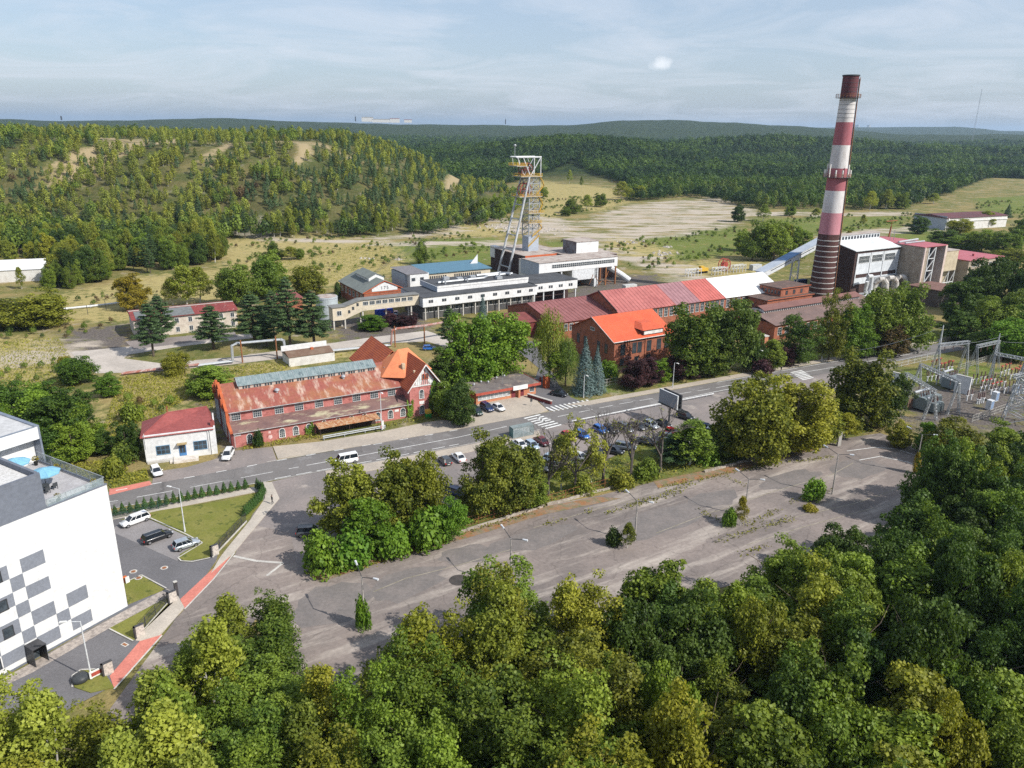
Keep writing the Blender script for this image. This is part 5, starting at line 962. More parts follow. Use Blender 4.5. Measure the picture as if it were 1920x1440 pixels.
for y in (6.3, 9.4, 14.7, 17.6): window(hall, 'l', y, .8, 2.1, 5.2 if y < 16 else 4.6, -.25, (2, 4), mat('grey_blind_niche', (.4, .4, .42)), True, mat('pale_blind_panel', (.42, .42, .45), (.3, .3, .33), sc=1.2), fr=.12)
window(hall, 'l', 1.9, .6, 1.3, 2.4, -.25, (1, 2), _mats['grey_blind_niche'], False, _mats['pale_blind_panel'])
gable_roof(.15, L_-.9, 3.4, 20.6, 6.62, 10.42, .16).build('roof', rustroof, hall)
b = MB(); b.ext([(-.45, 3.28), (3.98, 4.32), (3.98, 4.18), (-.45, 3.14)][::-1], .15, L_); b.build('lean_to_roof', mossroof, hall)
MB().tube((.2, 3.3, 6.5), (L_-1, 3.3, 6.5), .09).tube((.2, -.5, 3.2), (L_, -.5, 3.2), .09).tube((.5, 3.5, 4.6), (.5, 3.5, 6.4), .08).tube((.35, -.35, .1), (.35, -.35, 3.2), .08).build('gutter', mat('pale_grey_zinc', (.4, .4, .4)), hall)
MB().box(.2, L_, -.06, 0, 2.85, 3.1).box(0, L_, 3.9, 4, 6.2, 6.45).build('brick_cornice', orangeb, hall)
sk = MB(); sk.box(3.7, 34.6, 9.6, 14.4, 9.1, 10.15); sk = sk.build('skylight', mat('cream_window_band', (.5, .42, .36), (.4, .33, .28), sc=1), hall)
g = gable_roof(3.5, 34.8, 9.35, 14.65, 10.2, 11.45, .08); g.build('skylight_glazing', mat('grimy_roof_glass', (.17, .225, .23), (.25, .3, .3), sc=1.2, rough=.35, stretch=(1.5, .3, 1), c3=(.1, .14, .15), sc3=.8), sk)
b = MB()
for i in range(62): x = 3.5+31.3*i/61; b.box(x-.03, x+.03, 9.33, 9.38, 10.2, 10.23); b.tube((x, 9.35, 10.22), (x, 12, 11.48), .03 if i % 6 else .07, n=4)
b.build('glazing_bars', steel, sk); b = MB()
for i in range(52):
    x = 4.1+30.1*i/51
    if i % 4: b.box(x-.2, x+.2, 9.57, 9.6, 9.4, 10.0)
b.build('skylight_panes', glass, sk)
for x in (11.2, 26.5):
    y = 7.2 if x < 20 else 8.4; z = 6.62+(y-3.4)*.442; v_ = MB(); v_.tube((x, y, z-.1), (x, y, z+.5), .28, n=10).lathe([(.55, .45), (.45, .75), (.1, .95)], (x, y), 12, z); v_.build('roof_ventilator', steel, hall)
for x in (1.7, 6.1, 10.7, 15., 19.4, 23.7, 28., 32.2, 36.4): window(hall, 'f', x, 4.55, 1.75, 1.5, 3.98, (4, 3), frame_w, fr=.05)
for x, w_ in [(3.4, 1.15), (10.1, 1.2), (13, 1.2), (15.8, 1.1), (19.2, 1.), (22.3, 1.), (25.4, 1.), (28.4, 1.), (31.5, 1.2), (34.5, 1.2), (37.5, 1.2)]:
    hi = 2.75 if 18 < x < 30 else 2.55; window(hall, 'f', x, hi-2., w_, 2.0, 0, (3, 3), frame_w, True, fr=.07)
MB().box(.5, 1.7, -.08, -.0, 2.5, 2.85).build('name_plate', frame_w, hall); MB().box(35.5, 36.5, -.08, 0, 1.9, 2.4).build('name_plate', frame_w, hall)
b = MB(); b.quad((7.2, -.012, 1.9), (7.7, -.012, 1.8), (7.8, -.012, 2.4), (7.3, -.012, 2.4)); b.quad((7.1, -.012, .9), (7.6, -.012, .5), (8.1, -.012, .9), (7.9, -.012, 1.5), (7.3, -.012, 1.5)); b.build('peeled_paint_patch', mat('bare_plaster', (.66, .5, .48), (.55, .3, .28), sc=2), hall)
cn = mat('rusty_canopy_sheet', (.4, .2, .09), (.5, .36, .24), sc=1.3, rough=.95, c3=(.3, .1, .04), sc3=1.5, edge3=(.5, .6), stretch3=(2.5, .5, 1))
cnp = MB().ext([(-3.1, 2.2), (-.05, 2.45), (-.05, 2.33), (-3.1, 2.08)][::-1], 17.2, 31).build('canopy', cn, hall); MB().box(17.4, 30.8, -.3, -.1, 0, 1.9).box(17.5, 17.6, -2.7, -2.6, 0, 2.1).box(24, 24.1, -2.7, -2.6, 0, 2.1).box(30.5, 30.6, -2.7, -2.6, 0, 2.1).build('bus_stop_bay', mat('deep_brown_panel', (.07, .045, .04)), hall)  # deep brown panel and posts fill the space beneath the canopy
# corner tower
tb = MB(); tb.box(39.2, 46.8, -.3, 7, -.3, 7.0); tb.ext([(39.2, 7), (43, 12.2), (46.8, 7)], -.3, 6.9, 'y'); tw_ = tb.build('tower', pinkb, hall)
tile = ribbed(mat('red_clay_tiles', (.42, .105, .045), (.34, .08, .04), sc=.5, rough=.85), 2, .34, .8, .55); tileo = mat('orange_clay_tiles', (.62, .215, .1), (.56, .19, .09), sc=.6, rough=.85, fine=5)
b = MB(); b.ext([(38.5, 6.7), (43, 12.75), (47.5, 6.7), (47.5, 6.5), (43, 12.5), (38.5, 6.5)][::-1], -1.2, 9.5, 'y'); b.build('tower_roof', tile, tw_)
b = MB(); b.ext([(40.3, 7.6), (41.9, 7.6), (43, 11.4), (44.1, 7.6), (45.7, 7.6), (43, 11.9)], -.36, -.31, 'y'); b.box(39.6, 46.4, -.4, -.3, 7.2, 7.5); b.ext([(38.4, 6.5), (43, 12.6), (47.6, 6.5), (47.6, 6.15), (43, 12.2), (38.4, 6.15)], -1.22, -1.12, 'y'); b.build('bargeboard', frame_w, tw_)
b = MB()
for i in range(14): x = 39.7+6.6*i/13; z_ = 7.5+max(0, (3.4-abs(x-43))*1.05); b.box(x-.06, x+.06, -.42, -.33, 7.3, min(z_, 10.6))
b.build('timber_studs', frame_w, tw_)
for x, z_, h_ in ((42.1, 4.3, 2.1), (42.1, .5, 2.1), (44.8, 4.3, 2.1)): window(hall, 'f', x, z_, 1.1, h_, -.3, (3, 4), frame_w, True)
window(hall, 'f', 42.6, 8.9, .55, 1.2, -.42, (1, 1), orangeb, True); window(hall, 'f', 43.5, 8.9, .55, 1.2, -.42, (1, 1), orangeb, True)
MB().box(41.5, 42.7, -.36, -.3, 2.85, 3.6).build('plaster_panel', frame_w, hall)
b = MB(); hipc = [(35.6, 7), (40, 4.2), (44, 4.2), (47.6, 8), (47.6, 13.5), (44, 17), (39.5, 17), (35.6, 13.5)]; apex = [(40.5, 10.2), (43.6, 11.2)]
b.prism(hipc, -.3, 8.4); b.build('octagonal_wall', darkred, hall)
b = MB(); E_ = [(x+(x-41.8)*.1, y+(y-10.5)*.1, 8.35) for x, y in hipc]; A1 = (40.6, 10.4, 13.4); A2 = (43.4, 10.9, 13.4)
for i, (p, q) in enumerate(zip(E_, E_[1:]+E_[:1])):
    a_ = A1 if i in (5, 6, 7, 0) else A2; b.quad(p, q, a_)
    if i == 0: b.quad(q, A2, A1)
    if i == 4: b.quad(q, A1, A2)
b.build('octagonal_roof', tileo, hall)
b = MB(); b.box(35.5, 42, 17, 28, -.3, 7.5); b.build('rear_wing_wall', pinkb, hall); b = MB(); b.ext([(34.2, 7.2), (40.5, 12.4), (45, 7.2), (45, 7), (40.5, 12.2), (34.2, 7)][::-1], 13.5, 29, 'y'); b.build('rear_wing_roof', tile, hall)
MB().box(36.6, 37.1, 9., 9.5, 8, 9.9).build('chimney_pot', steel, hall); b = MB(); b.box(39.9, 40.6, 5.6, 6.4, 8.5, 11.2); b.box(41, 41.6, 1.2, 1.8, 9, 10.6); b.build('chimney', mat('cream_chimney_render', (.58, .46, .32)), hall)
def ivy(rt, name, x0, x1, y, z1, n, leaf, face='f', seed=5):
    rg = np.random.default_rng(seed); t = rg.uniform(0, 1, n)**.7; s = rg.uniform(0, 1, n); keep = s+(rg.uniform(-.15, .15, n)) < 1; t = t[keep]; s = s[keep]; n = len(t)
    z = z1*t*(.75+.25*np.sin(s*7+seed)); P = np.stack([x0+(x1-x0)*s, np.full(n, y)-rg.uniform(.02, .35, n), z], 1) if face == 'f' else np.stack([np.full(n, y)+rg.uniform(.02, .5, n), x0+(x1-x0)*s, z], 1)
    Nn = np.tile([0, -1, .4] if face == 'f' else [1, 0, .4], (n, 1))+rg.normal(size=(n, 3))*.5; Q = lf(P, Nn, .38, rg); o = bpy.data.objects.new(name, npmesh(name, Q.reshape(-1, 3), len(Q), [LM[leaf]], rnd=rg.uniform(0, 1, len(Q)))); COL.objects.link(o); return o
def placed(o, rt, label, cat): o.matrix_world = rt.matrix_world if False else Matrix.Translation(rt.location) @ Matrix.Rotation(rt.rotation_euler[2], 4, 'Z'); return tag(o, label, cat)
placed(ivy(hall, 'climbing_ivy', 43.8, 47.6, -.35, 8.6, 900, 'bright'), hall, 'thick green ivy covering the right side of the tower front', 'ivy'); placed(ivy(hall, 'climbing_ivy', -.3, 8, 46.85, 8.2, 1400, 'green', 'r'), hall, 'ivy sheet on the end wall of the tower', 'ivy')
placed(ivy(hall, 'climbing_ivy', 38.4, 40, -.32, 4.5, 300, 'bright', seed=8), hall, 'thin ivy strip climbing beside the tower corner', 'ivy'); placed(ivy(hall, 'climbing_ivy', 15, 17, -.1, 2.9, 180, 'bright', seed=9), hall, 'small ivy patch left of the rusty canopy', 'ivy')
# shed behind the hall
P = at(543, 688); sh = root('brown_shed', 'low shed with brown sheet roof and white parapet behind the long brick hall', 'shed', P[:2], R(31)); MB().box(0, 13, 0, 7, -.3, 2.6).build('wall', offwhite, sh); MB().ext([(-.2, 2.7), (3.5, 3.6), (7, 2.7), (7, 2.6), (-.2, 2.6)][::-1], -.1, 12.8).build('roof', mat('brown_roof_felt', (.16, .1, .07), (.2, .14, .1), sc=.5), sh); MB().box(-.2, 13, 7, 7.3, 2.5, 4.2).build('parapet', white, sh); MB().box(7, 7.8, 2.6, 3.4, 3, 3.9).build('chimney', orangeb, sh)
# ------------------------------------------------------------------ gatehouse
O = at(893, 759)[:2]; gh = root('gatehouse', 'flat-roofed orange brick gatehouse with red fascia and white sign board', 'gatehouse', O, R(30.4)); obr = brick('orange_brick', (.55, .24, .13), (.46, .18, .1), (.85, .85, .85))
MB().box(0, 17, 0, 8, -.3, 3.).build('wall', obr, gh); MB().box(-.5, 17.8, -.9, 8.6, 3.0, 3.1).build('roof', mat('patched_bitumen_roof', (.17, .15, .14), (.12, .1, .1), sc=.4, rough=.95, c3=(.28, .22, .18), sc3=.5), gh)
MB().box(-.55, 9.6, -.98, -.9, 2.55, 3.2).box(14, 17.85, -.98, -.9, 2.55, 3.2).box(17.8, 17.88, -.9, 8.6, 2.6, 3.2).box(-.58, -.5, -.9, 8.6, 2.6, 3.2).build('fascia', mat('brick_red_fascia', (.42, .09, .06)), gh); MB().box(9.7, 13.9, -1.15, -1., 2.35, 3.45).build('sign_board', frame_w, gh)
for i in range(8): window(gh, 'f', 1.0+i*1.12, .95, 1., 1.5, 0, (1, 1), frame_w, gm=mat('curtained_glass', (.3, .32, .34), (.5, .5, .5), sc=1.5, rough=.2))
window(gh, 'f', 15.8, .9, 1.2, 1.6, 0, (2, 1), frame_w); 
for x in (10.4, 12.9): MB().box(x-.55, x+.55, -.05, 0, 0, 2.3).build('door', mat('maroon_door', (.2, .04, .05)), gh)
MB().box(11.4, 11.9, -.9, -.1, 0, 2.9).build('pillar', obr, gh)
for i, (x, y) in enumerate([(2, 5), (4.5, 6), (6, 5), (9.5, 7), (12, 7.4)]): MB().tube((x, y, 3.1), (x, y, 3.5), .12, n=8).lathe([(.3, .35), (.2, .6), (.05, .7)], (x, y), 10, 3.1).build('roof_vent', steel, gh)
MB().tube((9, 3, 3.1), (9, 3, 6.2), .04).tube((9, 3.8, 5), (9, 2.2, 5), .03).build('antenna', steel, gh)
p = at(1024, 727); gp = root('gate_pillar', 'square red brick gate pillar with white cap', 'gate pillar', p[:2], R(30)); MB().box(-.7, .7, -.6, .6, 0, 3.4).build('shaft', orangeb, gp); MB().box(-.85, .85, -.75, .75, 3.4, 3.6).build('cap', lightconc, gp)
p = at(1013, 715); gp = root('barrier_gate', 'red and white lifting barrier across the gate drive', 'barrier', p[:2], R(205)); MB().box(-.2, .2, -.2, .2, 0, 1.1).build('cabinet', redpaint, gp); MB().box(.2, 6, -.05, .05, .95, 1.07).build('boom', frame_w, gp)
p = at(990, 745); gp = root('retaining_wall', 'low slanting brick wall beside the gate drive', 'wall', p[:2], R(-42)); MB().box(0, 7.5, -.25, .25, 0, .9).build('wall', darkred, gp); MB().box(-.1, 7.6, -.35, .35, .9, 1.02).build('coping', lightconc, gp)
# ------------------------------------------------------------------ mine buildings
def mroot(name, label, cat, u, v, group=None, z=0.): return root(name, label, cat, M(u, v), MA, group, z)
def corr(name, c, c2, per=.9, ax=0, **k): return ribbed(mat(name, c, c2, **k), ax, per, .4, .8)
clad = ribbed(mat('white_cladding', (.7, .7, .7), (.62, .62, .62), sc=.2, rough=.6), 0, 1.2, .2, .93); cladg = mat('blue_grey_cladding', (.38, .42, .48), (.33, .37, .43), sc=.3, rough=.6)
bitumen = mat('dark_bitumen_roof', (.075, .078, .085), (.055, .057, .062), sc=.2, rough=.9); bitl = mat('weathered_flat_roof', (.42, .37, .33), (.33, .28, .25), sc=.22, rough=.95, c3=(.24, .16, .13), sc3=.4)
mb = brick('mine_brick', (.36, .13, .075), (.27, .1, .06), (.75, .75, .75), c3=(.15, .07, .05)); brownw = mat('dark_brown_wall', (.06, .035, .032), (.045, .028, .026), sc=.4, rough=.9, c3=(.09, .06, .05), sc3=.8)
ob = mroot('orange_roofed_workshop', 'brick workshop with a bright orange-red sheet roof and a dormer', 'workshop', 104.5, 6.6)
MB().box(0, 21.5, 0, 20.5, -.3, 7.6).ext([(0, 7.6), (10.2, 12.4), (20.5, 7.6)][::-1], 0, 21.5).build('wall', mb, ob); orr = ribbed(mat('orange_red_sheet_roof', (.6, .115, .05), (.53, .1, .045), sc=.3, rough=.5), 0, .6, .35, .88)
gable_roof(-.6, 22, -.6, 21, 7.45, 12.55, .15).build('roof', orr, ob); MB().tube((-.6, -.65, 7.4), (22, -.65, 7.4), .12).tube((-.65, -.6, 7.45), (-.65, 10.2, 12.55), .08).build('gutter', offwhite, ob)
dm = MB(); dm.prism([(10.5, .2), (18, .2), (18, 6), (10.5, 6)], 8.0, 9.6); dm = dm.build('dormer', mat('dark_dormer_boards', (.1, .05, .045)), ob)
b = MB(); b.quad((10, -.3, 9.5), (18.5, -.3, 9.5), (16.2, 3.5, 10.75), (12.3, 3.5, 10.75)); b.quad((10, -.3, 9.5), (12.3, 3.5, 10.75), (12.3, 6.5, 10.75), (10, 6.5, 9.5)); b.quad((18.5, -.3, 9.5), (18.5, 6.5, 9.5), (16.2, 6.5, 10.75), (16.2, 3.5, 10.75)); b.quad((12.3, 3.5, 10.75), (16.2, 3.5, 10.75), (16.2, 6.5, 10.75), (12.3, 6.5, 10.75)); b.build('dormer_roof', orr, dm); MB().box(10.8, 17.7, .14, .2, 8.15, 9.3).build('dormer_panel', frame_w, dm)
for x, w_ in ((3.2, 1.5), (7.4, 1.4), (9.3, 1.4), (12.8, 1.5), (16.5, 1.5), (19.4, 1.4)): window(ob, 'f', x, 3.3, w_, 3., 0, (2, 4), frame_d)
for x in (.0, 5.6, 11.2, 21.1): MB().box(x, x+.45, -.18, 0, -.3, 7.2).build('pilaster', mb, ob)
for x in (3.2, 8.4, 12.8): window(ob, 'f', x, .3, 1.4, 1.8, 0, (2, 2), frame_d)
window(ob, 'l', 10.2, 8.6, 1.8, .8, 0, (3, 1), frame_w); [window(ob, 'l', y, 3.4, 1.3, 2.6, 0, (2, 3), frame_d) for y in (3.5, 7, 13.5, 17)]
maroon = mat('maroon_sheet', (.26, .105, .1), (.22, .085, .08), sc=.3, rough=.6); redsh = mat('faded_red_sheet', (.41, .14, .125), (.34, .11, .1), sc=.12, rough=.55, c3=(.25, .09, .08), sc3=.5, edge3=(.62, .7))
r1 = mroot('maroon_roofed_hall', 'long low hall with ribbed maroon roof left of the big red roof', 'industrial hall', 105.5, 38.8); MB().box(0, 24, 0, 28, -.3, 5.6).ext([(0, 5.6), (15, 9.2), (28, 5.6)][::-1], 0, 24).build('wall', mb, r1)
gable_roof(-.5, 24.2, -.6, 28.4, 5.7, 9.3, .15, 1.5, yr=15).build('roof', maroon, r1)
for i in range(9): window(r1, 'f', 5+i*2.1, 2.6, 1.3, 2.2, 0, (2, 2), frame_w)
r1b = mroot('maroon_annex', 'small dark maroon-roofed annex at the left end of the long halls', 'annex', 95, 46); MB().box(0, 9, 0, 14, -.3, 5).build('wall', darkred, r1b); MB().ext([(-.4, 5), (7, 6.6), (14.4, 5), (14.4, 4.85), (-.4, 4.85)][::-1], -.4, 9.6).build('roof', mat('dark_maroon_sheet', (.2, .06, .055), sc=.5), r1b)
r2 = mroot('red_roofed_hall', 'longest hall with ribbed faded-red roof and one purplish strip', 'industrial hall', 129.8, 36.9); MB().box(0, 48, 0, 22, -.3, 7).ext([(0, 7), (10.2, 11.9), (22, 7)][::-1], 0, 48).build('wall', mb, r2)
rb = gable_roof(-.6, 24.5, -.7, 22.6, 6.9, 12.1, .15, 1.5, yr=10.2); rb.build('roof', redsh, r2); gable_roof(24.5, 36, -.7, 22.6, 6.9, 12.1, .15, 1.5, yr=10.2).build('roof', mat('purplish_sheet', (.32, .17, .18), (.27, .14, .15), sc=.4, rough=.55), r2); gable_roof(36, 48, -.7, 22.6, 6.9, 12.1, .15, 1.5, yr=10.2).build('roof', mat('brighter_red_sheet', (.47, .13, .11), (.4, .11, .09), sc=.3, rough=.55), r2)
for i in range(20): window(r2, 'f', 1.6+i*2.4, 3.2, 1.5, 3., 0, (2, 3), frame_w)
MB().ext([(-.2, 7.2), (10.2, 12), (10.2, 12.5), (-.2, 7.6)], -.9, -.6).build('parapet', brownw, r2)
r3 = mroot('white_roofed_hall', 'hall with a bright white ribbed roof adjoining the red one', 'industrial hall', 177.9, 36.9); MB().box(0, 24, 0, 22, -.3, 7).ext([(0, 7), (10.2, 11.9), (22, 7)][::-1], 0, 24).build('wall', mb, r3); gable_roof(.02, 30, -.7, 22.6, 6.9, 12.1, .15, 1.5, yr=10.2).build('roof', mat('white_sheet_roof', (.78, .78, .76), (.7, .7, .68), sc=.2, rough=.5), r3)
MB().box(24.02, 29.5, 8, 22, -.3, 7.).ext([(8, 7), (10.2, 11.8), (22, 7)][::-1], 24.02, 29.5).build('rear_wall', mb, r3)
for i in range(8): window(r3, 'f', 2+i*2.7, 3.2, 1.6, 2.8, 0, (2, 3), frame_w)
bs = mroot('brick_boiler_annex', 'tiered brick building with flat tarred roofs at the foot of the chimney', 'industrial building', 189, 27); MB().box(0, 24, 0, 9, -.3, 6.4).box(9, 24, 2, 12, 6.4, 9.4).build('wall', mb, bs); tar = mat('tarred_roof', (.13, .085, .07), (.1, .07, .06), sc=.4, c3=(.2, .12, .09), sc3=.6)
MB().box(-.4, 24.4, -.4, 9.4, 6.4, 6.65).box(8.6, 24.4, 1.6, 12.4, 9.4, 9.7).build('roof', tar, bs); MB().tube((-.4, -.45, 6.7), (24.4, -.45, 6.7), .12, n=4).tube((8.6, 1.5, 9.75), (24.4, 1.5, 9.75), .12, n=4).build('roof_edge', orangeb, bs)
for i in range(6): window(bs, 'l', 3.0+i*1.5, 7.4, .7, 1.1, 9, (1, 2), frame_d)
for x in (12, 16, 20): window(bs, 'f', x, 7.3, 1., 1.3, 2, (1, 2), frame_d)
for y in (2.5, 6.2): window(bs, 'l', y, 2., 1.6, 2.8, 0, (2, 2), orangeb, True)
lv = mroot('louvered_hall', 'long hall with a brown ridge lantern of white windows below the chimney', 'industrial hall', 168, 5); MB().box(0, 56, 0, 20, -.3, 5.2).build('wall', mb, lv)
gable_roof(-.6, 56.5, -.7, 20.7, 5.1, 7.6, .15).build('roof', mat('brown_felt_roof', (.19, .13, .115), (.15, .105, .095), sc=.2, rough=.9), lv); ml = MB().box(3, 52, 7.6, 12.6, 6.2, 8.0).build('lantern', frame_w, lv); gable_roof(2.4, 52.6, 6.9, 13.2, 8.05, 9.1, .1).build('lantern_roof', mat('brown_sheet', (.2, .1, .085), (.17, .085, .075), sc=.3), ml)
b = MB()
for i in range(48):
    x = 3.7+i*1.01
    for z_ in (6.9, 7.5): b.box(x-.32, x+.32, 7.55, 7.6, z_, z_+.42)
b.build('lantern_panes', glass, ml); [window(lv, 'f', 2.5+i*3.4, 1.6, 1.8, 2.4, 0, (2, 3), frame_w) for i in range(16)]
MB().box(-.02, 8, -.72, 10, 5.3, 5.35).build('zinc_patch', steel, lv) if False else None
cs = root('brick_chimney_stub', 'short orange brick chimney stub standing by the road trees', 'chimney', at(1427, 690)[:2], R(31)); MB().box(-.7, .7, -.7, .7, -.2, 9.3).build('shaft', obr, cs); MB().box(-.85, .85, -.85, .85, 9.3, 9.6).build('cap', lightconc, cs)
# grey office building
go = mroot('grey_office_building', 'long grey and white clad office building on a recessed dark ground floor', 'office building', 80.5, 81.8)
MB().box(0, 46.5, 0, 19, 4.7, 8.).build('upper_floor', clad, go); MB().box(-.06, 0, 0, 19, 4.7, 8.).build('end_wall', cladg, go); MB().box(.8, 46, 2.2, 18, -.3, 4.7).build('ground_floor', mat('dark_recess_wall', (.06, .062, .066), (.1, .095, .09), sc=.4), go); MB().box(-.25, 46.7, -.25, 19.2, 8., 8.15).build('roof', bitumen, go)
for i in range(9):
    for d in (-.45, .45): window(go, 'f', 3+i*5.1+d, 6.2, .6, .8, 0, (1, 1), frame_d)
for i in range(22): window(go, 'f', 2+i*2., 2.4, 1.3, 1.5, 2.2, (1, 1), frame_w)
for x in range(10): MB().box(1+x*4.9, 1.35+x*4.9, .6, .95, -.3, 4.7).build('column', lightconc, go)
MB().box(8.5, 46.5, 6.2, 21, 8.15, 10.).build('penthouse', clad, go); MB().box(8.42, 8.5, 6.2, 21, 8.15, 10.).build('penthouse_end', cladg, go); MB().box(8.7, 46.3, 6.4, 20.8, 10., 10.08).build('penthouse_roof', bitumen, go); MB().box(8.4, 46.5, 6.05, 6.2, 9.6, 10.25).build('parapet', frame_w, go)
b = MB(); b.path([(11, 11, 10.5), (30, 11, 10.6), (33, 14, 10.6), (44, 14, 10.6)], .45, 8); b.path([(13, 9, 10.1), (13, 9, 11.5), (13, 10.5, 11.5)], .3, 8); b.path([(22, 9, 10.1), (22, 9, 11.2), (22, 11, 11.2)], .3, 8); b.path([(30, 17, 10.5), (40, 17, 10.6), (42, 12, 10.9)], .5, 8); b.path([(36, 10, 10.1), (36, 10, 12), (37.5, 12, 12)], .35, 8); b.build('roof_duct', steel, go)
b = MB(); [b.box(x, x+2.2, y, y+1.6, 10.1, 11.1) for x, y in ((16, 16), (20, 13), (26, 14), (34, 8))]; b.build('air_unit', steel, go)
ge = mroot('grey_stilt_block', 'white-clad block on concrete stilts joining the office to the shaft building', 'industrial building', 127, 84); MB().box(0, 20, 0, 16, 4.9, 8.3).build('upper_floor', clad, ge); MB().box(-.2, 20.2, -.2, 16.2, 8.3, 8.5).build('roof', bitumen, ge)
for x in (.4, 4.5, 9, 14, 19.3): MB().box(x, x+.4, .3, .7, -.3, 4.9).build('column', steelw, ge)
MB().box(0, 20, .4, .6, 3, 3.2).box(0, 20, 6, 8, -.3, 4.9).build('dark_wall', brownw, ge)
for i in range(4):
    for d in (-.5, .5): window(ge, 'f', 3+i*4.6+d, 6.2, .6, .8, 0, (1, 1), frame_d)
# footbridge
fb = mroot('covered_footbridge', 'cream covered footbridge sloping up to the grey office building', 'footbridge', 49.3, 85.5); cream = mat('cream_render', (.58, .51, .4), (.5, .44, .34), sc=.4, c3=(.44, .36, .26), sc3=.8, edge3=(.62, .72))
b = MB(); b.box(0, 4.4, -1.5, 2.5, 3.1, 7.4); b.ext([(4.4, 3.1), (10.6, 5.2), (31, 5.2), (31, 8.8), (9.6, 8.8), (4.4, 7.2)], -.9, 2.2, 'y'); b.build('wall', cream, fb); b = MB(); b.box(-.4, 4.7, -1.8, 2.8, 7.4, 7.6); b.ext([(4.4, 7.35), (9.6, 8.85), (31, 8.85), (31, 9.1), (9.5, 9.1), (4.4, 7.6)], -1.3, 2.6, 'y'); b.build('roof', mat('grey_roof_felt', (.2, .2, .19), (.15, .15, .145), sc=.5), fb)
window(fb, 'f', 2.2, 4.7, 1.5, 1.5, -1.5, (2, 1), frame_w); [window(fb, 'f', x, z_, .6, .8, -.9, (1, 1), frame_d) for x, z_ in ((5.8, 5.1), (7.2, 6.1), (8.8, 7.2))]; [window(fb, 'f', 11.6+i*2.3, 7.1, 1.8, 1.2, -.9, (3, 1), frame_w) for i in range(8)]
for x, y in ((.1, -1.3), (3.9, -1.3), (.1, 2.2), (3.9, 2.2), (10.4, -.6), (10.4, 1.8), (19, .2), (28, -.5), (28, 1.8)): MB().box(x, x+.45, y, y+.4, -.2, 3.1 if x < 5 else 5.2).build('column', lightconc, fb)
# workshop with white gable
wk_ = mroot('gabled_winding_house', 'winding house with grey roof, brick walls and a white gable panel lettered 175', 'winding house', 69, 108); MB().box(0, 16, 0, 27, -.3, 6.).ext([(0, 6), (8, 9.6), (16, 6)], 0, 27, 'y').build('wall', mb, wk_)
gr = mat('grey_green_roof', (.19, .21, .19), (.16, .175, .165), sc=.15, rough=.85); MB().ext([(-.6, 5.9), (8, 9.9), (16.6, 5.9), (16.6, 5.7), (8, 9.7), (-.6, 5.7)][::-1], -.3, 27.5, 'y').build('roof', gr, wk_)
MB().ext([(5, 8.3), (8, 8.9), (11, 8.3), (11, 9.8), (8, 11.2), (5, 9.8)], 8, 22, 'y').build('ridge_lantern', white, wk_); MB().ext([(4.5, 9.7), (8, 11.4), (11.5, 9.7), (11.5, 9.6), (8, 11.25), (4.5, 9.6)][::-1], 7.7, 22.3, 'y').build('lantern_roof', gr, wk_)
MB().ext([(3, 6.2), (13, 6.2), (13, 7.6), (8, 9.3), (3, 7.6)], -.12, -.02, 'y').build('gable_panel', white, wk_); MB().box(0, 16, -.15, 0, 5.7, 5.95).ext([(-.6, 5.8), (8, 9.75), (16.6, 5.8), (16.6, 6.1), (8, 10.05), (-.6, 6.1)][::-1], -.45, -.3, 'y').build('gable_trim', orangeb, wk_)
[window(wk_, 'f', x, 2.2, 1.8, 2.4, 0, (2, 3), frame_w, True) for x in (3, 8, 13)]; [window(wk_, 'l', 3+i*4.2, 2.6, 1.9, 2.2, 0, (3, 2), frame_w) for i in range(6)]
tcv = bpy.data.curves.new('lettering', 'FONT'); tcv.body = '175'; tcv.size = 1.7; tcv.align_x = 'CENTER'; tcv.extrude = .02; tcv.space_character = 1.35; to = bpy.data.objects.new('gable_lettering', tcv); COL.objects.link(to)
bpy.context.view_layer.update(); tm = bpy.data.meshes.new_from_object(to.evaluated_get(bpy.context.evaluated_depsgraph_get())); bpy.data.objects.remove(to); to = bpy.data.objects.new('gable_lettering', tm); COL.objects.link(to); tm.materials.clear(); tm.materials.append(frame_d); to.parent = wk_; to.location = (8, -.15, 6.75); to.rotation_euler = (math.pi/2, 0, 0)
# blue roofed building
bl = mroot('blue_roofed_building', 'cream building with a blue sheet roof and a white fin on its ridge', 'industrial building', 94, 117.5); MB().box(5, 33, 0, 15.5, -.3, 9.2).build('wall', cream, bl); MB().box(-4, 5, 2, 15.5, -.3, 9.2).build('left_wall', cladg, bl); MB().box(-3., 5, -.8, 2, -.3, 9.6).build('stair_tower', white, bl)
MB().quad((4.6, -.6, 9.25), (33.5, -.6, 9.25), (33.5, 16, 10.2), (4.6, 16, 10.2)).box(4.6, 33.5, -.6, -.5, 9, 9.24).build('roof', mat('blue_sheet_roof', (.09, .19, .26), (.08, .165, .23), sc=.5, rough=.5), bl); MB().quad((-4.5, -1, 9.7), (4.58, -1, 9.7), (4.58, 16, 10.0), (-4.5, 16, 10.0)).box(-4.5, 4.58, -1, -.9, 9.5, 9.69).build('roof', mat('grey_sheet_roof', (.2, .19, .2)), bl)
MB().ext([(28.5, 9.8), (32, 9.8), (32, 13.5)], 9, 9.25, 'y').build('roof_fin', white, bl); [window(bl, 'f', 6+i*.95, 6.8, .45, 1.1, 0, (1, 1), frame_d) for i in range(8)]; [window(bl, 'f', 16.8+i*.95, 6.9, .45, 1.1, 0, (1, 1), frame_d) for i in range(13)]; [window(bl, 'f', x, 7, .6, 1., -.8, (1, 1), frame_d) for x in (-2, -1.2, 1.6, 2.4)]
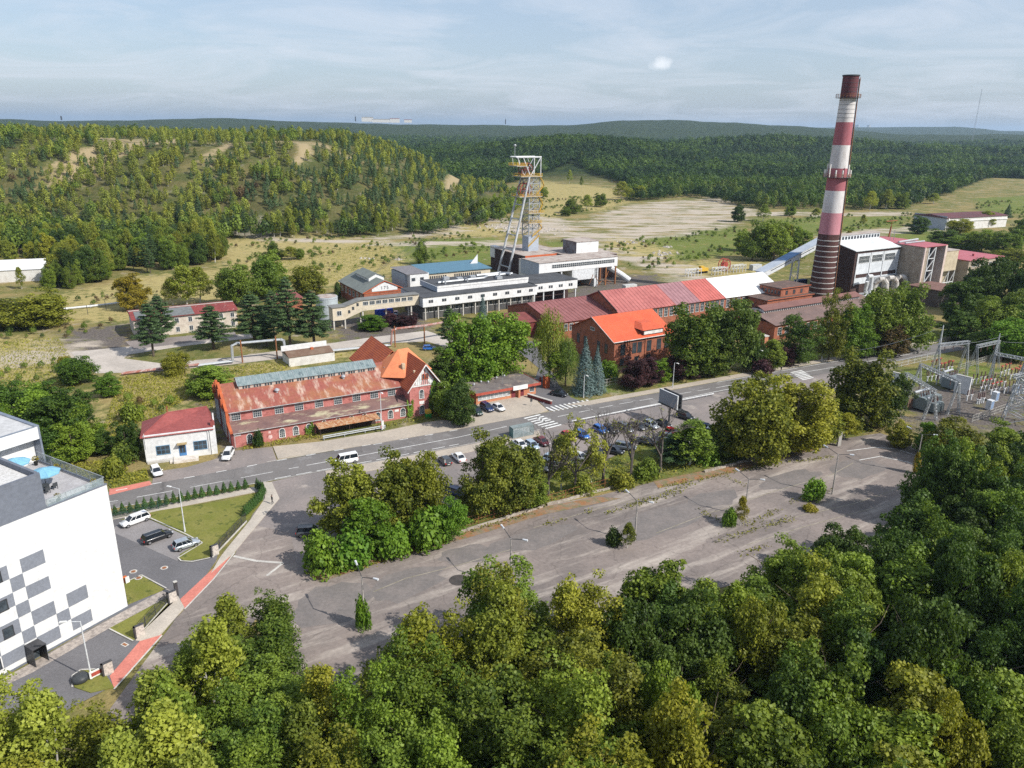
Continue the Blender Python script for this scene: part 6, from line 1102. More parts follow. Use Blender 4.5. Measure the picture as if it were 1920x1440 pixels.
# tank, hut, old building, white hall
tk = root('steel_tank', 'round pale steel tank with open top behind the pines', 'tank', at(615, 600)[:2], 0); MB().lathe([(3.7, 0), (3.7, 8.4)], n=32).build('shell', mat('pale_blue_steel', (.42, .47, .49), (.36, .4, .42), sc=.6, rough=.6), tk); b = MB(); [b.lathe([(3.76, z_), (3.84, z_+.08), (3.76, z_+.16)], n=32) for z_ in (2.5, 5.2, 7.9)]; b.build('ring', steel, tk); MB().lathe([(3.5, 8.41), (.1, 8.7)], n=24).build('lid', bitl, tk)
ht_ = mroot('maroon_roofed_hut', 'hut with a maroon hipped roof between green trees and the tank', 'hut', 40, 118); MB().box(0, 9, 0, 7, -.3, 4.6).build('wall', mb, ht_); b = MB(); b.quad((-.6, -.6, 4.5), (9.6, -.6, 4.5), (7, 3.5, 6.8), (2, 3.5, 6.8)); b.quad((-.6, 7.6, 4.5), (-.6, -.6, 4.5), (2, 3.5, 6.8)); b.quad((9.6, -.6, 4.5), (9.6, 7.6, 4.5), (7, 3.5, 6.8)); b.quad((9.6, 7.6, 4.5), (-.6, 7.6, 4.5), (2, 3.5, 6.8), (7, 3.5, 6.8)); b.build('roof', mat('dark_maroon_tile', (.2, .07, .065), (.17, .06, .055), sc=.5), ht_)
old = mroot('derelict_building', 'derelict two-storey building with peeling walls and patched red roof', 'derelict building', -8, 103); MB().box(0, 31, 0, 15, -.3, 5.9).build('wall', mat('peeling_plaster', (.56, .5, .43), (.44, .38, .32), sc=.5, c3=(.3, .2, .16), sc3=.9, edge3=(.58, .66)), old); redt = mat('patchy_red_roof', (.23, .05, .045), (.18, .042, .04), sc=.4, c3=(.4, .27, .24), sc3=1.1, edge3=(.6, .66))
b = MB(); b.quad((-.5, -.6, 5.9), (31.5, -.6, 5.9), (31.5, 7.5, 7.2), (-.5, 7.5, 7.2)); b.quad((31.5, 15.6, 5.9), (-.5, 15.6, 5.9), (-.5, 7.5, 7.2), (31.5, 7.5, 7.2)); b.ext([(-.6, 5.88), (7.5, 7.18), (15.6, 5.88)][::-1], -.4, 31.4); b.build('roof', redt, old); MB().ext([(-.2, 6.02), (6.7, 7.12), (6.7, 7.17), (-.2, 6.07)][::-1], 9, 18).ext([(-.2, 6.02), (6.7, 7.12), (6.7, 7.17), (-.2, 6.07)][::-1], .8, 4).build('roofing_felt_patch', mat('grey_felt_patch', (.17, .18, .18)), old); MB().box(-.5, 31.5, 7.3, 7.7, 7.2, 7.35).build('ridge_board', lightconc, old)
[window(old, 'f', x, z_, 1.1, 1.5, 0, (2, 1), frame_w) for x in (2, 7, 12.5, 16.5, 22, 26, 29.5) for z_ in (.8, 3.7)]
te = root('white_tent_hall', 'long white tent hall at the left edge among trees', 'tent hall', at(40, 528)[:2], R(20)); b = MB(); b.box(-40, 9, 0, 16, -.3, 5).build('wall', offwhite, te); MB().ext([(-.4, 5), (8, 8.2), (16.4, 5)][::-1], -40, 9.3).build('roof', white, te); MB().box(-1.1, -.9, -.45, 8, 5, 5.1).build('seam', steel, te) if False else None
# shaft building
sb = mroot('shaft_building', 'shaft building of brown and white clad boxes below the winding tower', 'industrial building', 141.5, 103); 
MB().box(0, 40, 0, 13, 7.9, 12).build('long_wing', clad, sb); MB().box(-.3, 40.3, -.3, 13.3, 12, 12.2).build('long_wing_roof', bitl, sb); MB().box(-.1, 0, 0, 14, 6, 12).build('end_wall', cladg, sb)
MB().box(0, 6, .1, 14, -.3, 7.9).box(17, 29, .1, 12, 3.5, 7.9).box(28, 29, .1, 12, -.3, 7.9).build('lower_wall', steelw, sb)
b = MB(); b.box(6.2, 38.3, -.06, -.0, 9.5, 10.9); bw = b.build('window_band', glass, sb); b = MB(); [b.box(6.2+i*1.0, 6.3+i*1.0, -.1, -.06, 9.5, 10.9) for i in range(33)]; b.box(6.2, 38.3, -.1, -.06, 10.15, 10.22); b.build('glazing_bars', frame_w, bw)
for x in (6.5, 11, 16.5, 29.5, 34, 39.2):
    for y in (.2, 11): MB().box(x, x+.5, y, y+.5, -.3, 7.9).build('column', steelw if x < 33 else rust, sb)
MB().box(9.6, 33, 26, 57, -.3, 10.3).build('shaft_hall', brownw, sb); MB().box(9.3, 33.3, 25.7, 57.3, 10.3, 10.6).build('shaft_hall_roof', bitl, sb); MB().box(9.3, 33.3, 25.6, 25.7, 9.6, 10.7).build('roof_edge', orangeb, sb); MB().box(9.4, 12, 53, 57.2, 6, 11.2).build('white_box', clad, sb)
MB().box(6, 26, 13.3, 25.6, -.3, 9.6).build('middle_block', clad, sb); MB().box(5.7, 26.3, 13.3, 25.6, 9.6, 9.8).build('middle_roof', bitl, sb); MB().box(26, 50, 13.3, 40, -.3, 10.6).build('rear_block', brownw, sb); MB().box(26, 50.3, 13.3, 40.2, 10.6, 10.8).build('rear_roof', bitl, sb)
MB().box(31, 43, 18, 28.5, 10.8, 16.2).build('upper_box', clad, sb); MB().box(30.95, 31, 18, 28.5, 10.8, 16.2).build('upper_box_end', mat('blue_brown_cladding', (.2, .2, .22), (.13, .1, .1), sc=.5), sb); MB().box(30.7, 43.3, 17.7, 28.8, 16.2, 16.45).build('upper_box_roof', bitl, sb)
b = MB(); b.path([(38, 5, 7.5), (44, 2, 3.5), (47, 0, 1)], 1.3, 10); b.build('chute', steelw, sb); b = MB(); rg = np.random.default_rng(9)
for i in range(26): x, y = rg.uniform(6, 38), rg.uniform(-3, 9); b.tube((x, y, rg.uniform(0, 3)), (x+rg.uniform(-5, 5), y+rg.uniform(-3, 3), rg.uniform(0, 6)), .14, n=4)
b.build('conveyor_frame', rust, sb)
# headframe
hf = mroot('winding_tower', 'steel mine winding tower with sheave wheels, yellow platforms and sloping struts', 'winding tower', 161.8, 142.2)
b = MB(); b.box(-2.7, 2.7, -2.7, 2.7, 10.5, 17.2); b.build('shaft_casing', cladg, hf)
b = MB(); hw = 2.7
for sx in (-hw, hw):
    for sy in (-hw, hw): b.tube((sx, sy, 17.2), (sx, sy, 43.5), .28, n=6)
for i in range(9):
    z_ = 17.2+i*2.9; z1_ = z_+2.9
    for (x0, y0), (x1, y1) in (((-hw, -hw), (hw, -hw)), ((hw, -hw), (hw, hw)), ((hw, hw), (-hw, hw)), ((-hw, hw), (-hw, -hw))):
        b.tube((x0, y0, z1_), (x1, y1, z1_), .16, n=4); b.tube((x0, y0, z_), (x1, y1, z1_), .12, n=4); b.tube((x1, y1, z_), (x0, y0, z1_), .1, n=4)
b.build('lattice_tower', steel, hf)
b = MB(); top = 51.6
for sy in (-hw, hw):
    b.tube((-9.5, sy*.9, top), (3.2, sy, top), .35, n=6); b.tube((3., sy, 43.5), (3., sy, top), .25, n=6); b.tube((-2.3, sy, 43.5), (3, sy, top), .2, n=6); b.tube((-2.3, sy, 43.5), (-6, sy*.9, top), .24, n=6); b.tube((-8.5, sy*.9, top), (-8, sy, 48), .15, n=5)
for x in (-9.5, -6, -2, 3): b.tube((x, -hw, top), (x, hw, top), .22, n=5)
b.tube((-2.5, 0, top), (1.5, 0, 43.5), .14, n=5); b.build('top_frame', steelw, hf)
b = MB(); 
for sy in (-3.4, 3.4): b.tube((-14.5, sy*1.3, 0), (-3.2, sy, 43.4), .6, .42, n=10)
b.build('strut', mat('weathered_strut_steel', (.5, .52, .54), (.36, .36, .36), sc=.8, rough=.6, c3=(.25, .14, .09), sc3=1.2, edge3=(.62, .7)), hf)
b = MB()
for t_ in (.1, .27, .42, .58, .72, .86): x = -14.5+11.3*t_; z_ = 43.4*t_; b.tube((x, -4.4+t_, z_), (x, 4.4-t_, z_), .32, n=6)
b.build('strut_tie', steel, hf)
for nm, x0, x1, z_ in (('platform', -7.6, 3.4, 43.5), ('platform', -8.2, 3.6, 34.9), ('platform', -3.4, 4.8, 27.6), ('platform', -3.2, 3.6, 23.2), ('platform', -9.8, -4.5, 48.)):
    pf_ = MB().box(x0, x1, -3.6, 3.6, z_-.25, z_).build(nm, steel, hf); r_ = MB()
    for y in (-3.6, 3.6):
        for zz_ in (.55, 1.1): r_.tube((x0, y, z_+zz_), (x1, y, z_+zz_), .07, n=4)
        r_.box(x0, x1, y-.03, y+.03, z_, z_+.18)
        for k in range(9): x = x0+(x1-x0)*k/8; r_.tube((x, y, z_), (x, y, z_+1.1), .05, n=4)
    for x in (x0, x1):
        for zz_ in (.55, 1.1): r_.tube((x, -3.6, z_+zz_), (x, 3.6, z_+zz_), .07, n=4)
        r_.box(x-.03, x+.03, -3.6, 3.6, z_, z_+.18)
    r_.build('railing', yellow, pf_)
for zc_, xc, mt_ in ((46.2, -3.2, mat('dark_red_wheel', (.24, .06, .05))), (37.6, -3.6, redpaint)):
    for y in (-1.2, 1.2):
        b = MB(); n = 24; r_ = 2.9
        for k in range(n): a0, a1 = 6.283*k/n, 6.283*(k+1)/n; b.tube((xc+r_*math.cos(a0), y, zc_+r_*math.sin(a0)), (xc+r_*math.cos(a1), y, zc_+r_*math.sin(a1)), .2, n=5)
        for k in range(8): a0 = 6.283*k/8; b.tube((xc, y, zc_), (xc+r_*math.cos(a0), y, zc_+r_*math.sin(a0)), .1, n=4)
        b.tube((xc, y-.3, zc_), (xc, y+.3, zc_), .35, n=8); b.build('sheave_wheel', mt_, hf)
b = MB(); 
for x0, z0, x1, z1 in ((.5, 34.9, 4.6, 39.2), (4.6, 39.2, 1.8, 43.5), (2.4, 27.6, 4.2, 31), (4.2, 31, 1.5, 34.9), (-1, 17, 4, 20.5), (4, 20.5, 2, 23.2), (-3.2, 12.5, 2.6, 17.2)): b.tube((x0, -3.2, z0+.5), (x1, -3.2, z1+.5), .16, n=4); b.tube((x0, -3.2, z0+1.4), (x1, -3.2, z1+1.4), .07, n=4); b.quad((x0, -3.6, z0+.2), (x1, -3.6, z1+.2), (x1, -2.9, z1+.2), (x0, -2.9, z0+.2))
b.build('stair', yellow, hf); MB().tube((-8.8, 0, top), (-8.8, 0, 56.2), .12).lathe([(.5, 0), (.7, .5), (.4, .9)], (-8.8, 0), 10, 56).build('beacon_mast', steel, hf)
b = MB()
for y in (-1.2, 1.2): b.tube((-3.2-2.9, y, 46.4), (-82, y*.6-12, 8), .05, n=3); b.tube((-3.6-2.9, y, 37.8), (-82, y*.6-12, 8), .05, n=3)
b.build('winding_rope', darkmetal, hf)
# ------------------------------------------------------------------ chimney and power house
ch = mroot('striped_chimney', 'tall chimney banded red and white above a ringed dark brick base', 'chimney', 233.7, 39.2)
def rz_(z_): return 4.65+(2.8-4.65)*(max(0., min(1, z_/76))**.85)
cr = mat('chimney_red', (.36, .12, .14), (.3, .1, .12), sc=.35, rough=.85, stretch=(1, 1, .3), c3=(.27, .08, .09), sc3=.8, edge3=(.6, .7)); cw = mat('chimney_white', (.6, .58, .58), (.5, .47, .46), sc=.4, rough=.85, stretch=(1, 1, .3), c3=(.36, .3, .29), sc3=.9, edge3=(.62, .72), stretch3=(2, 2, .3)); cpk = mat('chimney_faded_red', (.48, .22, .25), (.42, .18, .21), sc=.35, rough=.85, stretch=(1, 1, .3)); ctop = mat('sooty_maroon', (.13, .04, .05), (.09, .035, .04), sc=.5, stretch=(1, 1, .4)); cbase = brick('dark_chimney_brick', (.1, .045, .04), (.075, .035, .032), (.7, .7, .7), .6)
for z0, z1, mt_ in ((-.3, 26.1, cbase), (26.1, 34.2, cpk), (34.2, 42.4, cw), (42.4, 50.6, cr), (50.6, 58.9, cw), (58.9, 67, cr), (67, 75.2, cw), (75.2, 82.8, ctop)):
    MB().lathe([(rz_(z0), z0), (rz_((z0+z1)/2), (z0+z1)/2), (rz_(z1), z1)], n=72).build('shaft_band', mt_, ch)
b = MB(); [b.lathe([(rz_(z_)+.02, z_), (rz_(z_)+.1, z_+.05), (rz_(z_)+.1, z_+.3), (rz_(z_)+.02, z_+.35)], n=40) for z_ in [1.+2.05*i for i in range(12)]]; b.build('steel_hoop', mat('whitened_hoop', (.5, .48, .46)), ch)
b = MB(); [b.lathe([(rz_(z_)+.01, z_), (rz_(z_)+.07, z_+.03), (rz_(z_)+.01, z_+.1)], n=40) for z_ in np.arange(68.5, 82.5, 1.5)]; b.build('steel_hoop', darkmetal, ch); MB().lathe([(2.8, 82.8), (3.05, 82.85), (3.05, 83.3), (2.2, 83.3)], n=32).build('crown_ring', darkmetal, ch)
for z_, ext_ in ((47.2, 1.5), (75.4, 1.5)):
    r0_ = rz_(z_); pf_ = MB().lathe([(r0_, z_-.1), (r0_+ext_, z_), (r0_+ext_, z_+.12), (r0_, z_+.12)], n=32).build('gallery', darkmetal, ch); b = MB()
    for k in range(24): a0 = 6.283*k/24; a1 = 6.283*(k+1)/24; q = r0_+ext_; b.tube((q*math.cos(a0), q*math.sin(a0), z_+.1), (q*math.cos(a0), q*math.sin(a0), z_+1.3), .06, n=4); [b.tube((q*math.cos(a0), q*math.sin(a0), z_+h_), (q*math.cos(a1), q*math.sin(a1), z_+h_), .06, n=4) for h_ in (.7, 1.3)]
    b.build('railing', rust, pf_)
for k in range(12): a0 = 6.283*k/12; q = rz_(47)+1.2; MB().box(q*math.cos(a0)-.2, q*math.cos(a0)+.2, q*math.sin(a0)-.2, q*math.sin(a0)+.2, 47.4, 50 if k % 3 else 52).build('antenna_panel', offwhite, ch)
b = MB(); la = R(-60)
for d_ in (-.35, .35): b.path([((rz_(z_)+.5)*math.cos(la)-d_*math.sin(la), (rz_(z_)+.5)*math.sin(la)+d_*math.cos(la), z_) for z_ in (3, 20, 40, 60, 75, 82.5)], .06, 4)
for z_ in np.arange(4, 82, 1.6): q = rz_(z_)+.5; b.tube((q*math.cos(la)+.35*math.sin(la), q*math.sin(la)-.35*math.cos(la), z_), (q*math.cos(la)-.35*math.sin(la), q*math.sin(la)+.35*math.cos(la), z_), .05, n=3)
b.build('ladder', rust, ch); MB().path([((rz_(z_)+.25)*math.cos(R(-45)), (rz_(z_)+.25)*math.sin(R(-45)), z_) for z_ in (2, 20, 40, 60, 82)], .18, 5).build('lightning_cable', darkmetal, ch)
ph_ = mroot('boiler_house', 'tall boiler house with dark brown side, white panelled front and pale flat roof', 'power house', 246, 35)
MB().ext([(0, -.3), (0, 18.95), (10, 21.1), (10, -.3)][::-1], 0, 29).build('wall', brownw, ph_); MB().ext([(-.6, 18.85), (-.6, 19.1), (10, 21.4), (10, 21.15)][::-1], -.5, 29.4).build('roof', mat('pale_grey_roof_sheet', (.6, .62, .62), (.52, .54, .54), sc=.2), ph_)
MB().box(1.5, 28.2, -.12, 0, 9.5, 17.8).box(1.5, 28.2, -.12, 0, 5.5, 8).build('front_panel', mat('white_blue_panel', (.6, .63, .66), (.5, .53, .56), sc=.3), ph_)
for i in range(3):
    s_ = 5.9+i*8.3; window(ph_, 'f', s_, 14., 6.6, 2.7, -.12, (8, 2), frame_w, fr=.1)
for x in (1.3, 9.8, 18.1, 28): MB().box(x, x+.5, -.3, -.12, 5, 17.9).build('pilaster', steelw, ph_)
cl = MB().box(1.5, 28.5, 10, 13.5, 17, 23.6).build('clerestory', steelw, ph_); b = MB(); [b.box(2.2+i*1.9, 3.4+i*1.9, 9.95, 10, 21.9, 23.1) for i in range(14)]; b.build('clerestory_panes', glass, cl); MB().box(1.2, 28.8, 9.7, 13.8, 23.6, 23.75).build('clerestory_roof', bitl, cl); MB().box(0, 29, 10.01, 18, -.3, 17).build('rear_wall', brownw, ph_)
b = MB()
for i in range(3):
    x = 12+i*6.5; pts = [(x, -1.5, 1), (x-.3, -2.6, 5.6), (x+.6, -3.6, 7.2), (x+2.2, -4.6, 7.3), (x+3.4, -5.2, 5.6), (x+3.6, -5.4, 1)]; b.path(pts, 1.05, 10)
b.build('curved_duct', mat('white_rusty_duct', (.6, .58, .55), (.42, .38, .34), sc=.6, c3=(.25, .18, .13), sc3=.8), ph_); b = MB(); b.box(9.5, 29, -1.2, -.15, 3, 7.6); b.build('duct_housing', steel, ph_)
b = MB(); b.path([(3, -5, 7.5), (3.4, -4.4, 4), (6, -3.6, 1)], .7, 8); b.path([(3.2, -4.6, 9.5), (6.8, -4, 9.2), (7.4, -4, 4), (6.6, -3.8, 1)], .75, 8); b.build('bent_pipe', steelw, ph_); MB().lathe([(4.2, 1.2), (4.4, 1.7), (1, 2.1)], (6, -4), 20, 0).build('dished_cover', steelw, ph_)
rd = mat('red_flat_roof', (.42, .13, .15), (.37, .11, .13), sc=.3, rough=.7, c3=(.3, .08, .09), sc3=.6, edge3=(.64, .72)); conc2 = mat('stained_concrete_panels', (.36, .31, .25), (.27, .22, .17), sc=.4, c3=(.18, .14, .11), sc3=.7, edge3=(.58, .68))
ph2 = mroot('coal_bunker_house', 'concrete bunker house with red roof and tall open bay with white bracing', 'power house', 275.2, 25); MB().box(0, 3.5, 0, 28, -.3, 19.8).box(3.5, 15, 5, 28, -.3, 19.8).box(3.5, 15, 0, 5, -.3, 4).build('wall', conc2, ph2); MB().box(-.4, 15.6, -.4, 28.4, 19.8, 20.05).build('roof', rd, ph2)
[MB().box(xa, xb, -.5, yb, -.3, 19.8).build('pillar', mat('pinkish_concrete', (.6, .5, .46), (.5, .4, .36), sc=.5), ph2) for xa, xb, yb in ((0, .8, 0), (14.2, 15.5, 4.9))]; b = MB(); b.tube((8, 0, 4), (8, 0, 19.5), .3, n=4); b.tube((3.6, 0, 4), (3.6, 0, 19.5), .25, n=4)
for z_ in (5, 10, 15): b.tube((3.6, 0, z_), (8, 0, z_+4.4), .2, n=4); b.tube((3.6, 0, z_), (8, 0, z_), .2, n=4)
b.build('cross_bracing', steelw, ph2); MB().box(3.6, 14.1, 4.9, 5, 4, 19.6).build('glazed_bay', mat('dark_blue_glass', (.05, .07, .1), (.08, .1, .13), sc=.6, rough=.2), ph2)
b = MB(); [b.tube((4+i*1.2, 18, 20), (4+i*1.2, 18, 24.5), .12, n=5) for i in (0, 2)]; b.tube((1, 12, 20.4), (14, 12, 20.8), .5, n=6); b.tube((1, 9, 20.4), (14, 9, 20.4), .35, n=6); b.build('roof_pipework', steel, ph2); b = MB(); b.tube((15, 26, 20), (15.6, 26, 24.5), .35, n=6); b.box(11.5, 19, 25.6, 26.4, 26.8, 27.1); b.tube((15.6, 26, 24.5), (15.6, 26, 26.8), .15, n=5); b.build('crane_jib', rust, ph2)
ph3 = mroot('concrete_cooling_house', 'lower concrete panel block with open lattice base', 'power house', 291.5, 27.5); MB().box(0, 13.5, 0, 6, 8, 16.4).box(0, 13.5, 3, 9, -.3, 8).build('wall', mat('sandy_concrete', (.48, .41, .3), (.38, .32, .23), sc=.5, c3=(.25, .2, .15), sc3=.8, edge3=(.6, .7)), ph3); MB().box(-.2, 13.7, -.2, 9.2, 16.4, 16.7).build('roof', bitl, ph3)
b = MB(); [b.tube((x, .2, 0), (x, .2, 8), .2, n=4) for x in (.2, 4.5, 9, 13.3)]; [b.tube((x, .2, 1), (x+4, .2, 7), .14, n=4) for x in (.2, 4.7, 9.2)]; b.tube((0, .2, 3), (13.4, .2, 3), .2, n=4); b.build('lattice_base', steelw, ph3)
ph4 = mroot('red_roofed_block', 'block with wide red flat roof at the far right of the mine', 'power house', 308, 24); MB().box(0, 26, 0, 20, -.3, 12).build('wall', conc2, ph4); MB().box(-.5, 27, -.5, 20.5, 12, 12.3).build('roof', rd, ph4); [window(ph4, 'f', 4+i*3.2, z_, 2.2, 1.2, 0, (2, 1), frame_w) for i in range(7) for z_ in (6, 9.3)]; b = MB(); [b.box(x, x+.9, y, y+.9, 12.3, 13.3) for x, y in ((5, 8), (8, 13), (14, 6), (16, 14))]; b.build('roof_vent', rd, ph4)
br = mroot('brown_roofed_shed', 'corrugated shed with brown roof and pale blue end wall by the trees', 'shed', 262, 8); MB().box(0, 14.5, 0, 12.5, -.3, 6.5).build('wall', ribbed(mat('brown_corrugated_wall', (.17, .14, .12), (.12, .1, .09), sc=.5), 0, .8, .5, .7), br); MB().box(14.5, 14.6, 0, 12.5, -.3, 6.6).build('end_wall', cladg, br); MB().box(-.5, 15.2, -.5, 13, 6.5, 6.75).build('roof', mat('brown_roof_sheet', (.2, .11, .09), (.16, .09, .075), sc=.4), br)
# conveyor
cv = mroot('inclined_conveyor', 'inclined grey-blue conveyor gallery rising to the boiler house', 'conveyor', 211.5, 49.5); dx, dz = 34.3, 10.6; u_ = Vector((dx, 0, dz)).normalized()
def cvb(b, x0, x1, y0, y1, h0, h1, z0=8.9): b.ext([(x0, z0+dz*x0/dx+h0), (x1, z0+dz*x1/dx+h0), (x1, z0+dz*x1/dx+h1), (x0, z0+dz*x0/dx+h1)], y0, y1, 'y')
b = MB(); cvb(b, 0, dx, 0, 4, 0, 2.2); b.build('gallery', steelw, cv); b = MB(); cvb(b, -.4, dx*.33, -.3, 4.3, 2.25, 2.5); cvb(b, dx*.56, dx+.4, -.3, 4.3, 2.25, 2.5); b.build('gallery_roof', mat('pale_blue_grey_sheet', (.42, .46, .52), (.36, .4, .46), sc=.4), cv); b = MB(); cvb(b, dx*.33, dx*.56, -.3, 4.3, 2.25, 2.5); b.build('gallery_roof', mat('blue_sheet', (.16, .27, .45), sc=.4), cv)
b = MB(); cvb(b, 4, 15, -.04, 0, 1.2, 1.5); cvb(b, 20, 28, -.04, 0, 1.2, 1.5); b.build('slot_window', glass, cv)
for x in (18.5,): b = MB().lattice((x, .5, 0), (x, .5, 8.9+dz*x/dx), 3.2, 2.4, 3, .16, .12); b.build('trestle', steelw, cv)
# far shed at right
fs = root('far_shed', 'low shed with maroon roof and pale blue end wall beyond the mine', 'shed', at(1772, 432)[:2], R(24)); MB().box(0, 62, 0, 26, -.3, 8.2).build('wall', offwhite, fs); MB().box(-.1, 0, 0, 26, -.3, 9.4).build('end_wall', cladg, fs); MB().ext([(-.6, 8.2), (13, 9.8), (26.6, 8.2), (26.6, 8), (-.6, 8)][::-1], -.6, 62.5).build('roof', mat('dark_maroon_roof', (.13, .05, .055), (.1, .045, .05), sc=.1), fs)
MB().box(0, 62, -.5, -.02, 5.6, 6.2).box(1, 2, -.6, 0, 0, 8).build('ledge', frame_w, fs)
# ------------------------------------------------------------------ cars
def carpaint(name, c, metal=.0): return mat(name, c, amt=.03, sc=.5, rough=.28, metal=metal, sp=.5, coat=.6)
CP = dict(white=carpaint('white_car_paint', (.75, .75, .75)), black=carpaint('black_car_paint', (.012, .013, .016)), silver=carpaint('silver_car_paint', (.42, .46, .5), .4), dark=carpaint('dark_grey_car_paint', (.05, .055, .06)), navy=carpaint('navy_car_paint', (.01, .025, .1)), blue=carpaint('blue_car_paint', (.02, .12, .42)),
          red=carpaint('red_car_paint', (.42, .02, .02)), maroon=carpaint('maroon_car_paint', (.16, .02, .03)), grey=carpaint('grey_car_paint', (.16, .18, .21), .3), green=carpaint('dark_green_car_paint', (.015, .035, .025)), pale=carpaint('pale_blue_car_paint', (.4, .5, .6), .2))
cglass = mat('car_glass', (.015, .02, .028), rough=.05, sp=.8); tyre = black; rim = mat('alloy_rim', (.4, .4, .42), rough=.3, metal=.7)
headl = mat('headlight_lens', (.6, .62, .65), rough=.1); taill = mat('tail_light_lens', (.45, .02, .015), rough=.15); plate = mat('number_plate', (.7, .7, .68))
def ring(x, w, zb, zt, sh=.86): return [(x, -w*.9, zb), (x, -w, zb+.18), (x, -w, zt-.16), (x, -w*sh, zt), (x, w*sh, zt), (x, w, zt-.16), (x, w, zb+.18), (x, w*.9, zb)]
def loft(b, rings):
    n = len(rings[0]); i = len(b.v)
    for r_ in rings: b.v += [tuple(p) for p in r_]
    for j in range(len(rings)-1):
        for k in range(n): b.f.append((i+j*n+k, i+j*n+(k+1) % n, i+(j+1)*n+(k+1) % n, i+(j+1)*n+k)); b.mi.append(b.cur)
    b.f.append(tuple(i+k for k in range(n-1, -1, -1))); b.f.append(tuple(i+(len(rings)-1)*n+k for k in range(n))); b.mi += [b.cur]*2
    return b
def make_car(kind):
    """x forward"""
    L = dict(hatch=4.1, wagon=4.75, suv=4.5, van=4.9, sedan=4.5)[kind]; hw = .89 if kind != 'van' else .97; hz = dict(hatch=.93, wagon=.95, suv=1.05, van=1.15, sedan=.92)[kind]; rz = dict(hatch=1.48, wagon=1.5, suv=1.68, van=1.95, sedan=1.44)[kind]
    h = L/2; rt = bpy.data.objects.new('car', None); COL.objects.link(rt); b = MB()
    loft(b, [ring(-h, hw*.8, .42, hz-.12), ring(-h+.1, hw*.93, .3, hz-.02), ring(-h+.5, hw, .25, hz), ring(-h*.3, hw, .22, hz), ring(h*.35, hw, .22, hz), ring(h-.75, hw*.98, .25, hz-.1), ring(h-.25, hw*.92, .3, hz-.2), ring(h, hw*.72, .38, hz-.38)]); body = b.build('body', CP['white'], rt, True)
    rr = {'hatch': (-h+.12, -h+.5), 'wagon': (-h+.12, -h+.45), 'suv': (-h+.12, -h+.42), 'van': (-h+.06, -h+.18), 'sedan': (-h+.75, -h+1.35)}[kind]; fr_ = (h-1.05, h-1.85) if kind != 'van' else (h-.75, h-1.35)
    g = MB(); wb_, wr = hw*.87, hw*.68; x0, x1 = rr; x3, x2 = fr_
    P = [(x0, -wb_, hz-.03), (x3, -wb_, hz-.08), (x3, wb_, hz-.08), (x0, wb_, hz-.03), (x1, -wr, rz), (x2, -wr, rz), (x2, wr, rz), (x1, wr, rz)]
    g.v += P; [g.f.append(q) or g.mi.append(0) for q in ((0, 1, 5, 4), (1, 2, 6, 5), (2, 3, 7, 6), (3, 0, 4, 7), (4, 5, 6, 7))]; g.build('windows', cglass, rt)
    r_ = MB(); r_.prism([(x1-.05, -wr-.02), (x2+.06, -wr-.02), (x2+.06, wr+.02), (x1-.05, wr+.02)], rz-.03, rz+.03)
    for s in (-1, 1):
        r_.tube(P[0 if s < 0 else 3], P[4 if s < 0 else 7], .06, n=4); r_.tube(P[1 if s < 0 else 2], P[5 if s < 0 else 6], .045, n=4)
        for t in (.42, .72) if kind != 'sedan' else (.5,): xa = x0+(x3-x0)*t; xb = x1+(x2-x1)*t; r_.tube((xa, s*wb_, hz-.04), (xb, s*wr, rz), .045, n=4)
        r_.box(x3-.35, x3-.15, s*hw-.02 if s > 0 else -hw-.16, hw+.16 if s > 0 else -hw+.02, hz+.02, hz+.16)
    roof = r_.build('roof', CP['white'], rt)
    if kind in ('wagon', 'suv'): MB().tube((x1+.1, -wr+.05, rz+.07), (x2, -wr+.05, rz+.07), .025, n=4).tube((x1+.1, wr-.05, rz+.07), (x2, wr-.05, rz+.07), .025, n=4).build('roof_rail', steel, roof)
    wr_ = .33 if kind != 'suv' else .37
    for sx in (-1, 1):
        for sy in (-1, 1):
            x = sx*(h-.82); y = sy*(hw-.1); w = MB().tube((x, y-.11, wr_), (x, y+.11, wr_), wr_, n=16).build('wheel', tyre, rt); MB().tube((x, y+sy*.105, wr_), (x, y+sy*.13, wr_), wr_*.62, n=12).build('rim', rim, w)
    for sy in (-1, 1):
        MB().box(h-.32, h-.06, sy*hw*.62-.17, sy*hw*.62+.17, hz-.36, hz-.2).build('headlight', headl, rt); MB().box(-h-.02, -h+.2, sy*hw*.72-.13, sy*hw*.72+.13, hz-.32, hz-.08).build('tail_light', taill, rt)
    MB().box(h-.02, h+.03, -.55, .55, .4, .56).build('grille', darkmetal, rt); MB().box(-h-.03, -h+.0, -.26, .26, hz-.5, hz-.38).build('number_plate', plate, rt)
    return rt
CARS = {k: make_car(k) for k in ('hatch', 'wagon', 'suv', 'van', 'sedan')}; used_proto = set()
def car(kind, color, p, hd, label, group=None, cat='car'):
    src = CARS[kind]
    if kind in used_proto:
        o = copy_tree(src)
    else: o = src; used_proto.add(kind)
    o.location = (p[0], p[1], p[2] if len(p) > 2 else .04); o.rotation_euler = (0, 0, R(hd)); tag(o, label, cat, group)
    for k in ('label', 'category', 'group'):
        if k == 'group' and not group and 'group' in o.keys(): del o['group']
    for c in o.children:
        if c.name.split('.')[0] in ('body', 'roof'): c.material_slots[0].link = 'OBJECT'; c.material_slots[0].material = CP[color]
    return o
def hdg(a, b): A, B = at(*a), at(*b); return math.degrees(math.atan2(B[1]-A[1], B[0]-A[0]))
BAY = 'cars in the bays beside the white block'
car('wagon', 'white', (*at(254, 981)[:2], .06), hdg((278, 971), (230, 989)), 'white estate car in the bay nearest the hedge', BAY)
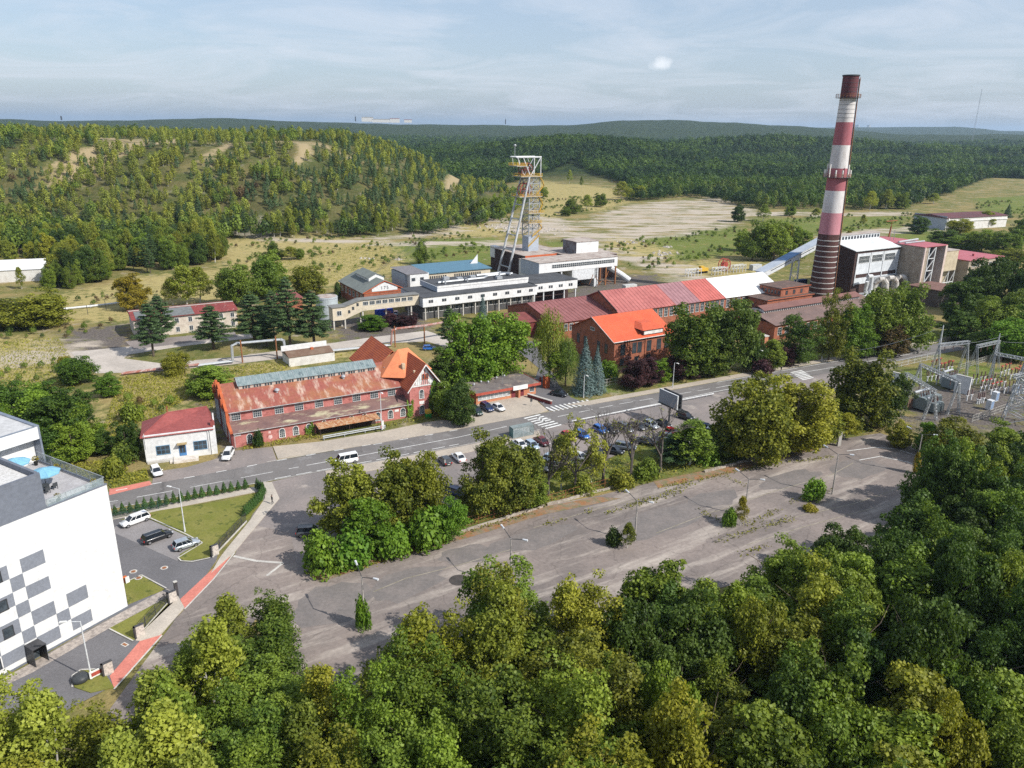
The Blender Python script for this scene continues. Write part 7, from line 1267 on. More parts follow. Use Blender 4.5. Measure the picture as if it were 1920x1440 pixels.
car('wagon', 'black', (*at(296, 1012)[:2], .06), hdg((268, 1022), (324, 1002)), 'black estate car parked between the white and the silver one', BAY)
car('hatch', 'silver', (*at(350, 1026)[:2], .06), hdg((326, 1034), (376, 1018)), 'silver hatchback in the bay nearest the lawn corner', BAY)
car('suv', 'white', at(428, 858), -84, 'white SUV nosing out between the white house and the brick hall'); car('hatch', 'white', at(294, 889), -55, 'small white hatchback left of the white house steps')
car('van', 'white', at(648, 868), 28+180, 'white van driving on the road behind the olive trees', cat='van'); car('wagon', 'grey', at(1452, 716), 207, 'grey car driving on the road before the far zebra crossing')
G_ = 'cars before the gatehouse'; car('suv', 'green', at(893, 776, .11), -60, 'dark green car left of the blue one before the gatehouse', G_); car('suv', 'navy', at(913, 769, .11), -58, 'dark blue car in the middle before the gatehouse', G_); car('sedan', 'white', at(934, 768, .11), -55, 'white saloon right of the blue car before the gatehouse', G_)
car('sedan', 'black', at(1048, 742, .03), -30, 'black saloon on the gate drive beside the grass'); car('hatch', 'blue', at(805, 656), 10, 'bright blue car behind the orange-roofed tower'); car('hatch', 'pale', at(742, 590, 0), 100, 'pale blue van-like car under the footbridge')
PK = 'cars in the car park'
for x, y, k, c, hd, lab in [(834, 868, 'hatch', 'dark', 118, 'dark hatchback showing red lights beside the white car left in the car park'), (860, 862, 'sedan', 'white', 118, 'white car at the left entrance of the car park'), (855, 928, 'wagon', 'navy', -35, 'dark blue estate in the shade of the olive trees'), (582, 1003, 'suv', 'dark', 10, 'dark car half hidden under the bush at the street junction'),
        (975, 838, 'sedan', 'white', -60, 'white car right below the bus shelter'), (998, 840, 'hatch', 'pale', -60, 'pale blue hatchback below the bus shelter'), (1016, 832, 'sedan', 'maroon', -58, 'dark red car near the bus shelter'), (1066, 823, 'hatch', 'red', -58, 'red hatchback behind the ball-leaved tree'), (1092, 820, 'hatch', 'blue', -58, 'blue hatchback behind the ball-leaved tree'), 
        (1126, 810, 'hatch', 'blue', -56, 'light blue car left of the black hatchback in the upper row'), (1145, 809, 'hatch', 'black', -58, 'black hatchback in the upper row of the car park'), (1172, 808, 'suv', 'grey', -60, 'blue-grey SUV in the upper row of the car park'), (1197, 803, 'sedan', 'dark', -58, 'dark saloon behind the bare trees in the upper row'), (1221, 801, 'hatch', 'silver', -60, 'silver hatchback left of the billboard post'), (1243, 798, 'sedan', 'black', -58, 'black saloon beside the billboard post'),
        (1284, 785, 'suv', 'black', -48, 'black SUV standing alone right of the billboard'), (1253, 826, 'suv', 'silver', -25, 'pale silver car left of the pointed green tree'), (1262, 815, 'hatch', 'red', -25, 'red car behind the pale silver one'), (1210, 832, 'sedan', 'dark', -30, 'dark saloon in the lower row under the bare trees'), (1172, 842, 'wagon', 'grey', -22, 'grey estate in the lower row of the car park'), (1150, 850, 'suv', 'black', -30, 'black SUV in the lower row of the car park'), (1120, 853, 'hatch', 'dark', -40, 'dark hatchback showing a red light in the lower row'), 
        (1036, 866, 'hatch', 'pale', -35, 'pale car behind the bare trees at the left of the lower row'), (1062, 868, 'sedan', 'silver', -35, 'silver saloon at the left of the lower row'), (1015, 880, 'sedan', 'dark', -40, 'dark car beside the olive pair in the lower row'), (1088, 862, 'hatch', 'white', -35, 'white hatchback between trunks in the lower row'), (1322, 806, 'wagon', 'navy', -30, 'dark blue car half under the huge olive tree'), (1308, 812, 'hatch', 'pale', -30, 'light blue car beside the dark blue one under the olive tree'), (1338, 815, 'hatch', 'silver', -28, 'silver car mostly hidden under the huge olive tree'),
        (960, 880, 'sedan', 'silver', -35, 'silver car glimpsed behind the olive pair'), (935, 862, 'hatch', 'maroon', -58, 'maroon hatchback hidden behind the olive pair')]:
    car(k, c, at(x, y), hd, lab, PK)
# ------------------------------------------------------------------ people
def person(p, hd, lab, top, legs, z=0.):
    rt = root('person', lab, 'person', p[:2], R(hd), None, z); me = bpy.data.meshes.new('body')
    V = [(0, 0, .95), (0, .0, 1.2), (0, 0, 1.42), (0, .02, 1.56), (0, .03, 1.7), (0, .2, 1.4), (.05, .27, 1.12), (.18, .26, .9), (0, -.2, 1.4), (-.08, -.27, 1.12), (.0, -.26, .86), (0, .1, .9), (.16, .11, .5), (.1, .11, .07), (.24, .11, .04), (0, -.1, .9), (-.08, -.11, .5), (-.3, -.11, .12), (-.2, -.11, .03)]
    E_ = [(0, 1), (1, 2), (2, 3), (3, 4), (2, 5), (5, 6), (6, 7), (2, 8), (8, 9), (9, 10), (0, 11), (11, 12), (12, 13), (13, 14), (0, 15), (15, 16), (16, 17), (17, 18)]
    rr_ = [.15, .15, .14, .06, .1, .07, .05, .035, .07, .05, .035, .1, .07, .05, .04, .1, .07, .05, .04]
    me.from_pydata(V, E_, []); o = bpy.data.objects.new('body', me); COL.objects.link(o); o.modifiers.new('skin', 'SKIN'); [setattr(me.skin_vertices[0].data[i], 'radius', (q, q)) for i, q in enumerate(rr_)]; me.skin_vertices[0].data[0].use_root = True; o.modifiers.new('sub', 'SUBSURF').levels = 1; o.modifiers['sub'].render_levels = 1
    bpy.context.view_layer.update(); m2 = bpy.data.meshes.new_from_object(o.evaluated_get(bpy.context.evaluated_depsgraph_get())); bpy.data.objects.remove(o)
    sk = mat('skin', (.5, .3, .22)); m2.materials.clear(); [m2.materials.append(q) for q in (top, legs, sk)]
    for f in m2.polygons: zc = f.center[2]; f.material_index = 2 if zc > 1.52 or (zc < .93 and abs(f.center[1]) > .21 and zc > .8) else (0 if zc > .93 else 1); f.use_smooth = True
    o = bpy.data.objects.new('body', m2); COL.objects.link(o); o.parent = rt; MB().lathe([(.07, 1.66), (.125, 1.72), (.11, 1.8), (.03, 1.845)], (-.01, .03), 12).build('hair', mat('dark_hair', (.03, .02, .015)), rt, True); return rt
person(at(511, 946), 230, 'person in dark clothes walking down the footway beside the hedge', darkmetal, mat('dark_trousers', (.03, .03, .04)), .13)
person(at(1464, 697), 30, 'person in black walking on the grass verge by the far zebra', darkmetal, _mats['dark_trousers'], .0); person(at(715, 811), 200, 'person in a red jacket waiting by the rusty canopy', redpaint, _mats['dark_trousers'], .13)
# ------------------------------------------------------------------ lamps, signs and street furniture
def lampz(p, z): return (p[0], p[1], z)
def street_lamp(px, pb, pt, lab, ang_, arm=1.6, group='modern single-arm lamps'):
    p = at(px, pb); h = hgt(p, pt); rt = root('street_lamp', lab, 'street lamp', p[:2], R(ang_), group); MB().tube((0, 0, 0), (0, 0, h), .11, .06, 10).tube((0, 0, 0), (0, 0, .9), .14, n=10).build('pole', steelw, rt); MB().tube((0, 0, h-.05), (arm, 0, h+.12), .045, n=6).build('arm', steelw, rt); MB().box(arm-.1, arm+.65, -.16, .16, h+.06, h+.18).build('lamp_head', frame_w, rt); return rt
street_lamp(347, 998, 916, 'tall white lamp on the lawn beside the bays', 165); street_lamp(172, 1274, 1165, 'tall white lamp on the round grass bed before the white block', 190)
street_lamp(1094, 746, 703, 'slim lamp post before the blue spruces', 300, .9, 'slim lamp posts along the north verge'); street_lamp(1261, 727, 680, 'slim lamp post between the purple trees', 300, .9, 'slim lamp posts along the north verge'); street_lamp(1417, 699, 656, 'slim lamp post beside the brick chimney stub', 300, .9, 'slim lamp posts along the north verge'); street_lamp(1540, 677, 640, 'slim lamp post below the yellow-tipped tree', 300, .9, 'slim lamp posts along the north verge')
street_lamp(716, 806, 735, 'slim lamp post at the right end of the rusty canopy', 300, .9, 'slim lamp posts along the north verge'); street_lamp(348, 690, 668, 'short lamp on the verge of the concrete road', 120, .6, 'short lamps by the concrete road')
def lot_lamp(px, pb, pt, lab, a1, a2, z=0):
    p = at(px, pb); h = hgt(p, pt); rt = root('lot_lamp', lab, 'lamp post', p[:2], 0, 'two-armed concrete lamps on the old lot'); MB().tube((0, 0, 0), (0, 0, h), .16, .09, 8).build('pole', mat('old_pole_concrete', (.4, .37, .34), (.3, .27, .25), sc=1.5), rt)
    for (dx_, dy_) in (a1, a2):
        MB().tube((0, 0, h-.05), (dx_*.8, dy_*.8, h+.35), .05, n=6).build('arm', darkmetal, rt); MB().tube((dx_*.8, dy_*.8, h+.35), (dx_*1.12, dy_*1.12, h+.38), .13, .17, 8).build('lamp_head', steelw, rt)
    return rt
AR = ((-1.3, 2.9), (2.1, -1.0))
lot_lamp(684, 1178, 1082, 'nearest two-armed lamp on the old lot, a bush at its foot', *AR); lot_lamp(957, 1100, 1010, 'second two-armed lamp, rising behind the wood beside the dark manhole', *AR); lot_lamp(1190, 1015, 940, 'third two-armed lamp, beside the dark and yellow bushes', *AR); lot_lamp(1396, 967, 898, 'fourth two-armed lamp, with the slender yellow sapling', *AR); lot_lamp(1560, 927, 852, 'fifth two-armed lamp, right of the solitary bush', *AR); lot_lamp(1715, 888, 815, 'farthest two-armed lamp, wrapped in yellow growth', *AR)
lot_lamp(1110, 946, 925, 'short stump of a lamp by the wall in the middle of the lot', (-.9, .5), (.5, .2)) if False else None
# billboard
p = at(1254, 792); bb = root('billboard', 'big double-faced billboard with blank grey boards on a single post', 'billboard', p[:2], R(-60)); MB().tube((0, 0, 0), (0, 0, 4.1), .22, n=10).build('post', darkmetal, bb); MB().box(-3.3, 3.3, -.9, .9, 4.0, 4.2).build('catwalk', darkmetal, bb)
MB().box(-3., 3., -.75, -.55, 4.3, 7.4).build('board', mat('blank_grey_board', (.28, .29, .31), (.24, .25, .27), sc=.4), bb); MB().box(-3., 3., .45, .75, 4.3, 7.4).build('board', frame_d, bb); MB().box(-3.1, 3.1, -.8, -.5, 7.4, 7.5).box(-3.1, -3., -.8, -.5, 4.2, 7.4).box(3., 3.1, -.8, -.5, 4.2, 7.4).build('board_frame', steelw, bb)
# bus shelter, bus-stop rail, bins
p = at(962, 824); bsr = root('bus_shelter', 'glass bus shelter beside the zebra crossing', 'bus shelter', p[:2], R(29)); MB().box(0, 5.2, 0, 1.8, 2.35, 2.5).build('roof', mat('shelter_roof', (.22, .26, .26)), bsr); MB().box(0, 5.2, .02, .05, .2, 2.3).build('front_glass', bglass, bsr); MB().box(5.15, 5.2, 0, 1.8, .2, 2.3).box(0, .05, 0, 1.8, .2, 2.3).build('side_glass', mat('teal_glass', (.1, .2, .2), rough=.1), bsr)
b = MB(); [b.tube((x, y, 0), (x, y, 2.4), .05, n=4) for x in (.05, 2.6, 5.15) for y in (.05, 1.75)]; b.build('frame', steel, bsr); MB().box(.5, 4.7, .4, .8, .42, .48).build('bench', wood, bsr)
p = at(606, 826); rl = root('pipe_railing', 'long double-pipe crash rail in front of the rusty canopy', 'railing', p[:2], R(29)); b = MB(); b.tube((0, 0, .55), (14, 0, .55), .13, n=8); b.tube((0, 0, .95), (14, 0, .95), .13, n=8); b.build('rail', steel, rl); b = MB(); [b.tube((x, 0, 0), (x, 0, 1), .1, n=6) for x in (.2, 4.7, 9.3, 13.8)]; b.build('post', steel, rl)
p = at(803, 783); bn = root('clothes_bin', 'bin painted yellow and green at the corner of the ivy tower', 'bin', p[:2], R(30)); MB().box(-.6, .6, -.5, .5, 0, 1.1).build('lower_body', mat('green_bin_paint', (.02, .25, .04)), bn); MB().box(-.6, .6, -.5, .5, 1.1, 1.7).prism([(-.6, -.5), (.6, -.5), (.6, .5), (-.6, .5)], 1.7, [1.7, 1.7, 2.0, 2.0]).build('upper_body', yellow, bn)
p = at(718, 806); sg = root('info_post', 'short white and blue bus stop post beside the canopy', 'sign', p[:2], R(30)); MB().tube((0, 0, 0), (0, 0, 2.6), .05).build('post', steel, sg); MB().box(-.25, .25, -.04, .04, .2, 2.2).build('board', frame_w, sg)
p = at(996, 762); sg = root('info_board', 'small dark notice board on the gatehouse forecourt', 'sign', p[:2], R(30), None, .12); MB().tube((0, 0, 0), (0, 0, 1.1), .05).build('post', steel, sg); MB().box(-.3, .3, -.04, .04, 1.1, 1.9).build('board', darkmetal, sg)
p = at(1572, 836); sg = root('leaning_slab', 'leaning concrete slab standing at the corner of the lot wall', 'slab', p[:2], R(30)); MB().prism([(-.5, -.2), (.5, -.2), (.5, .2), (-.5, .2)], 0, 3.2).build('slab', concrete, sg)
p = at(860, 1088); mh = root('manhole', 'dark oval sunken manhole patch on the old lot', 'manhole', p[:2], 0, None, .03); MB().lathe([(1.45, 0), (1.35, .02)], n=24).build('patch', mat('dark_oval_asphalt', (.07, .06, .056), (.05, .045, .043), sc=.8), mh)  # flat oval, darker than the lot surface around it
for x, y, lab in ((250, 1072, 'round red-brown manhole nearest the grass patch in the courtyard'), (308, 1065, 'round manhole in the middle of the courtyard'), (260, 1085, 'round cover in the small grass patch')):
    p = at(x, y); mh = root('manhole_cover', lab, 'manhole cover', p[:2], 0, 'manhole covers in the courtyard', .035 if x != 260 else .135); MB().lathe([(.55, 0), (.55, .015)], n=20).build('surround', lightconc, mh); MB().lathe([(.34, .016), (.33, .03)], n=16).build('lid', rust, mh)
p = at(234, 1209); mh = root('drain_grate', 'rectangular rusty drain grate in the lower courtyard', 'drain', p[:2], R(-30), None, .035); MB().box(-.5, .5, -.3, .3, 0, .015).build('surround', lightconc, mh); MB().box(-.36, .36, -.16, .16, .016, .03).build('grate', rust, mh)
p = at(332, 1117); gt = root('gate_post', 'dark upright intercom pillar beside the red crossing', 'pillar', p[:2], R(40)); MB().box(-.22, .22, -.22, .22, 0, 2.3).build('shaft', frame_d, gt); MB().box(-.25, .25, -.25, .25, 2.3, 2.36).build('cap', lightconc, gt)
p = at(236, 1092); gt = root('hose_reel', 'orange and white hose box at the wall of the white block', 'hose box', p[:2], R(-30)); MB().box(-.4, .4, -.3, .3, 0, .9).build('box', mat('orange_plastic', (.65, .15, .03)), gt); MB().box(.4, .55, -.3, .3, 0, 1.1).build('lid', frame_w, gt)
p = at(152, 1277); gt = root('boulder', 'dark polished boulder on the round grass bed', 'boulder', p[:2], 0, None, .1); MB().lathe([(.8, 0), (1.05, .3), (.85, .7), (.3, .9)], n=14).build('stone', darkmetal, gt, True)
p = at(184, 1270); gt = root('sign_monument', 'red and white company sign leaning at the stone pillar', 'sign', p[:2], R(50)); MB().box(-.9, .9, -.06, .06, .3, 1.2).build('board', frame_w, gt); MB().box(-.7, .5, -.08, -.06, .5, 1.0).build('red_panel', redpaint, gt)
# ------------------------------------------------------------------ hedge, fences
def run(a, b_): A, B = at(*a)[:2], at(*b_)[:2]; d = B-A; return A, d, np.linalg.norm(d), math.atan2(d[1], d[0])
HG = 'clipped thujas of the hedge'; HP = [(212, 962), (300, 944), (380, 928), (486, 909)]
pts_ = []; L_tot = 0
Pw = [at(*q)[:2] for q in [(203, 971), (300, 951), (380, 934), (474, 915)]]
for A, B in zip(Pw, Pw[1:]):
    n = max(1, int(np.linalg.norm(B-A)/1.13)); pts_ += [A+(B-A)*i/n for i in range(n)]
for i, q in enumerate(pts_):
    tree('thuja0', (q[0], q[1], .05), random.uniform(2.1, 2.6), random.uniform(.58, .68), None, J(.1), 'clipped thuja in the roadside hedge, %s from the left end' % (ORD[i] if i < 36 else 'last'), 'hedge shrub', HG)
Pw = [at(*q)[:2] for q in [(483, 918), (494, 926), (488, 941), (472, 956), (456, 972)]]; pts_ = []
for A, B in zip(Pw, Pw[1:]):
    n = max(1, round(np.linalg.norm(B-A)/.85)); pts_ += [A+(B-A)*i/n for i in range(n)]
for i, q in enumerate(pts_): tree('thuja0', (q[0], q[1], .05), random.uniform(2.1, 2.5), random.uniform(.55, .65), None, J(.1), 'clipped thuja in the hedge along the footway, %s from the street corner' % ORD[min(i, 35)], 'hedge shrub', 'clipped thujas along the footway')
def fence(a, b_, h, lab, name='metal_fence', step=2.5, mt=None, bars=.14, base=True, group=None):
    A, d, L, an = run(a, b_); mt = mt or frame_d; rt = root(name, lab, 'fence', A, an, group); b = MB()
    for i in range(int(L/step)+1): b.box(i*step-.04, i*step+.04, -.04, .04, 0, h+.05)
    b.build('post', mt, rt); b = MB()
    for z_ in (.25, h*.55, h-.05): b.box(0, L, -.02, .02, z_, z_+.04)
    k = 0
    while k*bars < L: b.box(k*bars-.012, k*bars+.012, -.012, .012, .2, h); k += 1
    b.build('panel', mt, rt)
    if base: MB().box(0, L, -.1, .1, -.1, .22).build('plinth', lightconc, rt)
    return rt
fence((398, 1046), (462, 978), 1.7, 'dark metal fence between the lawn and the footway'); fence((254, 1199), (317, 1129), 1.7, 'dark metal fence along the lower grass strip by the footway'); fence((208, 975), (316, 951), 1.6, 'green-glazed screen fence behind the white estate car', mt=mat('green_fence_paint', (.03, .08, .06)), base=False)
for (x, y), a_, lab in (((398, 1043), 48, 'dark-framed gabion gate pillar at the lawn corner'), ((256, 1197), 48, 'dark-framed gabion pillar at the end of the lower fence'), ((318, 1132), 48, 'pale stone pillar at the upper end of the lower fence'), ((196, 1268), 48, 'pale stone pillar by the round grass bed')):
    p = at(x, y); rt = root('gabion_pillar', lab, 'pillar', p[:2], R(a_), 'stone pillars of the fence'); MB().box(-.0, 1.05, -.2, .2, 0, 1.75).build('stone_fill', mat('pale_gabion_stone', (.55, .5, .45), (.35, .32, .29), sc=4, fine=14), rt); MB().box(-.2, -.02, -.22, .22, 0, 1.8).box(-.2, 1.1, -.23, .23, 1.76, 1.8).build('metal_frame', frame_d, rt)
p = at(312, 1124); bk = root('bicycle', 'bicycle leaning against the upper end of the lower fence', 'bicycle', p[:2], R(50), None, .05); 
for x in (-.5, .55):
    b = MB(); [b.tube((x+.33*math.cos(6.283*k/14), 0, .34+.33*math.sin(6.283*k/14)), (x+.33*math.cos(6.283*(k+1)/14), 0, .34+.33*math.sin(6.283*(k+1)/14)), .03, n=4) for k in range(14)]; b.build('wheel', black, bk)
MB().path([(-.5, 0, .34), (-.1, 0, .3), (.3, 0, .8), (-.25, 0, .82), (-.5, 0, .34)], .025, 5).path([(.55, 0, .34), (.35, 0, .95)], .025, 5).path([(-.1, 0, .3), (-.3, 0, .95)], .025, 5).build('frame', frame_d, bk); MB().box(-.42, -.18, -.06, .06, .94, 1.0).build('saddle', black, bk); MB().tube((.35, -.27, 1.0), (.35, .27, 1.0), .02).build('handlebar', frame_d, bk)
# lot wall: low crumbling kerb wall with posts, in stretches
for i, (a, b_, lab) in enumerate([((588, 1076), (745, 1024), 'low crumbling kerb wall below the bright bushes at the left'), ((860, 1000), (1020, 950), 'low white-topped kerb wall below the olive pair'), ((1025, 948), (1150, 915), 'low kerb wall stretch below the ball-leaved tree'), ((1320, 886), (1380, 871), 'low kerb wall at the left foot of the huge olive trees'), ((1382, 870), (1535, 833), 'low pale wall below the two huge olive trees')]):
    A, d, L, an = run(a, b_); rt = root('kerb_wall', lab, 'wall', A, an, 'kerb walls along the old lot'); rg = np.random.default_rng(i); b = MB(); x = 0
    while x < L: w = min(rg.uniform(.8, 2.2), L-x); b.box(x+.02, x+w-.02, -.22+rg.uniform(-.05, .05), .2, -.1, rg.uniform(.3, .5)); x += w
    b.build('wall', mat('crumbling_wall', (.42, .37, .32), (.28, .24, .2), sc=1), rt)
fence((868, 990), (1180, 902), 1.8, 'rusty wire fence with slim posts behind the kerb wall', 'wire_fence', 3., rust, 1.2, False); fence((1665, 693), (1758, 672), 2.2, 'pale mesh fence between the road and the substation', 'mesh_fence', 3, steelw, .35, False); fence((1120, 728), (1240, 704), 2., 'concrete-post fence behind the purple trees', 'mesh_fence', 3, lightconc, .8, False)
A, d, L, an = run((1018, 806), (1340, 743)); rt = root('guard_rail', 'long steel guard rail between the road and the car park', 'guard rail', at(1072, 794)[:2], an); L = np.linalg.norm(at(1340, 743)[:2]-at(1072, 794)[:2]); MB().ext([(-.03, .45), (.05, .52), (-.03, .6), (.05, .68), (-.03, .75), (-.08, .6)], 0, L).build('rail', steelw, rt); b = MB(); [b.box(x, x+.1, 0, .1, 0, .72) for x in np.arange(0, L, 2.)]; b.build('post', steel, rt)
# pipelines
pipe_r = mat('rust_red_lagging', (.3, .11, .08), (.4, .3, .28), sc=.8, c3=(.5, .47, .45), sc3=1.5, edge3=(.55, .65)); pipe_s = steel
def pipeline(pts, lab, r_, mt, name='pipeline', posts=(), n=8, cat='pipe', off=0.):
    P = []
    for q in pts: a = at(q[0], q[1]); P.append((a[0], a[1]+off, q[2]))
    rt = root(name, lab, cat, P[0][:2]); o0 = P[0]; L = [(x-o0[0], y-o0[1], z_) for x, y, z_ in P]; b = MB().path(L, r_, n); [b.tube((q[0], q[1], q[2]-r_), (q[0], q[1], q[2]+r_), r_*1.02, n=n) for q in L[1:-1]]; b.build('pipe', mt, rt)
    for q in posts: a = at(q[0], q[1]); MB().tube((a[0]-o0[0], a[1]-o0[1], -.1), (a[0]-o0[0], a[1]-o0[1], q[2]), .22, n=6).build('support_post', rust, rt)
    return rt
def pipe_pair(pts, lab, mt, posts=()): pipeline(pts, lab+', left pipe', .26, mt, posts=posts); pipeline(pts, lab+', right pipe', .26, mt, off=.75)
pipe_pair([(228, 705, .6), (330, 692, .6), (372, 688, .6)], 'rusty ground pipe along the meadow', pipe_r)
pipe_pair([(372, 690, .7), (436, 682, .7), (437, 682, 5.1), (446, 679, 5.4), (529, 671, 5.4), (534, 671, 5), (536, 672, .8), (620, 663, .8), (733, 652, .8)], 'lagged pipe with a raised loop behind the brick hall', pipe_s, [(455, 680, 6.6), (520, 673, 6.6)])
pipe_pair([(733, 652, .8), (736, 652, 5.4), (745, 650, 5.6), (796, 644, 5.6), (860, 632, 5.6)], 'reddish overhead pipe beyond the orange tower', pipe_r, [(741, 651, 6.6), (796, 644, 5.2)])
pipeline([(110, 583, .6), (170, 577, .6), (236, 569, .6)], 'white ground pipe crossing the dry meadow at the left', .35, steelw); pipeline([(1090, 590, 4.5), (1160, 583, 4.5), (1330, 562, 5.5)], 'turquoise overhead pipe behind the red-roofed hall', .35, mat('turquoise_pipe', (.3, .45, .43)), posts=[(1110, 588, 4.5), (1170, 582, 4.5), (1240, 573, 5)])
for i, (x, y) in enumerate([(103, 583), (125, 592), (165, 590), (199, 581), (240, 572)]):
    p = at(x, y); rt = root('fence_post', 'dark slim post in the meadow fence, %s from the left' % ORD[i], 'post', p[:2], 0, 'posts of the meadow fence'); MB().tube((0, 0, 0), (0, 0, 3.4), .09, n=6).build('shaft', frame_d, rt)
# yard behind the white roof
p = at(1357, 508); rl = root('cable_drum', 'big red cable drum standing beyond the white roof', 'cable drum', p[:2], R(30)); b = MB()
for y in (-1, 1):
    for k in range(20): a0, a1 = 6.283*k/20, 6.283*(k+1)/20; b.tube((2.9*math.cos(a0), y, 3+2.9*math.sin(a0)), (2.9*math.cos(a1), y, 3+2.9*math.sin(a1)), .2, n=4)
    for k in range(10): a0 = 6.283*k/10; b.tube((0, y, 3), (2.9*math.cos(a0), y, 3+2.9*math.sin(a0)), .1, n=4)
b.build('flange', redpaint, rl); MB().tube((0, -1, 3), (0, 1, 3), 1.5, n=16).build('core', redpaint, rl)
p = at(1316, 512); rl = root('yellow_machine', 'small yellow machine among steel racks beyond the red roof', 'machine', p[:2], R(30)); MB().box(-3, 3, -1, 1, 1, 2.4).box(-1.5, .5, -.9, .9, 2.4, 3.4).build('body', yellow, rl); b = MB(); [b.tube((x, -1.05, .5), (x, 1.05, .5), .5, n=10) for x in (-2.2, 0, 2.2)]; b.build('wheel', black, rl)
for k, (x, y) in enumerate(((1290, 520), (1340, 517), (1375, 512))):
    p = at(x, y); rl = root('steel_rack', 'grey steel rack of beams beyond the red roof, %s from the left' % ORD[k], 'rack', p[:2], R(31), 'steel racks behind the halls'); b = MB()
    for q in range(5): b.tube((q*2, 0, 0), (q*2, 0, 3.4), .14, n=4); b.tube((q*2, 2, 0), (q*2, 2, 3.4), .14, n=4); b.tube((q*2, 0, 2+.2*(q % 3)), (q*2, 2, 3), .12, n=4)
    b.tube((0, 0, 3.4), (8, 0, 3.4), .16, n=4); b.tube((0, 2, 3.4), (8, 2, 3.4), .16, n=4); b.tube((0, 1, 1.8), (8, 1, 1.8), .2, n=4); b.build('frame', steelw, rl)
for k, (x, y, c_) in enumerate(((1180, 545, 'pale_grey_container'), (1416, 506, 'pale_container'), (720, 592, 'blue_container'), (1500, 535, 'navy_container'))):
    p = at(x, y); rl = root('container', ['pale container behind the stilted white building', 'pale grey container beyond the white roof', 'blue container under the footbridge', 'navy container beside the chimney foot'][k], 'container', p[:2], R(31)); MB().box(-3, 3, -1.2, 1.2, .05, 2.6).build('shell', ribbed(mat(c_, {'pale_grey_container': (.55, .55, .53), 'pale_container': (.5, .52, .54), 'blue_container': (.02, .06, .4), 'navy_container': (.015, .03, .1)}[c_]), 0, .3, .4, .8), rl); MB().box(2.98, 3.04, -1.1, 1.1, .15, 2.5).build('door', steel, rl)
p = at(705, 601); rl = root('skip', 'green and orange waste skips under the footbridge', 'skip', p[:2], R(31)); MB().ext([(-1.2, 0), (1.2, 0), (1.6, 1.5), (-1.6, 1.5)], -.9, .9).build('shell', mat('green_skip', (.03, .3, .09)), rl)
# rubble on the far ground and beside the shaft building
rg = np.random.default_rng(77); b = MB()
def lump(b, x, y, s):
    i = len(b.v); n = 6; h = s*rg.uniform(.4, .8)
    for k in range(n): a = 6.283*k/n+rg.uniform(-.3, .3); b.v.append((x+s*math.cos(a)*rg.uniform(.6, 1), y+s*math.sin(a)*rg.uniform(.6, 1), -.1))
    b.v.append((x+rg.uniform(-.3, .3)*s, y+rg.uniform(-.3, .3)*s, h)); [b.f.append((i+k, i+(k+1) % n, i+n)) or b.mi.append(0) for k in range(n)]
for cx0, cy0, wx, wy, n in ((1000, 432, 60, 9, 160), (930, 425, 50, 6, 60), (1245, 476, 24, 4, 40), (1255, 463, 14, 2, 18), (1190, 455, 30, 4, 30), (690, 484, 10, 2, 12), (748, 486, 8, 2, 10), (470, 437, 40, 2, 30), (1120, 560, 40, 8, 60)):
    for _ in range(n): p = at(cx0+rg.normal()*wx*.5, cy0+rg.normal()*wy*.5); lump(b, p[0], p[1], rg.uniform(.4, 1.5))
tag(b.build('rubble', mat('pale_rubble', (.42, .38, .34), (.26, .23, .21), sc=.4)), 'scattered heaps of pale rubble on the open mine ground', None, None, 'stuff')
# weeds in the cracks of the lot
P = []
for pts in ([(1340, 1018), (1400, 1000), (1480, 972)], [(1400, 987), (1440, 968), (1462, 956)], [(1180, 950), (1240, 930), (1300, 905)], [(1310, 903), (1380, 884), (1450, 872)], [(1450, 872), (1560, 858)], [(1130, 965), (1200, 947), (1280, 922)], [(1310, 955), (1345, 978)], [(1360, 893), (1395, 912)], [(1020, 985), (1060, 975)], [(1090, 966), (1110, 960)], [(1240, 915), (1290, 902)], [(1450, 985), (1490, 976)], [(1480, 943), (1560, 920)], [(1390, 1040), (1440, 1024)], [(600, 1088), (800, 1030)], [(880, 998), (1000, 962)]):
    A = [at(*q)[:2] for q in pts]
    for a, c in zip(A, A[1:]): n = int(np.linalg.norm(c-a)*9); t = rg.uniform(0, 1, n); P.append(np.stack([a[0]+(c-a)[0]*t+rg.normal(size=n)*.4, a[1]+(c-a)[1]*t+rg.normal(size=n)*.4, rg.uniform(.05, .5, n)], 1))
P = np.concatenate(P); Q = lf(P, rg.normal(size=P.shape)+[0, 0, .5], .34, rg); o = bpy.data.objects.new('weeds', npmesh('weeds', Q.reshape(-1, 3), len(Q), [LM['yellow']], rnd=rg.uniform(0, 1, len(Q)))); COL.objects.link(o); o.color = (.8, .95, .7, 1); tag(o, 'weeds growing in the cracks of the old lot', None, None, 'stuff')
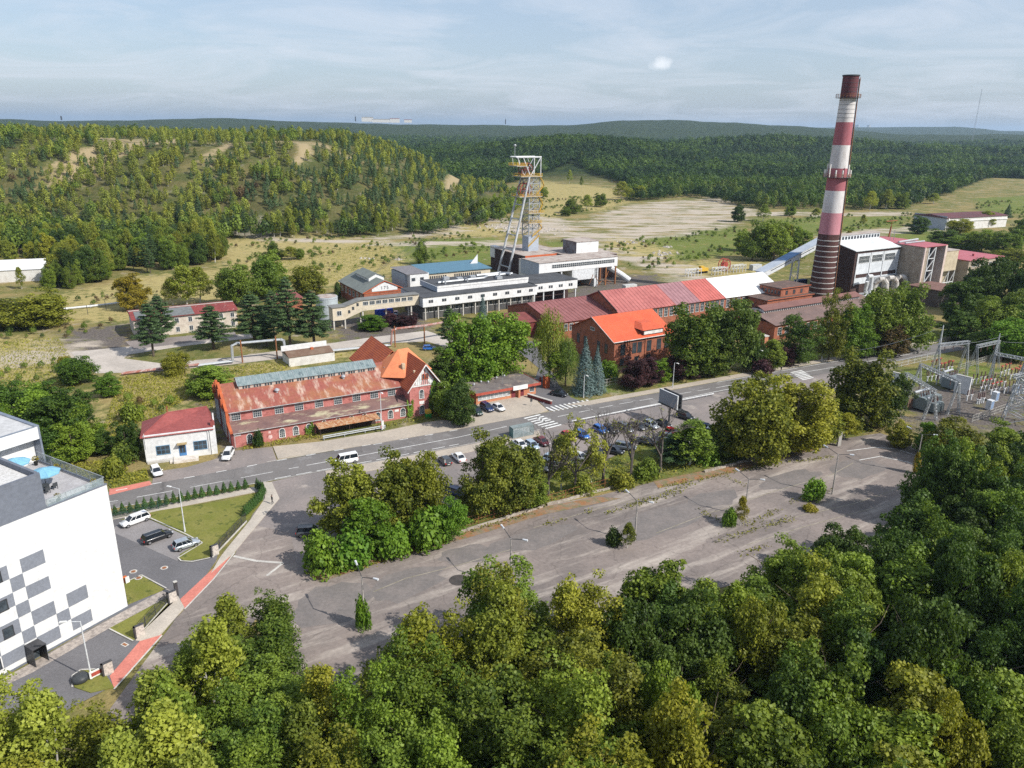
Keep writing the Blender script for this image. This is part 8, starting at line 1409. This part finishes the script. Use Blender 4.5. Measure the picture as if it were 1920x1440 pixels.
# tufts in the rough verges and meadows
P = []
for poly_, n in (([(880, 965), (1000, 900), (1140, 862), (1200, 835), (1320, 812), (1500, 778), (1600, 760), (1640, 808), (1370, 868), (1120, 925), (885, 985)], 9000), ([(225, 708), (345, 695), (375, 735), (260, 800), (205, 860), (195, 800)], 7000), ([(205, 898), (275, 881), (279, 902), (210, 917)], 700), ([(430, 690), (640, 668), (690, 645), (700, 655), (560, 680), (400, 770), (370, 760)], 4000), ([(0, 640), (110, 632), (160, 720), (60, 760), (0, 760)], 4000), ([(455, 838), (600, 812), (600, 822), (455, 846)], 500), ([(700, 800), (850, 770), (850, 778), (700, 806)], 500), ([(110, 870), (240, 862), (240, 890), (120, 900)], 1500), ([(1640, 660), (1800, 614), (1830, 632), (1640, 668)], 1500), ([(420, 510), (720, 450), (760, 500), (500, 560)], 7000)):
    pw = pxpoly(poly_); A = np.array(pw); X = rg.uniform(A[:, 0].min(), A[:, 0].max(), n*3); Y = rg.uniform(A[:, 1].min(), A[:, 1].max(), n*3); k = inside_dist(X, Y, pw) > 0; X, Y = X[k][:n], Y[k][:n]
    P.append(np.stack([X, Y, rg.uniform(.1, .5, len(X))], 1))
P = np.concatenate(P); Q = lf(P, rg.normal(size=P.shape)+[0, -.2, .6], .42, rg, .6); o = bpy.data.objects.new('rough_grass', npmesh('rough_grass', Q.reshape(-1, 3), len(Q), [LM['birch']], rnd=rg.uniform(0, 1, len(Q)))); COL.objects.link(o); o.color = (1.1, .95, .8, 1); tag(o, 'tufts of long yellowing grass on verges and meadows', None, None, 'stuff')
# ------------------------------------------------------------------ substation
SUB = 'steel gantries of the substation'
def gantry(f1, f2, t1, t2, lab, spike=False):
    """two A-shaped lattice legs and a beam; feet and tops by pixel"""
    p1, p2 = at(*f1), at(*f2); h = (hgt(p1, t1[1])+hgt(p2, t2[1]))/2; rt = root('gantry', lab, 'gantry', p1[:2], math.atan2(p2[1]-p1[1], p2[0]-p1[0]), SUB); L = np.linalg.norm(p2[:2]-p1[:2])
    for x in (0, L):
        b = MB(); b.lattice((x, -1.6, 0), (x, 0, h), .5, .32, 9, .05, .032); b.lattice((x, 1.6, 0), (x, 0, h), .5, .32, 9, .05, .032); b.build('leg', steel, rt)
    MB().lattice((-.3, 0, h), (L+.3, 0, h), .7, .7, 10, .07, .045).build('beam', steel, rt)
    if spike: MB().lattice((0, 0, h), (0, 0, h+5.5), .4, .1, 5, .05, .03).build('spire', steelw, rt)
    b = MB()
    for k in range(3): x = L*(.2+.3*k); [b.tube((x, 0, h-.4-.3*j), (x, 0, h-.6-.3*j), .13, n=6) for j in range(5)]
    b.build('insulator', mat('brown_porcelain', (.12, .06, .05), rough=.3), rt); return rt, h
gantry((1750, 708), (1803, 702), (1757, 638), (1812, 650), 'far gantry nearest the road, topped by a tall spire', True); gantry((1715, 742), (1786, 778), (1720, 689), (1796, 710), 'middle gantry crossing before the white firewall'); gantry((1854, 722), (1915, 735), (1862, 661), (1920, 677), 'right gantry before the dark wood', True)
b = MB(); p = at(1902, 792); py = root('lattice_pylon', 'dense white lattice pylon at the right edge of the substation', 'pylon', p[:2], R(30), None); MB().lattice((0, 0, 0), (0, 0, 15), 5., 1.2, 8, .12, .08).lattice((0, 0, 3), (0, 0, 15), 3, 1., 9, .07, .06).build('mast', steel, py); MB().lattice((-5, 0, 12), (5, 0, 12), .6, .6, 7, .08, .05).build('cross_arm', steel, py)
brown = _mats['brown_porcelain']
def transformer(x, y, L, W_, Hh, lab, rot=31, fin=True, mt=None):
    p = at(x, y); rt = root('transformer', lab, 'transformer', p[:2], R(rot)); mt = mt or mat('transformer_grey', (.2, .235, .24), (.16, .19, .2), sc=1); MB().box(-L/2, L/2, -W_/2, W_/2, .4, Hh).build('tank', mt, rt); b = MB()
    for i in range(int(L/.35)): b.box(-L/2+.1+i*.35, -L/2+.2+i*.35, -W_/2-.5, -W_/2, .6, Hh-.3)
    b.build('cooling_fin', mt, rt); b = MB(); [b.tube((-L/2+.6+i*(L-1.2)/5, 0, Hh), (-L/2+.6+i*(L-1.2)/5, .4, Hh+1.3), .14, .07, 8) for i in range(6)]; b.build('bushing', brown, rt); MB().tube((-L/2, W_/2, Hh+.7), (L/2-.5, W_/2, Hh+.7), .35, n=10).build('conservator', steel, rt); return rt
gantry((1690, 752), (1742, 788), (1703, 702), (1755, 732), 'low gantry at the left end of the substation behind the brown screens'); gantry((1822, 700), (1862, 690), (1830, 648), (1868, 642), 'slim gantry standing between the far and the right one')
transformer(1735, 765, 6.5, 3, 3.4, 'large grey transformer at the lower left of the substation'); transformer(1750, 772, 3.4, 2.2, 2.6, 'smaller greenish transformer right of the large one'); transformer(1783, 727, 4.6, 3, 3.6, 'grey transformer beside the white firewall')
for x, y, lab in ((1802, 737, 'white firewall beside the grey transformer'), (1683, 732, 'white cabinet wall at the left end of the substation')):
    p = at(x, y); rt = root('firewall', lab, 'wall', p[:2], R(-50)); MB().box(-1.8, 1.8, -.25, .25, 0, 4.6).build('slab', white, rt); MB().box(-1.9, 1.9, -.3, .3, 4.6, 4.7).build('cap', lightconc, rt)
for i, (x, y, lab) in enumerate(((1767, 720, 'pale cabinet left of the grey transformer'), (1854, 768, 'blue-fronted white cabinet in the front of the substation'), (1864, 752, 'blue-fronted white cabinet behind the front one'), (1903, 738, 'blue-fronted white cabinet near the pylon'))):
    p = at(x, y); rt = root('switch_cabinet', lab, 'cabinet', p[:2], R(31), 'switch cabinets of the substation'); MB().box(-.7, .7, -.6, .6, .1, 2.5).build('housing', steelw, rt); MB().box(-.6, .6, -.63, -.6, .3, 2.3).build('door', mat('blue_grey_door', (.2, .28, .42)) if i else steel, rt)
rg = np.random.default_rng(31); SP = 'insulator stands of the substation'
k = 0
for cx0, cy0, nx, ny, hh, red in ((1738, 716, 5, 3, 2.6, 0), (1745, 697, 3, 2, 3.0, 1), (1768, 700, 3, 1, 2.6, 1), (1822, 722, 4, 3, 3., 0), (1838, 735, 3, 2, 2.6, 1), (1875, 708, 3, 2, 3.2, 1), (1905, 712, 3, 2, 3., 1), (1812, 752, 2, 2, 2.6, 0), (1835, 758, 2, 1, 2.4, 0), (1882, 738, 3, 2, 2.8, 0)):
    for i in range(nx):
        for j in range(ny):
            p = at(cx0, cy0)[:2]; p = M(*(((p-MO)@np.array([math.cos(MA), math.sin(MA)]))+i*1.9, ((p-MO)@np.array([-math.sin(MA), math.cos(MA)]))-j*2.6)); h = hh*rg.uniform(.9, 1.1)
            rt = root('insulator_stand', 'dark ribbed insulator on a steel stand%s in the substation yard' % (' with a red cap' if red else ''), 'insulator', p, MA, SP+(' with red caps' if red else '')); MB().box(-.12, .12, -.12, .12, 0, h*.5).box(-.5, .5, -.15, .15, h*.5, h*.56).build('stand', steelw, rt)
            b = MB(); [b.lathe([(.12, h*.56+.24*q), (.24, h*.56+.24*q+.08), (.12, h*.56+.24*q+.18)], n=8) for q in range(6)]; b.build('ribbed_post', brown, rt)
            if red: MB().box(-.5, .5, -.14, .14, h*.56+1.46, h*.56+1.7).build('cap', redpaint, rt)
b = MB(); p0 = at(1700, 768); rt = root('palisade_screen', 'row of brown timber screens left of the large transformer', 'screen', p0[:2], MA); [b.box(i*.6, i*.6+.35, -.1, .1, 0, 2.6) for i in range(14)]; b.build('slats', mat('brown_slats', (.2, .12, .09), (.15, .09, .07), sc=2), rt)
for a, b2, lab in (((1676, 790), (1760, 812), 'concrete kerb fence at the lower edge of the substation'), ((1800, 694), (1880, 668), 'pale slatted fence behind the substation'), ((1822, 792), (1920, 758), 'rail-like fence crossing the right of the substation')): fence(a, b2, 1.8, lab, 'slatted_fence', 2.5, lightconc, .3, False)
for k, (a, b2, za, zb) in enumerate((((1750, 705), (1590, 690), 14, 5), ((1862, 722), (1990, 700), 12, 11), ((1803, 702), (1930, 660), 9, 9))):
    p, q = at(*a), at(*b2); rt = root('power_line', 'thin overhead line leaving the substation, '+['towards the road trees', 'to the right from the right gantry', 'to the right from the far gantry'][k], 'cable', p[:2]); d = q-p; b = MB(); b.path([(d[0]*t, d[1]*t, za+(zb-za)*t-2*4*t*(1-t)*.5) for t in np.linspace(0, 1, 9)], .035, 3); b.build('wire', steel, rt)
# ------------------------------------------------------------------ far marks on the horizon
def far(px, dist, zb): d = _f+(px-960)/FPX*_r; d = d[:2]/np.linalg.norm(d[:2])*dist; return (d[0], d[1], zb)
p = far(1735, 3600, 20); rt = root('radio_mast', 'thin lattice mast on the far hills at the right', 'mast', p[:2], 0, None, p[2]); MB().lattice((0, 0, 0), (0, 0, 200), 3.5, 1.5, 24, .16, .08).build('mast', steel, rt)
for k, (x, w_, h_) in enumerate(((712, 60, 22), (735, 90, 16), (758, 50, 20), (780, 40, 14))):
    p = far(x, 4300, gz(*far(x, 4300, 0)[:2])+12); rt = root('distant_block', 'pale apartment block on the wooded skyline, %s of four' % ORD[k], 'apartment block', p[:2], R(10), 'pale blocks on the skyline', p[2]); MB().box(-w_/2, w_/2, 0, 14, 0, h_).build('wall', offwhite, rt); MB().box(-w_/2-1, w_/2+1, -1, 15, h_, h_+1.5).build('roof', redpaint if k > 1 else bitl, rt)
for k, (x, y) in enumerate(((1534, 0), (1538, 0), (1556, 0))):
    p = far(x, 16000, 40); rt = root('cooling_tower', 'faint cooling tower on the horizon left of the chimney, %s of three' % ORD[k], 'cooling tower', p[:2], 0, 'cooling towers on the horizon', p[2]); MB().lathe([(50, 0), (34, 75), (30, 100), (33, 130)], n=20).build('shell', lightconc, rt)
p = far(1912, 8000, 60); rt = root('distant_stack', 'thin distant stack at the right end of the horizon', 'chimney', p[:2], 0, None, p[2]); MB().tube((0, 0, 0), (0, 0, 95), 7, 5, 10).build('stack', offwhite, rt)
for k, x in enumerate((198, 692, 944)):
    p = far(x, 4400, gz(*far(x, 4400, 0)[:2])+10); rt = root('far_tower', 'tiny dark tower on the skyline, '+['far left', 'left of the pale blocks', 'behind the winding tower'][k], 'tower', p[:2], 0, None, p[2]); MB().box(-2.5, 2.5, -2.5, 2.5, 0, 24 if k else 18).tube((0, 0, 18), (0, 0, 36 if k else 22), 1., .3, 6).build('tower', frame_d, rt)
HAZE = 6e-5
# ------------------------------------------------------------------ air
hm = bpy.data.materials.new('pale_air'); hm.use_nodes = True; n = hm.node_tree.nodes; l = hm.node_tree.links; n.clear(); o = n.new('ShaderNodeOutputMaterial'); v = n.new('ShaderNodeVolumePrincipled')
v.inputs['Color'].default_value = (.58, .77, 1, 1); v.inputs['Density'].default_value = HAZE; v.inputs['Anisotropy'].default_value = .2; l.new(v.outputs[0], o.inputs['Volume'])
zt = 232.; b = MB().box(-25500, 25500, -25500, 25500, -60, zt); hz_ = tag(b.build('haze', hm), None, None, None, 'stuff')
